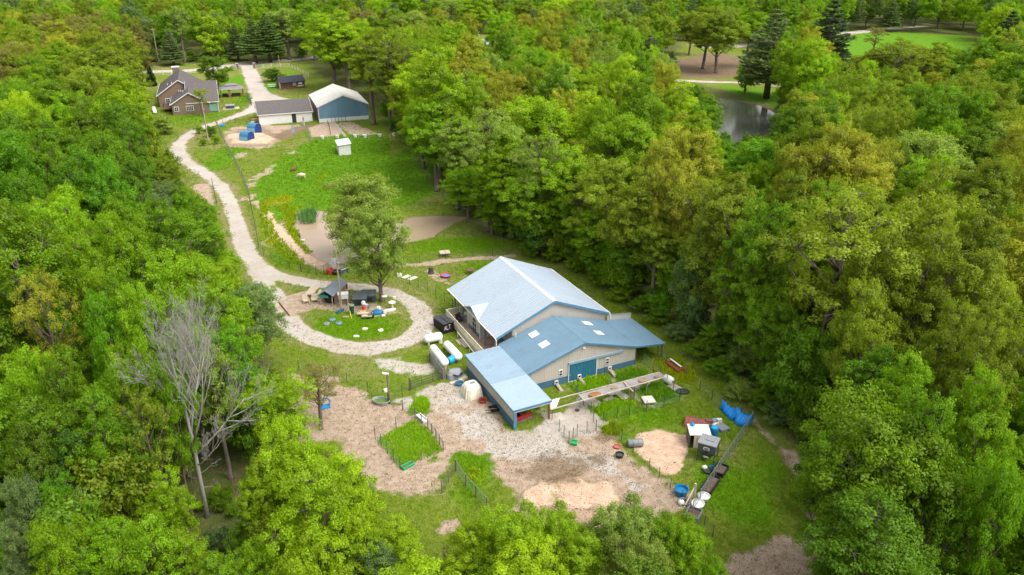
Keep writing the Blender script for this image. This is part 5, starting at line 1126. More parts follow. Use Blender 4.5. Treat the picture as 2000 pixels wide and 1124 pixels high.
a, b = G(840.5, 706, 0), G(867, 742, 0); o = thing('metal_screen', 'grey sheet metal screen standing in front of the left propane tank', 'screen', a, heading(a, b)); ln = (b - a).length
mb = MB(); [mb.box((ln * (i + .5) / 18, .0 if i % 2 else .03, .68), (ln / 18, .03, 1.36)) for i in range(18)]; mb.build('sheet', M('grey_sheet', (.36, .37, .385), .5, .15, .8, metal=.2), o); mb = MB(); [mb.bar((x, -.08, 0), (x, -.08, 1.5), .1) for x in (.1, ln - .05)]; mb.build('post', POSTW, o)
def tub(px, py, r, h, mat, label, name='tub', cat='tub', sx=1, sy=1, rz=0, water=None, z=0, group=None):
    o = thing(name, label, cat, G(px, py) + Vector((0, 0, z)), rz, group); mb = MB(); mb.lathe([(r * .8, 0), (r, h), (r * 1.08, h), (r * 1.08, h - .05), (r * .96, h - .02), (r * .76, .06)], (0, 0, 0), 18, sx, sy); mb.build('shell', mat, o, smooth=False)
    mb = MB(); mb.lathe([(r * .9, h * .62), (.02, h * .625)], (0, 0, 0), 18, sx * .96, sy * .96, closed=False); mb.build('contents', water or M('tub_water', (.06, .07, .06), .15), o); return o
BLU = M('blue_plastic', (.012, .20, .42), .4, .1); SKYB = M('bright_blue', (.02, .36, .72), .35, .06); REDP = M('red_plastic', (.50, .07, .045), .5, .12); GRN = M('green_plastic', (.03, .36, .13), .45, .1); GRYP = M('grey_plastic', (.20, .21, .22), .5, .12); TRW = M('trough_white', (.78, .76, .74), .5, .05)
tub(897, 753, .45, .42, BLU, 'blue tub beside the cream hutch'); tub(943, 786, .46, .42, REDP, 'red tub beside the lean-to wall', water=M('tub_dark', (.06, .03, .03))); tub(1205, 875, .36, .22, REDP, 'red round feed bowl in the dirt yard', 'bowl', 'bowl', water=M('bowl_red', (.36, .12, .09)))
tub(1210, 893, .42, .4, BLACK, 'black rubber tub near the straw patch'); tub(1333, 767, .55, .2, BLACK, 'black rubber tub behind the run fence', sx=1.3); tub(1330, 967, .62, .75, BLU, 'blue plastic barrel at the lower right of the dirt yard', 'barrel', 'barrel', water=BLU)
tub(745, 789, 1.0, .55, GALV, 'oval galvanised tank with green water by the lamp pole', 'stock_tank', 'stock tank', 1.0, .62, -.35, water=M('algae', (.10, .17, .03), .5)); tub(1336, 984, .5, .3, GRYP, 'grey bowl beside the blue barrel', 'bowl', 'bowl'); tub(1382, 922, .5, .25, BLACK, 'black bowl beside the fence and feeder', 'bowl', 'bowl'); tub(1391, 917, .28, .3, BLU, 'small blue bucket at the mesh fence', 'bucket', 'bucket')
tub(660, 612, .28, .3, BLU, 'blue bucket in the loop grass, left one', 'bucket', 'bucket', group='blue buckets in the loop'); tub(669, 608, .28, .3, BLU, 'blue bucket in the loop grass, right one', 'bucket', 'bucket', group='blue buckets in the loop')
tub(871, 541.5, .75, .4, REDP, 'small red and blue round pool on the grass behind the barn', 'pool', 'pool', water=M('pool_blue', (.12, .2, .55))); tub(435, 248, .55, .6, SKYB, 'blue tub at the corner of the straw pen', water=SKYB); tub(424, 219, .5, .7, M('teal_bin', (.02, .22, .26)), 'teal bin at the corner of the brown house', 'bin', 'bin')
o = thing('barrel', 'bright blue plastic drum lying between the two long tanks', 'barrel', G(882, 709) , .9); mb = MB(); mb.lathe([(.40, -.55), (.46, -.4), (.46, .4), (.40, .55)], (0, 0, .46), 16, axis='X'); mb.build('body', SKYB, o, smooth=True); mb = MB(); [mb.lathe([(.45, x - .03), (.485, x), (.45, x + .03)], (0, 0, .46), 16, axis='X') for x in (-.2, .2)]; mb.build('hoop', SKYB, o)
o = thing('barrel', 'grey drum lying at the left edge of the straw patch', 'barrel', G(1240, 872), .12); mb = MB(); mb.lathe([(.38, -.8), (.42, -.7), (.42, .7), (.38, .8)], (0, 0, .42), 16, axis='X'); mb.build('body', GRYP, o, smooth=True); mb = MB(); [mb.lathe([(.41, x - .03), (.45, x), (.41, x + .03)], (0, 0, .42), 16, axis='X') for x in (-.3, .3)]; mb.build('hoop', GRYP, o)
o = thing('barrel', 'white barrel lying at the end of the shade cloth', 'barrel', G(1305, 749), -.9); mb = MB(); mb.lathe([(.3, -.62), (.48, -.5), (.5, 0), (.48, .5), (.3, .62)], (0, 0, .5), 16, axis='X'); mb.build('body', TRW, o, smooth=True); mb = MB(); mb.lathe([(.1, .6), (.1, .68)], (0, 0, .5), 8, axis='X'); mb.build('bung', BLACK, o)
def trough(pa, pb, w, h, mat, label, fill=None, name='trough', oval=False):
    a, b = G(*pa), G(*pb); m = (a + b) / 2; o = thing(name, label, 'trough', m, heading(a, b)); ln = (b - a).length; t_ = .06
    mb = MB()
    if oval: mb.lathe([(.8, 0), (1, h), (1.07, h), (1.07, h - .06), (.95, h - .03), (.76, .08)], (0, 0, 0), 20, ln / 2.1, w / 2.1)
    else:
        for s_ in (-1, 1): mb.box((0, s_ * (w / 2 - t_ / 2), h / 2), (ln, t_, h)); mb.box((s_ * (ln / 2 - t_ / 2), 0, h / 2), (t_, w - 2 * t_, h))
        mb.box((0, 0, .04), (ln - 2 * t_, w - 2 * t_, .08)); mb.box((0, w / 2 + .03, h - .03), (ln + .1, .06, .07)); mb.box((0, -w / 2 - .03, h - .03), (ln + .1, .06, .07))
    mb.build('shell', mat, o)
    mb = MB()
    if oval: mb.lathe([(.9, h * .7), (.02, h * .71)], (0, 0, 0), 20, ln / 2.15, w / 2.15, closed=False)
    else: mb.box((0, 0, h * .35), (ln - 2.2 * t_, w - 2.2 * t_, h * .4))
    mb.build('contents', fill or M('trough_feed', (.14, .09, .075), .9, .35, 3), o); return o
trough((1412, 914), (1400, 931), 1.15, .5, BLACK, 'upper black feed trough outside the mesh fence'); trough((1397, 937), (1376, 967), 1.0, .5, BLACK, 'lower long black feed trough outside the mesh fence'); trough((1359, 1000), (1349, 1018), 1.2, .5, GRYP, 'grey tub trough partly hidden by the tree below the white tubs')
trough((1381, 970), (1367, 981), 1.15, .45, TRW, 'upper white tub lying outside the mesh fence', TRW, oval=True); trough((1369, 983), (1356, 998), 1.15, .45, TRW, 'lower white tub lying outside the mesh fence', TRW, oval=True)
trough((1307, 712), (1330, 729), 1.0, .5, M('red_trough', (.33, .075, .045)), 'red trough with a pale plank on it at the woods edge', M('red_in', (.22, .06, .04))); a, b = G(1309, 701, .55), G(1331, 717, .55); o = thing('plank', 'pale plank lying along the red trough', 'plank', (a + b) / 2, heading(a, b)); mb = MB(); mb.box((0, 0, 0), ((b - a).length, .22, .06)); mb.build('board', TRW, o)
trough((786, 918), (807, 907), .5, .3, GRN, 'bright green trough at the bottom of the grass pen'); trough((1115, 867), (1127, 869), .6, .35, GRN, 'small green box in front of the gravel run', GRN, name='box'); trough((817, 814), (831, 826), .5, .35, TRW, 'white trough along the fence at the top of the grass pen', TRW)
o = thing('ball', 'white ball shaped jug beside the blue barrel', 'jug', G(1330, 986)); mb = MB(); mb.lathe([(.05, 0), (.26, .08), (.32, .3), (.2, .5), (.05, .56)], (0, 0, 0), 12); mb.build('body', TRW, o, smooth=True); mb = MB(); mb.tube([(0, 0, .55), (0, 0, .64)], .06, 6); mb.build('cap', BLU, o)
o = thing('pole', 'pale pole leaning on the mesh fence post', 'pole', G(1336, 992)); b = G(1354, 975) - G(1336, 992); mb = MB(); mb.bar((0, 0, .05), (b.x, b.y, 1.4), .10); mb.bar((b.x + .05, b.y, 0), (b.x + .05, b.y, 1.8), .22, n=8); mb.build('shaft', M('yellow_pole', (.62, .56, .36)), o)

# ------------------------------------------------------------------ small buildings and shelters
# black shelter with painted letters
p0, p1 = G(866.4, 653.6), G(886.5, 648); w_ = (p1 - p0).length; o = thing('shelter', 'small black shelter with pink ALT lettering and dark panelled roof', 'shelter', p0, heading(p0, p1))
BLK = M('black_boards', (.012, .011, .012), .7); mb = MB(); mb.box((w_ / 2, .05, .68), (w_, .08, 1.36)); mb.box((.05, 1.5, .6), (.08, 2.8, 1.2)); mb.box((w_ - .05, 1.5, .6), (.08, 2.8, 1.2)); mb.box((w_ / 2, 2.9, .55), (w_, .08, 1.1)); mb.build('wall', BLK, o)
RB = M('black_panel', (.045, .047, .055), .45, .15)
for i in range(2):
    for j in range(2):
        mb = MB(); mb.box((w_ * (.25 + .5 * i) + (-.06 + .12 * i), .62 + 1.62 * j, 1.46 - .10 * j), (w_ / 2 + .02, 1.58, .06), 0, (-.06, 0)); mb.build('roof_panel', RB, o)
mb = MB(); PK = M('pink_letters', (.72, .55, .58), .7)
def stroke(x0, z0, x1, z1): mb.bar((x0, -.02, z0), (x1, -.02, z1), .085, .04)
u_ = w_ / 2.6
stroke(.22 * u_, .55, .50 * u_, 1.14); stroke(.50 * u_, 1.14, .66 * u_, .55); stroke(.30 * u_, .76, .62 * u_, .76); stroke(.86 * u_, 1.16, .82 * u_, .58); stroke(.82 * u_, .58, 1.28 * u_, .60); stroke(1.30 * u_, 1.17, 1.86 * u_, 1.19); stroke(1.58 * u_, 1.17, 1.54 * u_, .62); mb.build('lettering', PK, o)
# cream calf hutch
def rounded_box(mb, prof, c, n=6, pw=4.0):
    A = []; F = []; N_ = 4 * n
    for hx, hy, z in prof:
        for k in range(N_):
            t = 2 * math.pi * k / N_; ct, st = math.cos(t), math.sin(t); A.append((c[0] + math.copysign(abs(ct) ** (2 / pw), ct) * hx, c[1] + math.copysign(abs(st) ** (2 / pw), st) * hy, c[2] + z))
    for i in range(len(prof) - 1):
        for k in range(N_): F.append((i * N_ + k, i * N_ + (k + 1) % N_, (i + 1) * N_ + (k + 1) % N_, (i + 1) * N_ + k))
    F += [tuple(range(N_ - 1, -1, -1)), tuple(range((len(prof) - 1) * N_, len(prof) * N_))]; mb.add(A, F)
HUT = M('hutch_cream', (.74, .71, .58), .5, .05, dirt=(.5, .47, .33, .4)); a, b = G(915, 783), G(939, 776)
o = thing('calf_hutch', 'cream plastic dome hutch beside the lean-to wall', 'hutch', (a + b) / 2 + Vector((-.35, .95, 0)), heading(a, b)); mb = MB(); rounded_box(mb, [(1.12, 1.2, 0), (1.06, 1.14, .5), (.9, .98, 1.15), (.72, .8, 1.42), (.5, .56, 1.52)], (0, 0, 0)); mb.build('shell', HUT, o, smooth=False)
mb = MB(); [mb.bar((x, -1.22, .02), (x * .72, -.92, 1.25), .12, .1) for x in (-.75, -.25, .25, .75)]; [mb.bar((-1.14, y, .02), (-.86, y * .7, 1.25), .12, .1) for y in (-.75, 0, .75)]; mb.build('rib', HUT, o); mb = MB(); rounded_box(mb, [(.34, .2, 1.50), (.34, .2, 1.56)], (.1, 0, 0)); mb.build('vent', GRYP, o)
# blue hutches on the straw mound
HB = M('hutch_blue', (.04, .17, .31), .4, .1); HBP = M('hutch_pale_blue', (.17, .42, .56), .45, .08); HBD = M('hutch_dark_blue', (.012, .045, .19), .5)
for (px, py, lab) in ((480, 279, 'blue round topped hutch in front on the straw mound'), (494.5, 262, 'blue round topped hutch behind on the straw mound')):
    o = thing('calf_hutch', lab, 'hutch', G(px, py) + Vector((0, 1.4, .2)), R(72), 'blue hutches on the straw mound')
    prof = [(1.45 * math.cos(t), 1.15 + 1.2 * math.sin(t)) for t in [i * math.pi / 10 for i in range(11)]]; pl = [(1.5, -.2)] + prof + [(-1.5, -.2)]
    mb = MB(); A = [(x, -1.25, z) for x, z in pl] + [(x, 1.25, z) for x, z in pl]; n = len(pl); mb.add(A, [(i, i + 1, n + i + 1, n + i) for i in range(n - 1)]); mb.build('shell', HB, o)
    mb = MB(); mb.prism([(x * .97, -1.22, z) for x, z in pl], (0, .06, 0)); mb.build('opening_shade', HBD, o); mb = MB(); mb.prism([(x * .97, 1.16, z) for x, z in pl], (0, .06, 0)); mb.build('back_panel', HB, o)  # dark blue panel across the open end; inner shade put into its colour
    mb = MB(); mb.prism([(-1.52, -1.2, -.2), (-1.52, 1.2, -.2), (-1.50, 1.2, 1.35), (-1.50, -1.2, 1.35)], (-.04, 0, 0)); mb.build('side_panel', HBP, o); mb = MB(); mb.box((1.52, 0, .7), (.06, 1.2, 1.0)); mb.build('side_opening', HBD, o); mb = MB(); [mb.box((0, y, 2.36), (1.2, .08, .06)) for y in (-1.1, 0, 1.1)]; mb.build('rib', HBP, o)
# small hut in the loop
p0, p1 = G(655, 594), G(677, 573); w_ = (p1 - p0).length; o = thing('hut', 'small tan hut with grey metal roof beside the utility pole', 'hut', p0, heading(p0, p1))
HT = M('hut_tan', (.45, .30, .185)); mb = MB(); mb.box((w_ / 2, .05, .8), (w_, .08, 1.6)); mb.box((w_ / 2, 1.85, .8), (w_, .08, 1.6)); mb.box((w_ - .05, .95, .8), (.08, 1.72, 1.6)); mb.build('wall', HT, o)
RG = M('hut_roof', (.23, .27, .33), .4, .08, metal=.2); mb = MB(); slope_slab(mb, (-.9, .95, 2.35), (w_ + .25, .95, 2.35), (w_ + .25, -.25, 1.58), (-.9, -.25, 1.58), .07); slope_slab(mb, (-.9, .95, 2.35), (w_ + .25, .95, 2.35), (w_ + .25, 2.15, 1.58), (-.9, 2.15, 1.58), .07); mb.build('roof', RG, o)
for y in (.0, 1.85): mb = MB(); mb.bar((-.8, y, 0), (-.8, y, 1.65), .10); mb.build('post', GREYW, o)
mb = MB(); mb.box((-.5, 1.95, 1.45), (.9, .5, .12)); mb.box((-.85, 1.2, 1.4), (.05, 1.3, .35)); mb.build('teal_tarp', M('teal_tarp', (.02, .24, .24)), o); mb = MB(); mb.box((w_ + .1, .15, 1.1), (.12, .7, .8)); mb.build('red_cloth', REDP, o); mb = MB(); mb.box((.3, .95, .5), (.5, 1.0, 1.0)); mb.build('shade_block', DARKI, o)  # dark block at the open end: the hut's inner shade put into colour
# picnic furniture
LW = M('light_wood', (.52, .43, .31), .8, .15, 2)
a, b = G(604, 585), G(617, 569); o = thing('picnic_table', 'pale wooden picnic table on the bare earth beside the hut', 'table', (a + b) / 2, heading(a, b)); ln = (b - a).length
[ (lambda m_: m_.build('board', LW, o))(MB().box((0, -.5 + .25 * i, .76), (ln, .23, .05))) for i in range(5)]
for s_ in (-1, 1): mb = MB(); mb.bar((s_ * ln * .38, -.5, 0), (s_ * ln * .38, .3, .75), .1); mb.bar((s_ * ln * .38, .5, 0), (s_ * ln * .38, -.3, .75), .1); mb.build('leg', LW, o)
a, b = G(619, 588), G(627, 572); o = thing('bench', 'pale yellow wooden bench right of the picnic table', 'bench', (a + b) / 2, heading(a, b)); ln = (b - a).length; mb = MB(); mb.box((0, 0, .45), (ln, .36, .06)); mb.build('seat', M('yellow_wood', (.58, .50, .27)), o)
for s_ in (-1, 1): mb = MB(); mb.box((s_ * ln * .4, 0, .21), (.1, .3, .42)); mb.build('leg', LW, o)
for (px, py, rz, lab) in ((598, 592, .5, 'pale wooden armchair at the left of the picnic table'), (615, 590, .3, 'pale wooden armchair at the near end of the picnic table')):
    o = thing('armchair', lab, 'chair', G(px, py), rz, 'wooden armchairs by the picnic table'); mb = MB(); mb.box((0, 0, .42), (.75, .7, .08)); mb.build('seat', LW, o); mb = MB(); mb.box((0, .36, .8), (.75, .08, .8), 0, (-.2, 0)); mb.build('backrest', LW, o)
    for s_ in (-1, 1): mb = MB(); mb.box((s_ * .42, 0, .62), (.12, .8, .05)); mb.box((s_ * .42, -.3, .3), (.08, .08, .6)); mb.box((s_ * .42, .3, .3), (.08, .08, .6)); mb.build('arm', LW, o)
o = thing('nest_box', 'white box on wooden legs standing before the utility pole', 'box', G(672, 596), .25); mb = MB(); mb.box((0, 0, 1.45), (1.3, .8, .7)); mb.build('body', WHITE, o); mb = MB(); mb.prism([(-.75, -.5, 1.82), (-.75, .5, 1.82), (-.75, 0, 2.1)], (1.5, 0, 0)); mb.build('roof', WHITE, o)
for x, y in ((-.55, -.3), (.55, -.3), (-.55, .3), (.55, .3)): mb = MB(); mb.bar((x, y, 0), (x, y, 1.15), .08); mb.build('leg', LW, o)
CO = M('coop_slate', (.045, .062, .068), .6, .2)
for (px, py, w_, lab) in ((703, 598, 1.9, 'dark slate coop box, left one under the island tree'), (720, 592, 2.0, 'dark slate coop box, right one under the island tree')):
    o = thing('coop', lab, 'coop', G(px, py), .1, 'dark coops under the island tree'); mb = MB(); mb.box((0, .7, .55), (w_, 1.3, 1.1)); mb.build('body', CO, o); mb = MB(); mb.prism([(-w_ / 2 - .1, -.1, 1.05), (-w_ / 2 - .1, 1.5, 1.35), (w_ / 2 + .1, 1.5, 1.35), (w_ / 2 + .1, -.1, 1.05)], (0, 0, .07)); mb.build('lid', M('coop_lid', (.10, .125, .125)), o); mb = MB(); mb.box((.0, .02, .5), (w_ * .6, .04, .6)); mb.build('wire_front', BLACK, o)
o = thing('cold_frame', 'open grey wooden frame beside the coops', 'frame', G(692, 585), .2); mb = MB(); [mb.bar(p_, q_, .1) for p_, q_ in (((-.8, -.6, .5), (.8, -.6, .5)), ((.8, -.6, .5), (.8, .6, .5)), ((.8, .6, .5), (-.8, .6, .5)), ((-.8, .6, .5), (-.8, -.6, .5)))]; mb.build('rail', GREYW, o); mb = MB(); [mb.bar((x, y, 0), (x, y, .5), .1) for x in (-.8, .8) for y in (-.6, .6)]; mb.build('leg', GREYW, o)
o = thing('statue', 'red and white lantern like figure on the board path', 'ornament', G(711, 606), 0); mb = MB(); mb.lathe([(.25, 0), (.28, .5), (.22, .8)], (0, 0, 0), 10); mb.build('base', REDP, o); mb = MB(); mb.lathe([(.22, .8), (.32, 1.05), (.28, 1.3), (.08, 1.45)], (0, 0, 0), 10); mb.build('top', WHITE, o)
for (px, py, rz, lab) in ((716.5, 602, 0, 'white jug standing right of the red ornament'), (721.5, 603, 0, 'pale grey jug right of the white jug')): tub(px, py, .22, .6, TRW if 'white jug s' in lab else GALV, lab, 'jug', 'jug')
a, b = G(709, 606), G(708, 615); o = thing('board', 'tan board path leading to the stone bench', 'board', (a + b) / 2, heading(a, b)); mb = MB(); [mb.box((0, -.3 + .2 * i, .06), ((b - a).length, .18, .08)) for i in range(4)]; mb.build('plank', M('tan_board', (.50, .33, .19)), o)
for (px, py, w_, lab) in ((709.5, 618, 1.5, 'stone bench on dark blocks at the end of the board path'), (717, 623, 1.4, 'second stone bench right below the first')):
    o = thing('stone_bench', lab, 'bench', G(px, py), .1, 'stone benches in the loop'); mb = MB(); mb.box((0, 0, .46), (w_, .55, .12)); mb.build('slab', M('bench_stone', (.50, .42, .28)), o)
    for s_ in (-1, 1): mb = MB(); mb.box((s_ * w_ * .33, 0, .2), (.28, .45, .4)); mb.build('leg', M('dark_block', (.07, .065, .06)), o)
o = thing('planter', 'dark planter box beside the second stone bench', 'planter', G(724, 622), .3); mb = MB(); mb.box((0, 0, .25), (.9, .5, .5)); mb.build('box', BLACK, o); mb = MB(); mb.box((0, 0, .5), (.8, .4, .08)); mb.build('soil', M('planter_green', (.06, .12, .02)), o)
o = thing('bin', 'dark green bin beside the yellow pole', 'bin', G(688, 613), 0); mb = MB(); mb.lathe([(.28, 0), (.36, 1.3), (.38, 1.3)], (0, 0, 0), 10); mb.build('body', M('bin_green', (.015, .07, .035)), o); mb = MB(); mb.lathe([(.4, 1.3), (.3, 1.42), (.05, 1.45)], (0, 0, 0), 10); mb.build('lid', M('bin_lid', (.18, .22, .15)), o)
a = G(686.5, 622.5); o = thing('pole', 'thin yellow pole slanting in the loop grass', 'pole', a); mb = MB(); b = G(682, 606) - a; mb.bar((0, 0, 0), (b.x, b.y, .9), .08); mb.build('shaft', M('yellow_paint', (.60, .55, .06)), o); mb = MB(); mb.box((b.x, b.y, .95), (.2, .2, .12)); mb.build('cap', LW, o)
for (px, py, c_, lab) in ((638, 634, GRYP, 'grey lid lying in the loop grass, lowest left of three'), (649, 626, M('blue_grey', (.13, .22, .30)), 'blue grey lid lying in the loop grass, upper of three'), (662, 633, M('blue_grey', (.13, .22, .30)), 'blue grey lid lying in the loop grass, right of three')):
    o = thing('lid', lab, 'lid', G(px, py), 0, 'round lids in the loop grass'); mb = MB(); mb.lathe([(.46, 0), (.46, .16), (.40, .2), (.1, .26)], (0, 0, 0), 14); mb.build('disc', c_, o); mb = MB(); mb.lathe([(.1, .26), (.09, .33)], (0, 0, 0), 8); mb.build('knob', c_, o)
ST = M('white_stone', (.70, .67, .56), .9, .1, 2)
for (px, py, d_, rz, lab) in ((713, 644, (.75, .4, .22), .1, 'white stone block in the loop grass below the benches'), (743.5, 647, (.7, .42, .25), .6, 'white stone block at the lower right of the loop grass'), (696, 658.5, (.75, .4, .2), .05, 'white stone block at the bottom edge of the loop grass'), (762, 607, (1.6, .45, .25), .35, 'long pale stone by the bird bath'), (770, 583, (.5, .35, .3), .2, 'small pale stone at the loop edge'), (752, 613, (.4, .3, .5), .3, 'white sack standing beside the blue tarp bundle'), (749, 618, (.5, .4, .2), .2, 'pale blue bag lying by the blue tarp bundle'), (739.5, 605, (.5, .4, .45), .1, 'white sack behind the blue tarp bundle'), (902, 740, (1.3, 1.0, .3), .6, 'flat pale rock by the farm gate'), (892, 748, (1.7, .5, .22), .45, 'long pale stone slab in front of the farm gate post'), (884, 575, (.6, .5, .8), 0, 'white box beside the porch corner'), (780, 540, (.8, .5, .5), .1, 'small white box on the grass right of the island tree'), (703, 528, (.9, .5, .5), .2, 'white box behind the big tree by the pond'), (754, 765, (.6, .4, .35), .5, 'small white box by the lamp pole'), (861, 670, (.4, .4, .5), 0, 'small cream jug between the tanks'), (1376, 916, (.5, .4, .3), .4, 'white bag lying below the grey feeder'), (675, 620, (.9, .5, .15), 0, 'brown tray in the loop grass')):
    o = thing('stone' if 'stone' in lab or 'rock' in lab else 'box' if 'box' in lab else 'sack' if 'sack' in lab or 'bag' in lab else 'jug' if 'jug' in lab else 'tray', lab, 'stone' if 'stone' in lab or 'rock' in lab else 'box' if 'box' in lab else 'sack' if 'sack' in lab or 'bag' in lab else 'jug' if 'jug' in lab else 'tray', G(px, py), rz)
    mb = MB(); rounded_box(mb, [(d_[0] * .5, d_[1] * .5, 0), (d_[0] * .5, d_[1] * .5, d_[2] * .75), (d_[0] * .42, d_[1] * .42, d_[2])], (0, 0, 0), 4, 5.0); mb.build('body', M('tray_brown', (.33, .22, .12)) if 'tray' in lab else M('pale_rock', (.52, .46, .36), .9) if px in (902, 892) else ST, o)
BTP = M('blue_tarp', (.006, .22, .62), .5, .10, 1.5); rr = random.Random(4)
def sheet(name, label, cat, grid, mat, piece='sheet', group=None):
    """grid: rows of world points -> a cloth of quads with thickness"""
    o0 = Vector(grid[0][0]); o = thing(name, label, cat, (o0.x, o0.y, 0), 0, group); nr, nc = len(grid), len(grid[0])
    mb = MB(); mb.add([Vector(p) - Vector((o0.x, o0.y, 0)) for r in grid for p in r], [(i * nc + j, i * nc + j + 1, (i + 1) * nc + j + 1, (i + 1) * nc + j) for i in range(nr - 1) for j in range(nc - 1)])
    ob = mb.build(piece, mat, o, smooth=True); sf = ob.modifiers.new('s', 'SOLIDIFY'); sf.thickness = .02; return o
o = thing('tarp_bundle', 'blue tarp bundle among white sacks at the loop right side', 'tarp', G(737, 613), .2); mb = MB(); rounded_box(mb, [(.85, .5, 0), (.8, .5, .3), (.5, .3, .55), (.2, .12, .62)], (0, 0, 0), 4, 2.5); mb.build('fold', M('dark_blue_tarp', (.01, .13, .30)), o); mb = MB(); mb.bar((-.7, -.3, .3), (.6, .3, .62), .08); mb.build('rope', ST, o)
o = thing('bird_bath', 'white bird bath on a pedestal at the loop right edge', 'bird bath', G(767, 604)); mb = MB(); mb.lathe([(.28, 0), (.12, .15), (.1, .8), (.16, .9)], (0, 0, 0), 10); mb.build('pedestal', ST, o); mb = MB(); mb.lathe([(.16, .9), (.5, 1.02), (.52, 1.08), (.4, 1.0)], (0, 0, 0), 14); mb.build('bowl', WHITE, o)
o = thing('bird_feeder', 'small white disc feeder on a thin pole near the island tree', 'bird feeder', G(752, 594)); mb = MB(); mb.tube([(0, 0, 0), (0, 0, 1.2)], .03, 6); mb.build('pole', POSTG, o); mb = MB(); mb.lathe([(.4, 1.2), (.4, 1.26), (.1, 1.34)], (0, 0, 0), 12); mb.build('tray', WHITE, o)
o = thing('log_edge', 'dark timber edging the lower left rim of the loop grass', 'log', G(545, 592)); b = G(565, 617) - G(545, 592); mb = MB(); mb.tube([(0, 0, .08), (b.x * .5, b.y * .5, .1), (b.x, b.y, .08)], .1, 6); mb.build('timber', M('dark_timber', (.10, .055, .04)), o); mb = MB(); [mb.tube([(b.x * f, b.y * f, -.1), (b.x * f, b.y * f, .26)], .05, 5) for f in (.1, .9)]; mb.build('stake', WOOD, o)
# things at the pond fence
tub(645, 536, .55, .9, REDP, 'red barrel at the end of the iron fence', 'barrel', 'barrel', water=REDP); tub(671, 533, .6, .7, M('grey_blue', (.17, .22, .24)), 'grey blue bin behind the utility pole', 'bin', 'bin'); tub(684, 531, .6, .7, M('grey_blue2', (.12, .17, .18)), 'dark grey bin right of the grey blue one', 'bin', 'bin'); tub(656, 536, .6, .6, BLACK, 'black tub between the red barrel and the pole')
o = thing('sack_pile', 'white and grey pile of sacks at the pond bank', 'sacks', G(652, 520)); mb = MB(); rounded_box(mb, [(.8, .5, 0), (.75, .45, .5), (.4, .3, .9)], (0, 0, 0), 4, 2.6); mb.build('sack', M('sack_grey', (.5, .5, .5)), o); mb = MB(); rounded_box(mb, [(.5, .35, .85), (.45, .3, 1.25), (.2, .15, 1.45)], (.1, .05, 0), 4, 2.6); mb.build('sack', WHITE, o)
# pasture bits
def table(px, py, w_, d_, h, mat, label, rz=.2):
    o = thing('wooden_platform', label, 'platform', G(px, py), rz); mb = MB(); n = max(3, int(d_ / .2)); [mb.box((0, -d_ / 2 + d_ * (i + .5) / n, h), (w_, d_ / n * .9, .06)) for i in range(n)]; mb.build('boards', mat, o)
    for x in (-w_ * .42, w_ * .42):
        for y in (-d_ * .42, d_ * .42): mb = MB(); mb.box((x, y, h / 2 - .02), (.1, .1, h)); mb.build('leg', WOOD, o)
table(869, 501, 1.7, 1.5, .75, LW, 'tan wooden platform standing in the meadow behind the barn'); table(919, 535, 1.1, 1.1, .7, M('dark_board', (.17, .10, .08)), 'dark wooden box table behind the pale barn roof')
for (a, b, lab) in (((787, 544), (800, 539), 'pale board lying in the grass, left one of two'), ((799, 547.5), (813, 541.5), 'pale board lying in the grass, right one of two')):
    a, b = G(*a), G(*b); o = thing('board', lab, 'board', (a + b) / 2, heading(a, b), 'pale boards in the grass'); mb = MB(); mb.box((0, 0, .06), ((b - a).length, .75, .06)); mb.build('plank', ST, o); mb = MB(); mb.box((.3, 0, .1), (.1, .75, .04)); mb.box((-.3, 0, .1), (.1, .75, .04)); mb.build('batten', LW, o)
o = thing('tree_stump', 'dark stump in the grass between the tree and barn', 'stump', G(842, 534)); mb = MB(); mb.lathe([(.6, 0), (.42, .25), (.36, .9), (.3, 1.0)], (0, 0, 0), 9); mb.build('bole', M('stump', (.075, .055, .05), .9), o); mb = MB(); mb.lathe([(.34, .98), (.05, 1.03)], (0, 0, 0), 9); mb.build('cut_face', M('stump_top', (.16, .11, .08)), o)
# pallets
def pallet(px, py, rz, label, w_=1.3, d_=1.1, z=.12):
    o = thing('pallet', label, 'pallet', G(px, py), rz, 'wooden pallets'); 
    for i in range(7): mb = MB(); mb.box((-w_ / 2 + w_ * (i + .5) / 7, 0, z), (w_ / 7 * .72, d_, .035)); mb.build('slat', GREYW if i % 2 else LW, o)
    for y in (-d_ * .44, 0, d_ * .44): mb = MB(); mb.box((0, y, z / 2), (w_, .09, z - .03)); mb.build('stringer', GREYW, o)
pallet(905, 668, .45, 'wooden pallet lying by the porch railing, upper one', 1.7, 1.4); pallet(913, 675.5, .45, 'small pale pallet lying by the porch railing, lower one', 1.2, 1.0); pallet(1317, 758, -.9, 'grey wooden pallet behind the white barrel', 1.5, 1.1)
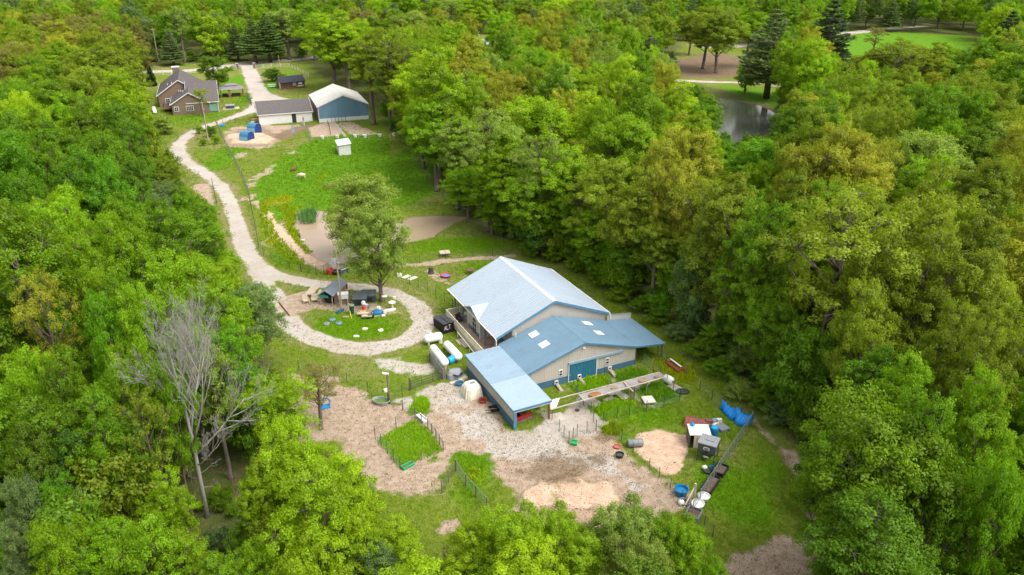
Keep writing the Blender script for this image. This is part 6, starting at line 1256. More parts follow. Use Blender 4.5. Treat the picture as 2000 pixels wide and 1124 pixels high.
# by the left tank
o = thing('tarp_heap', 'grey tarp heap with black hoses by the farm gate', 'tarp', G(889, 737), .3); mb = MB(); rounded_box(mb, [(1.1, .8, 0), (1.0, .7, .6), (.7, .45, 1.0), (.3, .2, 1.1)], (0, 0, 0), 5, 2.6); mb.build('tarp', M('grey_tarp', (.27, .28, .31), .5, .15), o); mb = MB()
for k in range(3): mb.tube([(math.cos(t) * (.35 + .12 * k) + .2, math.sin(t) * (.3 + .1 * k) - .5, .75 + .1 * math.sin(t)) for t in [i * .45 for i in range(15)]], .05, 5)
mb.build('hose', BLACK, o)
o = thing('wheelbarrow', 'black wheelbarrow tipped by the lean-to wall', 'wheelbarrow', G(965, 806), .4); mb = MB(); mb.add([(-.4, -.3, .3), (.4, -.3, .3), (.4, .3, .3), (-.4, .3, .3), (-.6, -.42, .7), (.6, -.42, .7), (.6, .42, .7), (-.6, .42, .7)], [(3, 2, 1, 0), (0, 1, 5, 4), (1, 2, 6, 5), (2, 3, 7, 6), (3, 0, 4, 7)]); mb.build('tray', BLACK, o); mb = MB(); mb.lathe([(.2, -.05), (.2, .05)], (.7, 0, .2), 12, axis='X', rz=1.57); mb.build('wheel', WHITE, o)
for s_ in (-1, 1): mb = MB(); mb.bar((.6, s_ * .2, .25), (-1.5, s_ * .3, .6), .05); mb.build('handle', LW, o)
# porch furniture
def onbarn(a, b, z): return Matrix.Translation(ba.location) @ Matrix.Rotation(.45078, 4, 'Z') @ Vector((a, -b, z))
o = thing('round_table', 'round pale table on the barn porch', 'table', onbarn(-7.0, 4.2, .77), 0); mb = MB(); mb.lathe([(.55, .7), (.55, .76)], (0, 0, 0), 14); mb.build('tabletop', TRW, o); mb = MB(); mb.lathe([(.3, 0), (.06, .06), (.06, .7)], (0, 0, 0), 8); mb.build('leg', GALV, o)
o = thing('armchair', 'dark armchair beside the round porch table', 'chair', onbarn(-8.2, 4.6, .77), .9); mb = MB(); mb.box((0, 0, .3), (.8, .8, .45)); mb.build('seat', M('dark_cushion', (.05, .035, .05)), o); mb = MB(); mb.box((0, .4, .7), (.8, .18, .7)); mb.build('backrest', M('dark_cushion', (.05, .035, .05)), o)
o = thing('crate', 'orange brown wooden crate at the near end of the porch', 'crate', onbarn(-7.2, 13.6, .77), .45); mb = MB(); mb.box((0, 0, .35), (1.3, .8, .06)); [mb.box((0, y, .35 + .0), (1.3, .05, .7)) for y in (-.4, .4)]; mb.build('side', M('orange_wood', (.34, .16, .07)), o); mb = MB(); [mb.box((x, 0, .35), (.05, .75, .7)) for x in (-.65, .65)]; mb.build('end', WOOD, o)
o = thing('tractor', 'red tractor with pale tyre and blade parked under the lean-to', 'tractor', onbarn(-11.0, 27.3, 0), .62); RD = M('tractor_red', (.50, .045, .05), .45)
mb = MB(); mb.box((0, .9, .85), (.75, 1.7, .6)); mb.box((0, 2.0, 1.1), (.9, .9, .5)); mb.build('body', RD, o, bevel=.05); mb = MB(); mb.box((.3, -1.0, .33), (2.3, .1, .55), 0, (.2, 0)); mb.bar((-.3, -.9, .4), (-.2, .4, .7), .14); mb.bar((.5, -.9, .4), (.2, .4, .7), .14); mb.bar((-.75, -.9, .6), (1.35, -.9, .6), .14); mb.build('blade', RD, o); mb = MB(); mb.box((.3, -1.06, .12), (2.35, .06, .18)); mb.build('cutting_edge', GRYP, o)
for x, r_ in ((.62, .62), (-.62, .62)): mb = MB(); mb.lathe([(r_ * .6, -.16), (r_, -.14), (r_, .14), (r_ * .6, .16)], (x, 1.7, r_), 18, axis='X'); mb.build('tyre', M('pale_tyre', (.42, .37, .30)) if x > 0 else BLACK, o)
for x in (-.5, .5): mb = MB(); mb.lathe([(.2, -.1), (.33, -.09), (.33, .09), (.2, .1)], (x, .25, .33), 14, axis='X'); mb.build('tyre', BLACK, o)
# shade structure over the runs
CL = M('shade_cloth', (.285, .262, .248), .9, .14, 1.2, .1); zc = 1.75
A0, A1, B0, B1 = G(1130.3, 770.8, zc), G(1287.7, 727.3, zc), G(1141.5, 783.5, zc), G(1299, 737, zc)
o = thing('shade_canopy', 'long grey shade cloth on poles above the dog runs', 'canopy', (A0.x, A0.y, 0)); o0 = Vector((A0.x, A0.y, 0)); nu, nv = 26, 5; vv = []
for i in range(nu + 1):
    for j in range(nv + 1):
        p_ = A0.lerp(A1, i / nu).lerp(B0.lerp(B1, i / nu), j / nv) - o0; f = abs(math.sin(i / nu * math.pi * 5)); e_ = math.sin(j / nv * math.pi); vv.append(p_ + Vector((0, 0, -.22 * f * e_ - .03 * rr.random())))
mb = MB(); mb.add(vv, [(i * (nv + 1) + j, i * (nv + 1) + j + 1, (i + 1) * (nv + 1) + j + 1, (i + 1) * (nv + 1) + j) for i in range(nu) for j in range(nv)]); c_ = mb.build('cloth', CL, o, smooth=True)
FR = M('pale_frame', (.50, .45, .37)); P0, P1 = G(1075.5, 782.8, zc), G(1075.5, 800.3, zc)
mb = MB(); mb.bar(P0 - o0, A1 - o0, .08); mb.bar(P1 - o0, B1 - o0, .09); mb.bar(A0 - o0, B0 - o0, .07); mb.bar(A1 - o0, B1 - o0, .07); mb.build('frame', FR, o)
m1 = G(1218, 747, zc); m2 = G(1236, 765, zc - .1); mb = MB(); mb.bar(m1 - o0 + Vector((0, 0, .06)), m2 - o0, .1); mb.build('cross_bar', M('pink_board', (.62, .45, .38)), o)
for p_ in (A0.lerp(A1, .02), B0.lerp(B1, .02), A0.lerp(A1, .55), B0.lerp(B1, .55), B0.lerp(B1, .77), A0.lerp(A1, .98), B0.lerp(B1, .98)): mb = MB(); q_ = p_ - o0; mb.bar((q_.x, q_.y, 0), (q_.x, q_.y, zc - .02), .07, n=6); mb.build('pole', GALV, o)
mb = MB(); a, b, c, d = P0, G(1093.7, 777.9, zc), G(1086.7, 795.4, zc), P1; mb.prism([q_ - o0 + Vector((0, 0, .05)) for q_ in (a, b, c, d)], (0, 0, -.05)); mb.build('white_panel', TRW, o)
LP = M('leaf_rust', (.30, .13, .04), .9, .3, 4)
for k, (px, py, r_, lab) in enumerate(((1162, 770, .62, 'rusty heap of dead leaves lying on the shade cloth'), (1257, 742, .55, 'brown leaf patch on the right part of the shade cloth'), (1284, 734.5, .35, 'small brown leaf patch at the right end of the shade cloth'), (1200, 757, .4, 'pale brown leaf patch in the middle of the shade cloth'))):
    p_ = G(px, py, zc); o = thing('leaf_heap', lab, 'leaf heap', p_ - Vector((0, 0, .2)), .35); mb = MB(); mb.lathe([(r_, 0), (r_ * .95, .22), (r_ * .6, .30), (.05, .33)], (0, 0, 0), 14, 1.2, .7); mb.build('leaves', LP if k == 0 else M('leaf_brown', (.30, .22, .15), .9, .3, 4), o)
PAV = M('paver', (.46, .40, .35), .9, .12, 2)
for (px, py, w_, d_, rz, lab) in ((1160, 788, 1.4, 2.2, .75, 'grey concrete slab at the left of the weedy run'), (1197, 782, 1.9, 1.3, .6, 'concrete slab with a dark dish in the weedy run'), (1208, 773, 1.5, 2.2, .75, 'concrete slab behind the weeds under the shade cloth'), (1228, 742, 1.9, 1.3, .4, 'pale concrete slab behind the shade cloth'), (1266, 786, 1.3, 1.4, .15, 'white square board in the right hand run'), (1083, 818, 2.2, 1.6, .35, 'pale concrete slab beside the lean-to post')):
    o = thing('paving_slab', lab, 'slab', G(px, py), rz, 'slabs in the dog runs'); mb = MB(); mb.box((0, 0, .05 if 'white' not in lab else .35), (w_, d_, .09)); mb.build('slab', PAV if 'white' not in lab else M('board_white', (.66, .58, .52)), o)
    if 'white' in lab: mb = MB(); [mb.box((x, y, .16), (.08, .08, .32)) for x in (-.5, .5) for y in (-.5, .5)]; mb.build('leg', GREYW, o)
tub(1201, 786, .3, .12, BLACK, 'dark dish on the concrete slab in the weedy run', 'dish', 'dish', z=.1); tub(1127, 803, .22, .12, BLACK, 'small dark dish on the gravel run', 'dish', 'dish')
# feeder, junk and the white coop by the straw patch
c0, c1 = G(1363.8, 865.2, 2.15), G(1398.2, 875, 2.15); w_ = (c1 - c0).length; o = thing('hopper_feeder', 'grey hopper feeder with white round emblem on legs', 'feeder', (c0.x, c0.y, 0), heading(c0, c1))
HG = M('hopper_grey', (.085, .09, .10), .5, .08); HGL = M('hopper_lid', (.26, .27, .285), .45, .06); d_ = w_ * .95
T0 = [(0, 0, 2.15), (w_, 0, 2.15), (w_, d_, 2.15), (0, d_, 2.15)]; T1 = [(0, 0, 1.25), (w_, 0, 1.25), (w_, d_, 1.25), (0, d_, 1.25)]; k_ = .34; T2 = [(w_ * k_, d_ * k_ * .6, .5), (w_ * (1 - k_), d_ * k_ * .6, .5), (w_ * (1 - k_), d_ * (1 - k_), .5), (w_ * k_, d_ * (1 - k_), .5)]
mb = MB(); mb.add(T2 + T1 + T0, [(3, 2, 1, 0)] + [(j * 4 + i, j * 4 + (i + 1) % 4, j * 4 + 4 + (i + 1) % 4, j * 4 + 4 + i) for j in range(2) for i in range(4)]); mb.build('hopper', HG, o)
mb = MB(); mb.box((w_ / 2, d_ / 2, 2.19), (w_ + .1, d_ + .1, .1)); mb.build('top', HGL, o); mb = MB(); mb.box((w_ * .55, d_ * .62, 2.27), (w_ * .5, d_ * .42, .08)); mb.build('hatch', HGL, o)
mb = MB(); mb.lathe([(.34, 0), (.34, .03)], (w_ * .5, -.03, 1.72), 20, 1.0, .66, axis='X', rz=-1.5708); mb.build('emblem', WHITE, o)
mb = MB(); [mb.box((w_ * .5 + x, -.07, 1.72 + z), (.10, .02, .13)) for x, z in ((-.17, .0), (-.05, .08), (.07, .08), (.18, 0))]; mb.box((w_ * .5, -.07, 1.6), (.26, .02, .12)); mb.build('emblem_mark', HG, o)
mb = MB(); mb.lathe([(.11, 0), (.11, .04)], (w_ * .5, -.03, 1.28), 12, axis='X', rz=-1.5708); mb.build('port', BLACK, o); mb = MB(); mb.box((w_ * .5, .12, .66), (.5, .05, .18)); mb.build('plate', WHITE, o)
for x, y in ((.05, .05), (w_ - .05, .05), (w_ - .05, d_ - .05), (.05, d_ - .05)): mb = MB(); mb.bar((x, y, 0), (x, y, 1.3), .08); mb.build('leg', HG, o)
c0, c1 = G(1347.6, 850.4, 1.6), G(1389.8, 851.8, 1.6); w_ = (c1 - c0).length; b0 = G(1348.3, 829.4, 1.6); d_ = (b0 - c0).length; o = thing('coop', 'white roofed shelter with cream curtain and junk on its roof', 'shelter', (c0.x, c0.y, 0), heading(c0, c1))
mb = MB(); mb.box((w_ / 2, d_ / 2, 1.6), (w_, d_, .1), 0, (.0, 0)); mb.build('roof', TANKW, o); mb = MB(); mb.box((.06, d_ / 2, .78), (.08, d_ * .95, 1.5)); mb.box((w_ - .06, d_ / 2, .78), (.08, d_ * .95, 1.5)); mb.box((w_ / 2, d_ - .1, .78), (w_ * .96, .08, 1.5)); mb.build('wall', M('dark_wall', (.09, .075, .06)), o)
mb = MB(); [mb.box((.55 + i * .17, .03 + .04 * (i % 2), .8), (.16, .04, 1.5)) for i in range(11)]; mb.build('curtain', CREAM, o); mb = MB(); [mb.bar((x, .04, 0), (x, .04, 1.55), .09) for x in (.05, w_ - .05)]; mb.build('post', POSTG, o)
fr = Matrix.Translation((c0.x, c0.y, 0)) @ Matrix.Rotation(heading(c0, c1), 4, 'Z')
for (x, y, lab, mt, kind_) in ((.5, d_ * .85, 'small blue jug on the white shelter roof', BLU, 'jug'), (w_ * .78, d_ * .72, 'white pan on the white shelter roof', CREAM, 'pan')):
    o = thing(kind_, lab, kind_, fr @ Vector((x, y, 1.65)), .3); mb = MB(); mb.lathe([(.22, 0), (.26, .22 if kind_ == 'jug' else .08), (.12, .34 if kind_ == 'jug' else .1)], (0, 0, 0), 10); mb.build('body', mt, o); mb = MB(); mb.tube([(.2, 0, .05), (.36, 0, .14), (.2, 0, .24)] if kind_ == 'jug' else [(.2, 0, .06), (.6, 0, .1)], .03, 5); mb.build('handle', BLACK, o)
o = thing('barrel', 'blue barrel right of the white roofed shelter', 'barrel', G(1394, 850)); mb = MB(); mb.lathe([(.42, 0), (.46, .3), (.46, .7), (.40, .95), (.3, .98)], (0, 0, 0), 14); mb.build('body', BLU, o, smooth=False); mb = MB(); mb.lathe([(.31, .98), (.05, 1.0)], (0, 0, 0), 14); mb.build('lid', SKYB, o)
o = thing('crate_pile', 'heap of grey and white crates behind the white shelter', 'crates', G(1392, 838), .3)
for (x, y, z, s_, mt) in ((-.6, .3, 0, (.9, .7, .6), GRYP), (.3, .4, 0, (.8, .7, .5), WHITE), (.9, -.3, 0, (1.1, 1.3, .35), GRYP), (-.3, .4, .6, (.7, .5, .35), M('mauve', (.20, .10, .11))), (.4, .5, .5, (.6, .4, .3), GALV), (1.0, .5, .35, (.6, .3, .4), WHITE)): mb = MB(); mb.box((x, y, z + s_[2] / 2), (s_[0], s_[1], s_[2]), rr.uniform(-.4, .4)); [mb.box((x + s_[0] * .4 * q_, y - s_[1] * .5, z + s_[2] / 2), (.06, .06, s_[2])) for q_ in (-1, 1)]; mb.build('crate', mt, o)
o = thing('hoop_shelter', 'rust red corrugated arch shelter on the grass above the white shelter', 'shelter', G(1362, 832), -.42); mb = MB(); n = 12
for i in range(18):
    x = -1.3 + i * .15; rr_ = .95 + (.025 if i % 2 else -.025)
    for k in range(n + 1): t_ = math.pi * k / n; mb.v.append((x, math.cos(t_) * rr_, math.sin(t_) * rr_ * .85))
for i in range(17):
    for k in range(n): mb.f.append((i * (n + 1) + k, i * (n + 1) + k + 1, (i + 1) * (n + 1) + k + 1, (i + 1) * (n + 1) + k))
mb.build('arch', M('rust_red', (.24, .075, .06), .7, .2), o); mb = MB(); [mb.box((0, y, .05), (2.7, .08, .1)) for y in (-.95, .95)]; mb.build('runner', WOOD, o)
# blue tarps over the fence at the woods edge
for (a, b, hh, sag, lab) in (((1409, 799), (1442, 817), 1.2, .42, 'upper blue tarp draped over the wire fence'), ((1436, 816), (1468, 831), 1.25, .36, 'lower blue tarp draped over the wire fence corner')):
    a, b = G(*a), G(*b); grid = []; n = 26; dr = (b - a).normalized(); nr_ = Vector((dr.y, -dr.x, 0)); nr_ = nr_ if nr_.y < 0 else -nr_
    for j, (off, z) in enumerate(((-.6, .55), (-.25, 1.0), (0, 1.05), (.3, .85), (.75, .5), (1.2, .06))):
        row = []
        for i in range(n + 1):
            f = i / n; k = .25 + .75 * math.sin(f * math.pi) ** .7 if lab[0] == 'l' else .25 + .7 * f; p_ = a.lerp(b, f); z_ = hh * z * (1 - sag * math.sin(f * math.pi)) + (.1 * math.sin(i * 1.3 + j * .8) + .06 * math.sin(i * 2.9 - j)) * .9; row.append(p_ + nr_ * (off * k + .09 * math.sin(i * 1.1) + .05 * math.sin(i * 2.3 + j)) + Vector((0, 0, max(.05, z_))))
        grid.append(row)
    sheet('tarp', lab, 'tarp', grid, BTP, 'fold', 'blue tarps on the fence')
# garden buckets, boards and odds by the blue building
for i, (px, py) in enumerate(((630, 271.5), (659, 270), (694, 269), (713, 269), (742, 268), (770, 266))):
    tub(px, py, .48, .75, TRW, 'white bucket on the garden fence line, ' + ('leftmost of the row', 'second from the left', 'third from the left', 'fourth, beside a dark box', 'fifth, near the right end', 'rightmost at the tree foot')[i], 'bucket', 'bucket', water=TRW, group='white buckets along the garden fence')
a, b = G(652, 240), G(675, 268); o = thing('plank_walk', 'narrow grey plank walk through the garden to the white shed', 'plank walk', (a + b) / 2, heading(a, b)); mb = MB(); [mb.box((0, y, .12), ((b - a).length, .35, .08)) for y in (-.2, .2)]; mb.build('plank', GREYW, o); mb = MB(); [mb.box(((b - a).length * f, 0, .05), (.1, .9, .08)) for f in (-.45, -.15, .15, .45)]; mb.build('sleeper', WOOD, o)
o = thing('grey_sheet', 'grey leaf shaped sheet standing before the white garage door', 'sheet', G(571.5, 261), .2); mb = MB(); mb.prism([(-.35, 0, 0), (.55, 0, 0), (.6, 0, 1.2), (.1, 0, 2.6), (-.25, 0, 1.6)], (0, .12, 0)); mb.build('panel', M('sheet_grey', (.30, .34, .38)), o); mb = MB(); mb.bar((.1, .1, 1.6), (.2, 1.0, 0), .07); mb.build('prop', POSTG, o)
o = thing('parasol', 'folded grey parasol with red top by the garage', 'parasol', G(593.5, 246), .2); mb = MB(); mb.lathe([(.35, .1), (.3, .9), (.12, 1.6)], (0, 0, 0), 8); mb.build('cover', M('para_grey', (.33, .38, .40)), o); mb = MB(); mb.lathe([(.2, 1.5), (.16, 2.2), (.04, 2.6)], (0, 0, 0), 8); mb.build('top', M('para_red', (.42, .05, .07)), o)
o = thing('junk_pile', 'pile of pale boxes and dark scrap at the garage left end', 'junk', G(498, 241), .3)
for (x, y, z, s_, mt) in ((0, 1.2, 0, (1.6, 1.0, 1.0), M('junk_tan', (.45, .38, .22))), (.8, .2, 0, (.9, .8, .7), GRYP), (-.6, .2, 0, (1.0, .7, .4), WHITE), (1.4, -.6, 0, (1.2, .6, .4), BLACK)): mb = MB(); mb.box((x, y, z + s_[2] / 2), s_, rr.uniform(-.4, .4)); mb.build('box', mt, o)
o = thing('grill', 'dark grill on the lawn left of the driveway bend', 'grill', G(292, 246), .2); mb = MB(); mb.lathe([(.6, .55), (.9, .8), (.85, 1.05), (.2, 1.25)], (0, 0, 0), 12); mb.build('bowl', GRYP, o)
for k in range(3): mb = MB(); mb.bar((math.cos(k * 2.1) * .7, math.sin(k * 2.1) * .7, 0), (math.cos(k * 2.1) * .4, math.sin(k * 2.1) * .4, .7), .07); mb.build('leg', BLACK, o)
a, b = G(293, 263), G(322, 262); o = thing('white_rail', 'white low rail at the left side of the driveway bend', 'rail', a, heading(a, b)); mb = MB(); mb.bar((0, 0, .8), ((b - a).length, 0, .8), .14); mb.build('rail', WHITE, o); mb = MB(); [mb.bar(((b - a).length * f, 0, 0), ((b - a).length * f, 0, .8), .1) for f in (0, .5, 1)]; mb.build('post', WHITE, o)
o = thing('bench', 'white bench under the dark shrub by the upper drive', 'bench', G(531, 172), .2); mb = MB(); mb.box((0, 0, .55), (2.6, .7, .1)); mb.build('seat', WHITE, o); mb = MB(); mb.box((0, .7, 1.0), (2.6, .5, .08)); mb.build('tabletop', WHITE, o)
for x in (-1, 1): mb = MB(); mb.box((x, .3, .4), (.12, 1.0, .8)); mb.build('leg', GREYW, o)
o = thing('play_hoop', 'blue plastic hoop toy under the brownish tree', 'toy', G(636, 796), .4); mb = MB(); mb.tube([(math.cos(t) * .55, 0, .6 + math.sin(t) * .6) for t in [i * .5 for i in range(13)]], .09, 6); mb.build('ring', BLU, o); mb = MB(); mb.box((0, 0, .08), (1.0, .8, .14)); mb.build('base', BLU, o)

# ------------------------------------------------------------------ animals
def skin_body(name, verts, edges, radii, mat, parent, sub=1):
    me = bpy.data.meshes.new(name); me.from_pydata(verts, edges, []); o = bpy.data.objects.new(name, me); COL.objects.link(o); o.parent = parent; me.materials.append(mat)
    md = o.modifiers.new('skin', 'SKIN'); md.use_smooth_shade = True
    for i, r in enumerate(radii): me.skin_vertices[0].data[i].radius = (r, r) if not isinstance(r, tuple) else r
    me.skin_vertices[0].data[0].use_root = True
    ss = o.modifiers.new('sub', 'SUBSURF'); ss.levels = ss.render_levels = sub; return o
WOOL = M('pale_wool', (.66, .56, .40), .9, .12, 4); q = G(590, 349)
o = thing('sheep', 'cream woolly animal grazing in the green pasture', 'sheep', q, R(6))
V_ = [(.55, 0, .95), (.1, 0, .98), (-.35, 0, .98), (-.72, 0, .9), (-.98, 0, .66), (-1.12, 0, .36), (-1.16, 0, .16), (.78, 0, .85)]; E_ = [(0, 1), (1, 2), (2, 3), (3, 4), (4, 5), (5, 6), (0, 7)]; Rd = [.36, .38, .36, .27, .19, .16, .10, .2]
def leg(ix, y, x0, bend):
    n = len(V_); V_.extend([(x0, y * .85, .62), (x0 + bend, y, .34), (x0 + bend * .3, y, .04)]); Rd.extend([.16, .085, .07]); E_.extend([(ix, n), (n, n + 1), (n + 1, n + 2)])
leg(0, .2, .55, .08); leg(0, -.2, .58, .08); leg(2, .2, -.48, -.02); leg(2, -.2, -.42, -.02)
skin_body('body', V_, E_, Rd, WOOL, o); mb = MB(); [mb.box((-.98, s_ * .2, .62), (.1, .2, .06), s_ * .5) for s_ in (-1, 1)]; mb.build('ear', M('ear_pink', (.45, .30, .22)), o); mb = MB(); mb.lathe([(.09, -.02), (.07, .05)], (-1.17, 0, .12), 8); mb.build('muzzle', M('ear_pink', (.45, .30, .22)), o)
q = G(573, 334); o = thing('brown_heap', 'low reddish brown heap in the pasture behind the sheep', 'heap', q, R(35)); V_ = [(0, 0, .3), (-.5, 0, .32), (-.85, 0, .26), (.45, 0, .34), (.72, 0, .55), (.95, 0, .66), (1.12, 0, .58), (-.4, -.35, .1), (.25, -.38, .1), (.6, -.4, .08)]; E_ = [(0, 1), (1, 2), (0, 3), (3, 4), (4, 5), (5, 6), (1, 7), (3, 8), (8, 9)]  # low brown heap of unclear nature, given a lying animal's shape
skin_body('body', V_, E_, [.33, .3, .16, .28, .17, .14, .09, .12, .11, .08], M('heap_red_brown', (.16, .07, .045), .9, .3, 3), o); mb = MB(); [mb.box((.92, s_ * .17, .76), (.07, .16, .05), s_ * .5) for s_ in (-1, 1)]; mb.build('ear', M('heap_dark_brown', (.06, .035, .03)), o)
for (px, py, mt, rz, lab) in ((582.5, 460.5, BLACK, .4, 'dark duck on the pond near the left bank, upper one'), (583.5, 464.5, BLACK, -.3, 'dark duck on the pond near the left bank, lower one'), (592, 471, WHITE, .1, 'white duck swimming on the muddy pond')):
    p_ = G(px, py, -.26); o = thing('duck', lab, 'duck', p_, rz, 'ducks on the pond'); skin_body('body', [(0, 0, .1), (-.28, 0, .16), (-.42, 0, .24), (.22, 0, .14), (.32, 0, .34), (.36, 0, .46)], [(0, 1), (1, 2), (0, 3), (3, 4), (4, 5)], [.19, .14, .05, .14, .07, .09], mt, o); mb = MB(); mb.lathe([(.04, .42), (.015, .58)], (0, 0, .45), 6, axis='X'); mb.build('bill', M('bill_orange', (.55, .28, .04)), o)
# ------------------------------------------------------------------ grass, weeds, flowers, stones
rg = np.random.default_rng(5)
def sample_zone(n, box, fn):
    out = []; tot = 0
    while tot < n:
        x = rg.uniform(box[0], box[1], 20000); y = rg.uniform(box[2], box[3], 20000)
        i = np.searchsorted(xs_, x) - 1; j = np.searchsorted(ys_, y) - 1; k = j * nx + i
        w_ = fn(k); keep = rg.random(len(x)) < w_; out.append(np.stack([x[keep], y[keep], HZ[k[keep]]], 1)); tot += keep.sum()
        if len(out) > 60: break
    return np.concatenate(out)[:n]
def blades(P, h, w, per, spread):
    n = len(P); B = np.repeat(P, per, 0); m = len(B); a = rg.uniform(0, 6.283, m); r = rg.random(m) ** .5 * spread
    B = B + np.stack([np.cos(a) * r, np.sin(a) * r, np.zeros(m)], 1); hh = np.repeat(h, per) * rg.uniform(.6, 1.2, m); aw = rg.uniform(0, 6.283, m)
    d = np.stack([np.cos(aw), np.sin(aw), np.zeros(m)], 1) * w; tip = B + np.stack([rg.normal(0, .35, m) * hh, rg.normal(0, .35, m) * hh, hh], 1)
    V = np.stack([B - d, B + d, tip], 1).reshape(-1, 3); return V, np.arange(3 * m).reshape(m, 3), m
def gmat(name, ca, cb, tr=.35):
    m = bpy.data.materials.new(name); m.use_nodes = True; t = m.node_tree; t.nodes.remove(t.nodes['Principled BSDF']); out = t.nodes['Material Output']
    at = N(t, 'ShaderNodeAttribute', attribute_name='tint'); c = mixc(t, at.outputs['Fac'], ca, cb); d = N(t, 'ShaderNodeBsdfDiffuse'); t.links.new(c, d.inputs[0]); s = N(t, 'ShaderNodeBsdfTranslucent'); t.links.new(c, s.inputs[0]); mx = N(t, 'ShaderNodeMixShader', Fac=tr); t.links.new(d.outputs[0], mx.inputs[1]); t.links.new(s.outputs[0], mx.inputs[2]); t.links.new(mx.outputs[0], out.inputs[0]); return m
bare = lambda k: np.clip(1 - ch['gravel'][k] * 1.15 - ch['dirt'][k] * 1.05 - ch['straw'][k] * 1.2 - ch['mud'][k], 0, 1) * (1 - ch['forest'][k])
def stuff(name, label, P, h, w, per, spread, mat, tint=None):
    V, F, m = blades(P, h, w, per, spread); t_ = np.repeat(rg.random(len(P)), per) * .7 + rg.random(m) * .3
    o = mobj(name, npmesh(name, V, F, mat, {'tint': ('FACE', t_)})); return tag(o, label, kind='stuff')
P = sample_zone(46000, (-45, 45, 46, 125), lambda k: bare(k) * (.35 + .65 * ch['lush'][k])); stuff('meadow_grass', 'uneven green grass of the yard and clearings', P, rg.uniform(.08, .22, len(P)), .035, 5, .22, gmat('grass_blades', (.17, .34, .006), (.29, .42, .02)))
P = sample_zone(16000, (-110, 0, 125, 260), lambda k: bare(k) * (.35 + .65 * ch['lush'][k])); stuff('pasture_grass', 'short green grass of the far pasture', P, rg.uniform(.12, .3, len(P)), .08, 4, .4, gmat('pasture_blades', (.13, .27, .008), (.21, .33, .02)))
P = sample_zone(5200, (-60, 45, 46, 170), lambda k: np.clip(ch['yellow'][k] - .35, 0, 1) * bare(k)); stuff('yellow_flowers', 'yellow flowering weeds in the grass', P, rg.uniform(.25, .5, len(P)), .07, 5, .25, gmat('flower_yellow', (.52, .52, .008), (.30, .42, .02)))
P = sample_zone(9000, (-30, 40, 46, 110), lambda k: np.clip(ch['dirt'][k] * 1.2, 0, 1) * .3 + np.clip(ch['gravel'][k] - .2, 0, 1) * .12); stuff('sparse_weeds', 'sparse weeds and straw scraps over the bare yard', P, rg.uniform(.04, .12, len(P)), .035, 4, .2, gmat('weed_scraps', (.13, .17, .03), (.42, .32, .20)))
def weeds(name, label, pts, n, h, w, mat, per=7, spread=.35):
    q = GN(pts); lo = q.min(0); hi = q.max(0); X = rg.uniform(lo, hi, (n * 4, 2)); X = X[inside(X, q)][:n]; P = np.column_stack([X, np.zeros(len(X))]); return stuff(name, label, P, rg.uniform(h * .5, h * 1.2, len(P)), w, per, spread, mat)
WG = gmat('weed_green', (.22, .46, .010), (.36, .54, .02)); WY = gmat('weed_yellow', (.22, .38, .012), (.38, .44, .015))
weeds('weed_bed', 'tall lush weeds filling the middle dog run', [(1162,800),(1185,788),(1210,783),(1240,790),(1235,805),(1205,815),(1180,822)], 300, .55, .10, WG); weeds('weed_bed', 'green nettles beside the barn in the right hand run', [(1205,735),(1235,722),(1262,728),(1268,742),(1235,745),(1212,748)], 300, .55, .1, gmat('nettle', (.15, .36, .016), (.26, .44, .025)))
weeds('weed_bed', 'green weeds growing under the shade cloth at right', [(1258,760),(1290,748),(1312,775),(1290,785),(1262,778)], 280, .55, .1, gmat('nettle2', (.15, .36, .016), (.26, .44, .025))); weeds('weed_bed', 'low weeds in front of the teal sliding door', [(1118,752),(1150,738),(1190,738),(1188,750),(1150,765),(1128,768)], 260, .4, .08, WG)
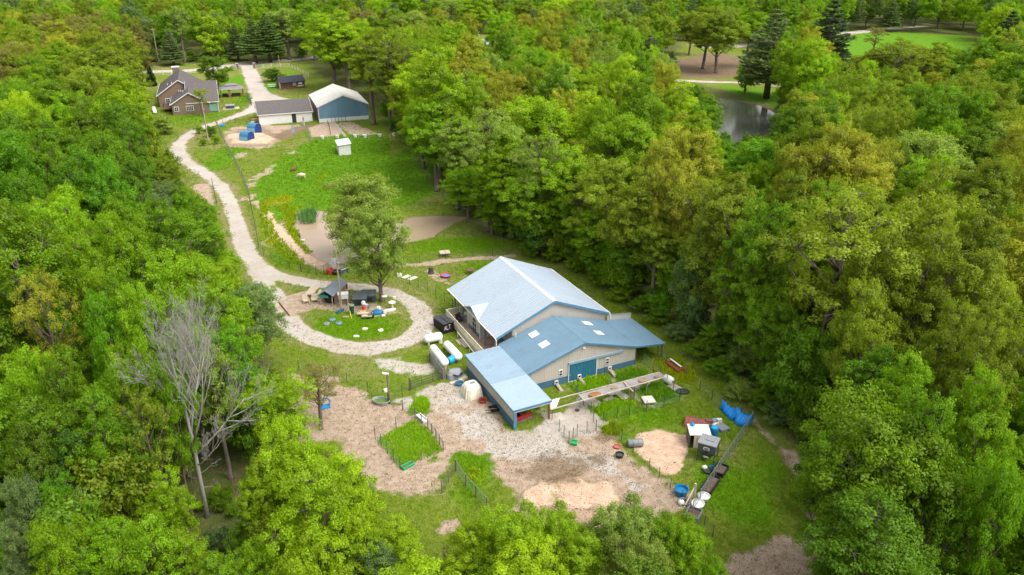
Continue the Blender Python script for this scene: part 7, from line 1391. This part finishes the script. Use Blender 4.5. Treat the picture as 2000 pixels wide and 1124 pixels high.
weeds('weed_bed', 'leafy green weeds at the farm gate in the dirt yard', [(805,795),(818,778),(834,780),(836,800),(820,808)], 220, .5, .09, WG); weeds('weed_bed', 'yellow green weeds by the straw patch corner', [(1178,838),(1200,828),(1215,838),(1205,850),(1185,848)], 160, .6, .09, WY); weeds('weed_bed', 'lush grass inside the small fenced pen', [(740,860),(775,840),(811,822),(836,842),(862,880),(822,896),(783,914)], 1500, .3, .06, WG, 6)
weeds('weed_bed', 'yellow green weed strip between lane and earth path', [(508,395),(518,400),(535,445),(562,484),(600,514),(585,520),(556,500),(522,470),(510,440)], 560, .5, .12, WY, 6); weeds('weed_bed', 'yellow flowering strip along the pond left bank', [(545,400),(575,405),(578,440),(585,470),(610,495),(604,499),(580,478),(564,450),(556,425)], 520, .55, .12, gmat('bank_yellow', (.40, .45, .010), (.22, .38, .015)), 6)
weeds('reeds', 'tall dark green reeds standing in the pond', [(585,424),(605,415),(618,420),(612,436),(590,436)], 110, 1.8, .08, gmat('reed', (.10, .25, .06), (.18, .34, .09)), 5, .5)
# stones and clods
def stones(name, label, fn, n, box, s0, s1, mat):
    P = sample_zone(n, box, fn); m = len(P); s = rg.uniform(s0, s1, m) * rg.uniform(.6, 1.5, m)
    O = np.array([(1, 0, 0), (-1, 0, 0), (0, 1, 0), (0, -1, 0), (0, 0, .7)]); J = O[None] * (1 + rg.normal(0, .25, (m, 5, 1))); V = P[:, None] + J * s[:, None, None]; F = np.array([(0, 2, 4), (2, 1, 4), (1, 3, 4), (3, 0, 4)]); FF = (np.arange(m) * 5)[:, None, None] + F[None]
    o = mobj(name, npmesh(name, V.reshape(-1, 3), FF.reshape(-1, 3), mat)); return tag(o, label, kind='stuff')
stones('gravel_stones', 'loose pale gravel stones on the drive and yard', lambda k: np.clip(ch['gravel'][k] - .2, 0, 1), 6000, (-45, 30, 60, 140), .015, .03, M('gravel_stone', (.50, .46, .40), .9, .3, 3)); stones('earth_clods', 'dark clods and scraps over the churned earth', lambda k: np.clip(ch['mud'][k] + ch['straw'][k] * .12 + ch['dirt'][k] * .04, 0, 1), 1600, (-30, 30, 48, 90), .025, .07, M('earth_clod', (.10, .065, .042), .9, .3, 3))
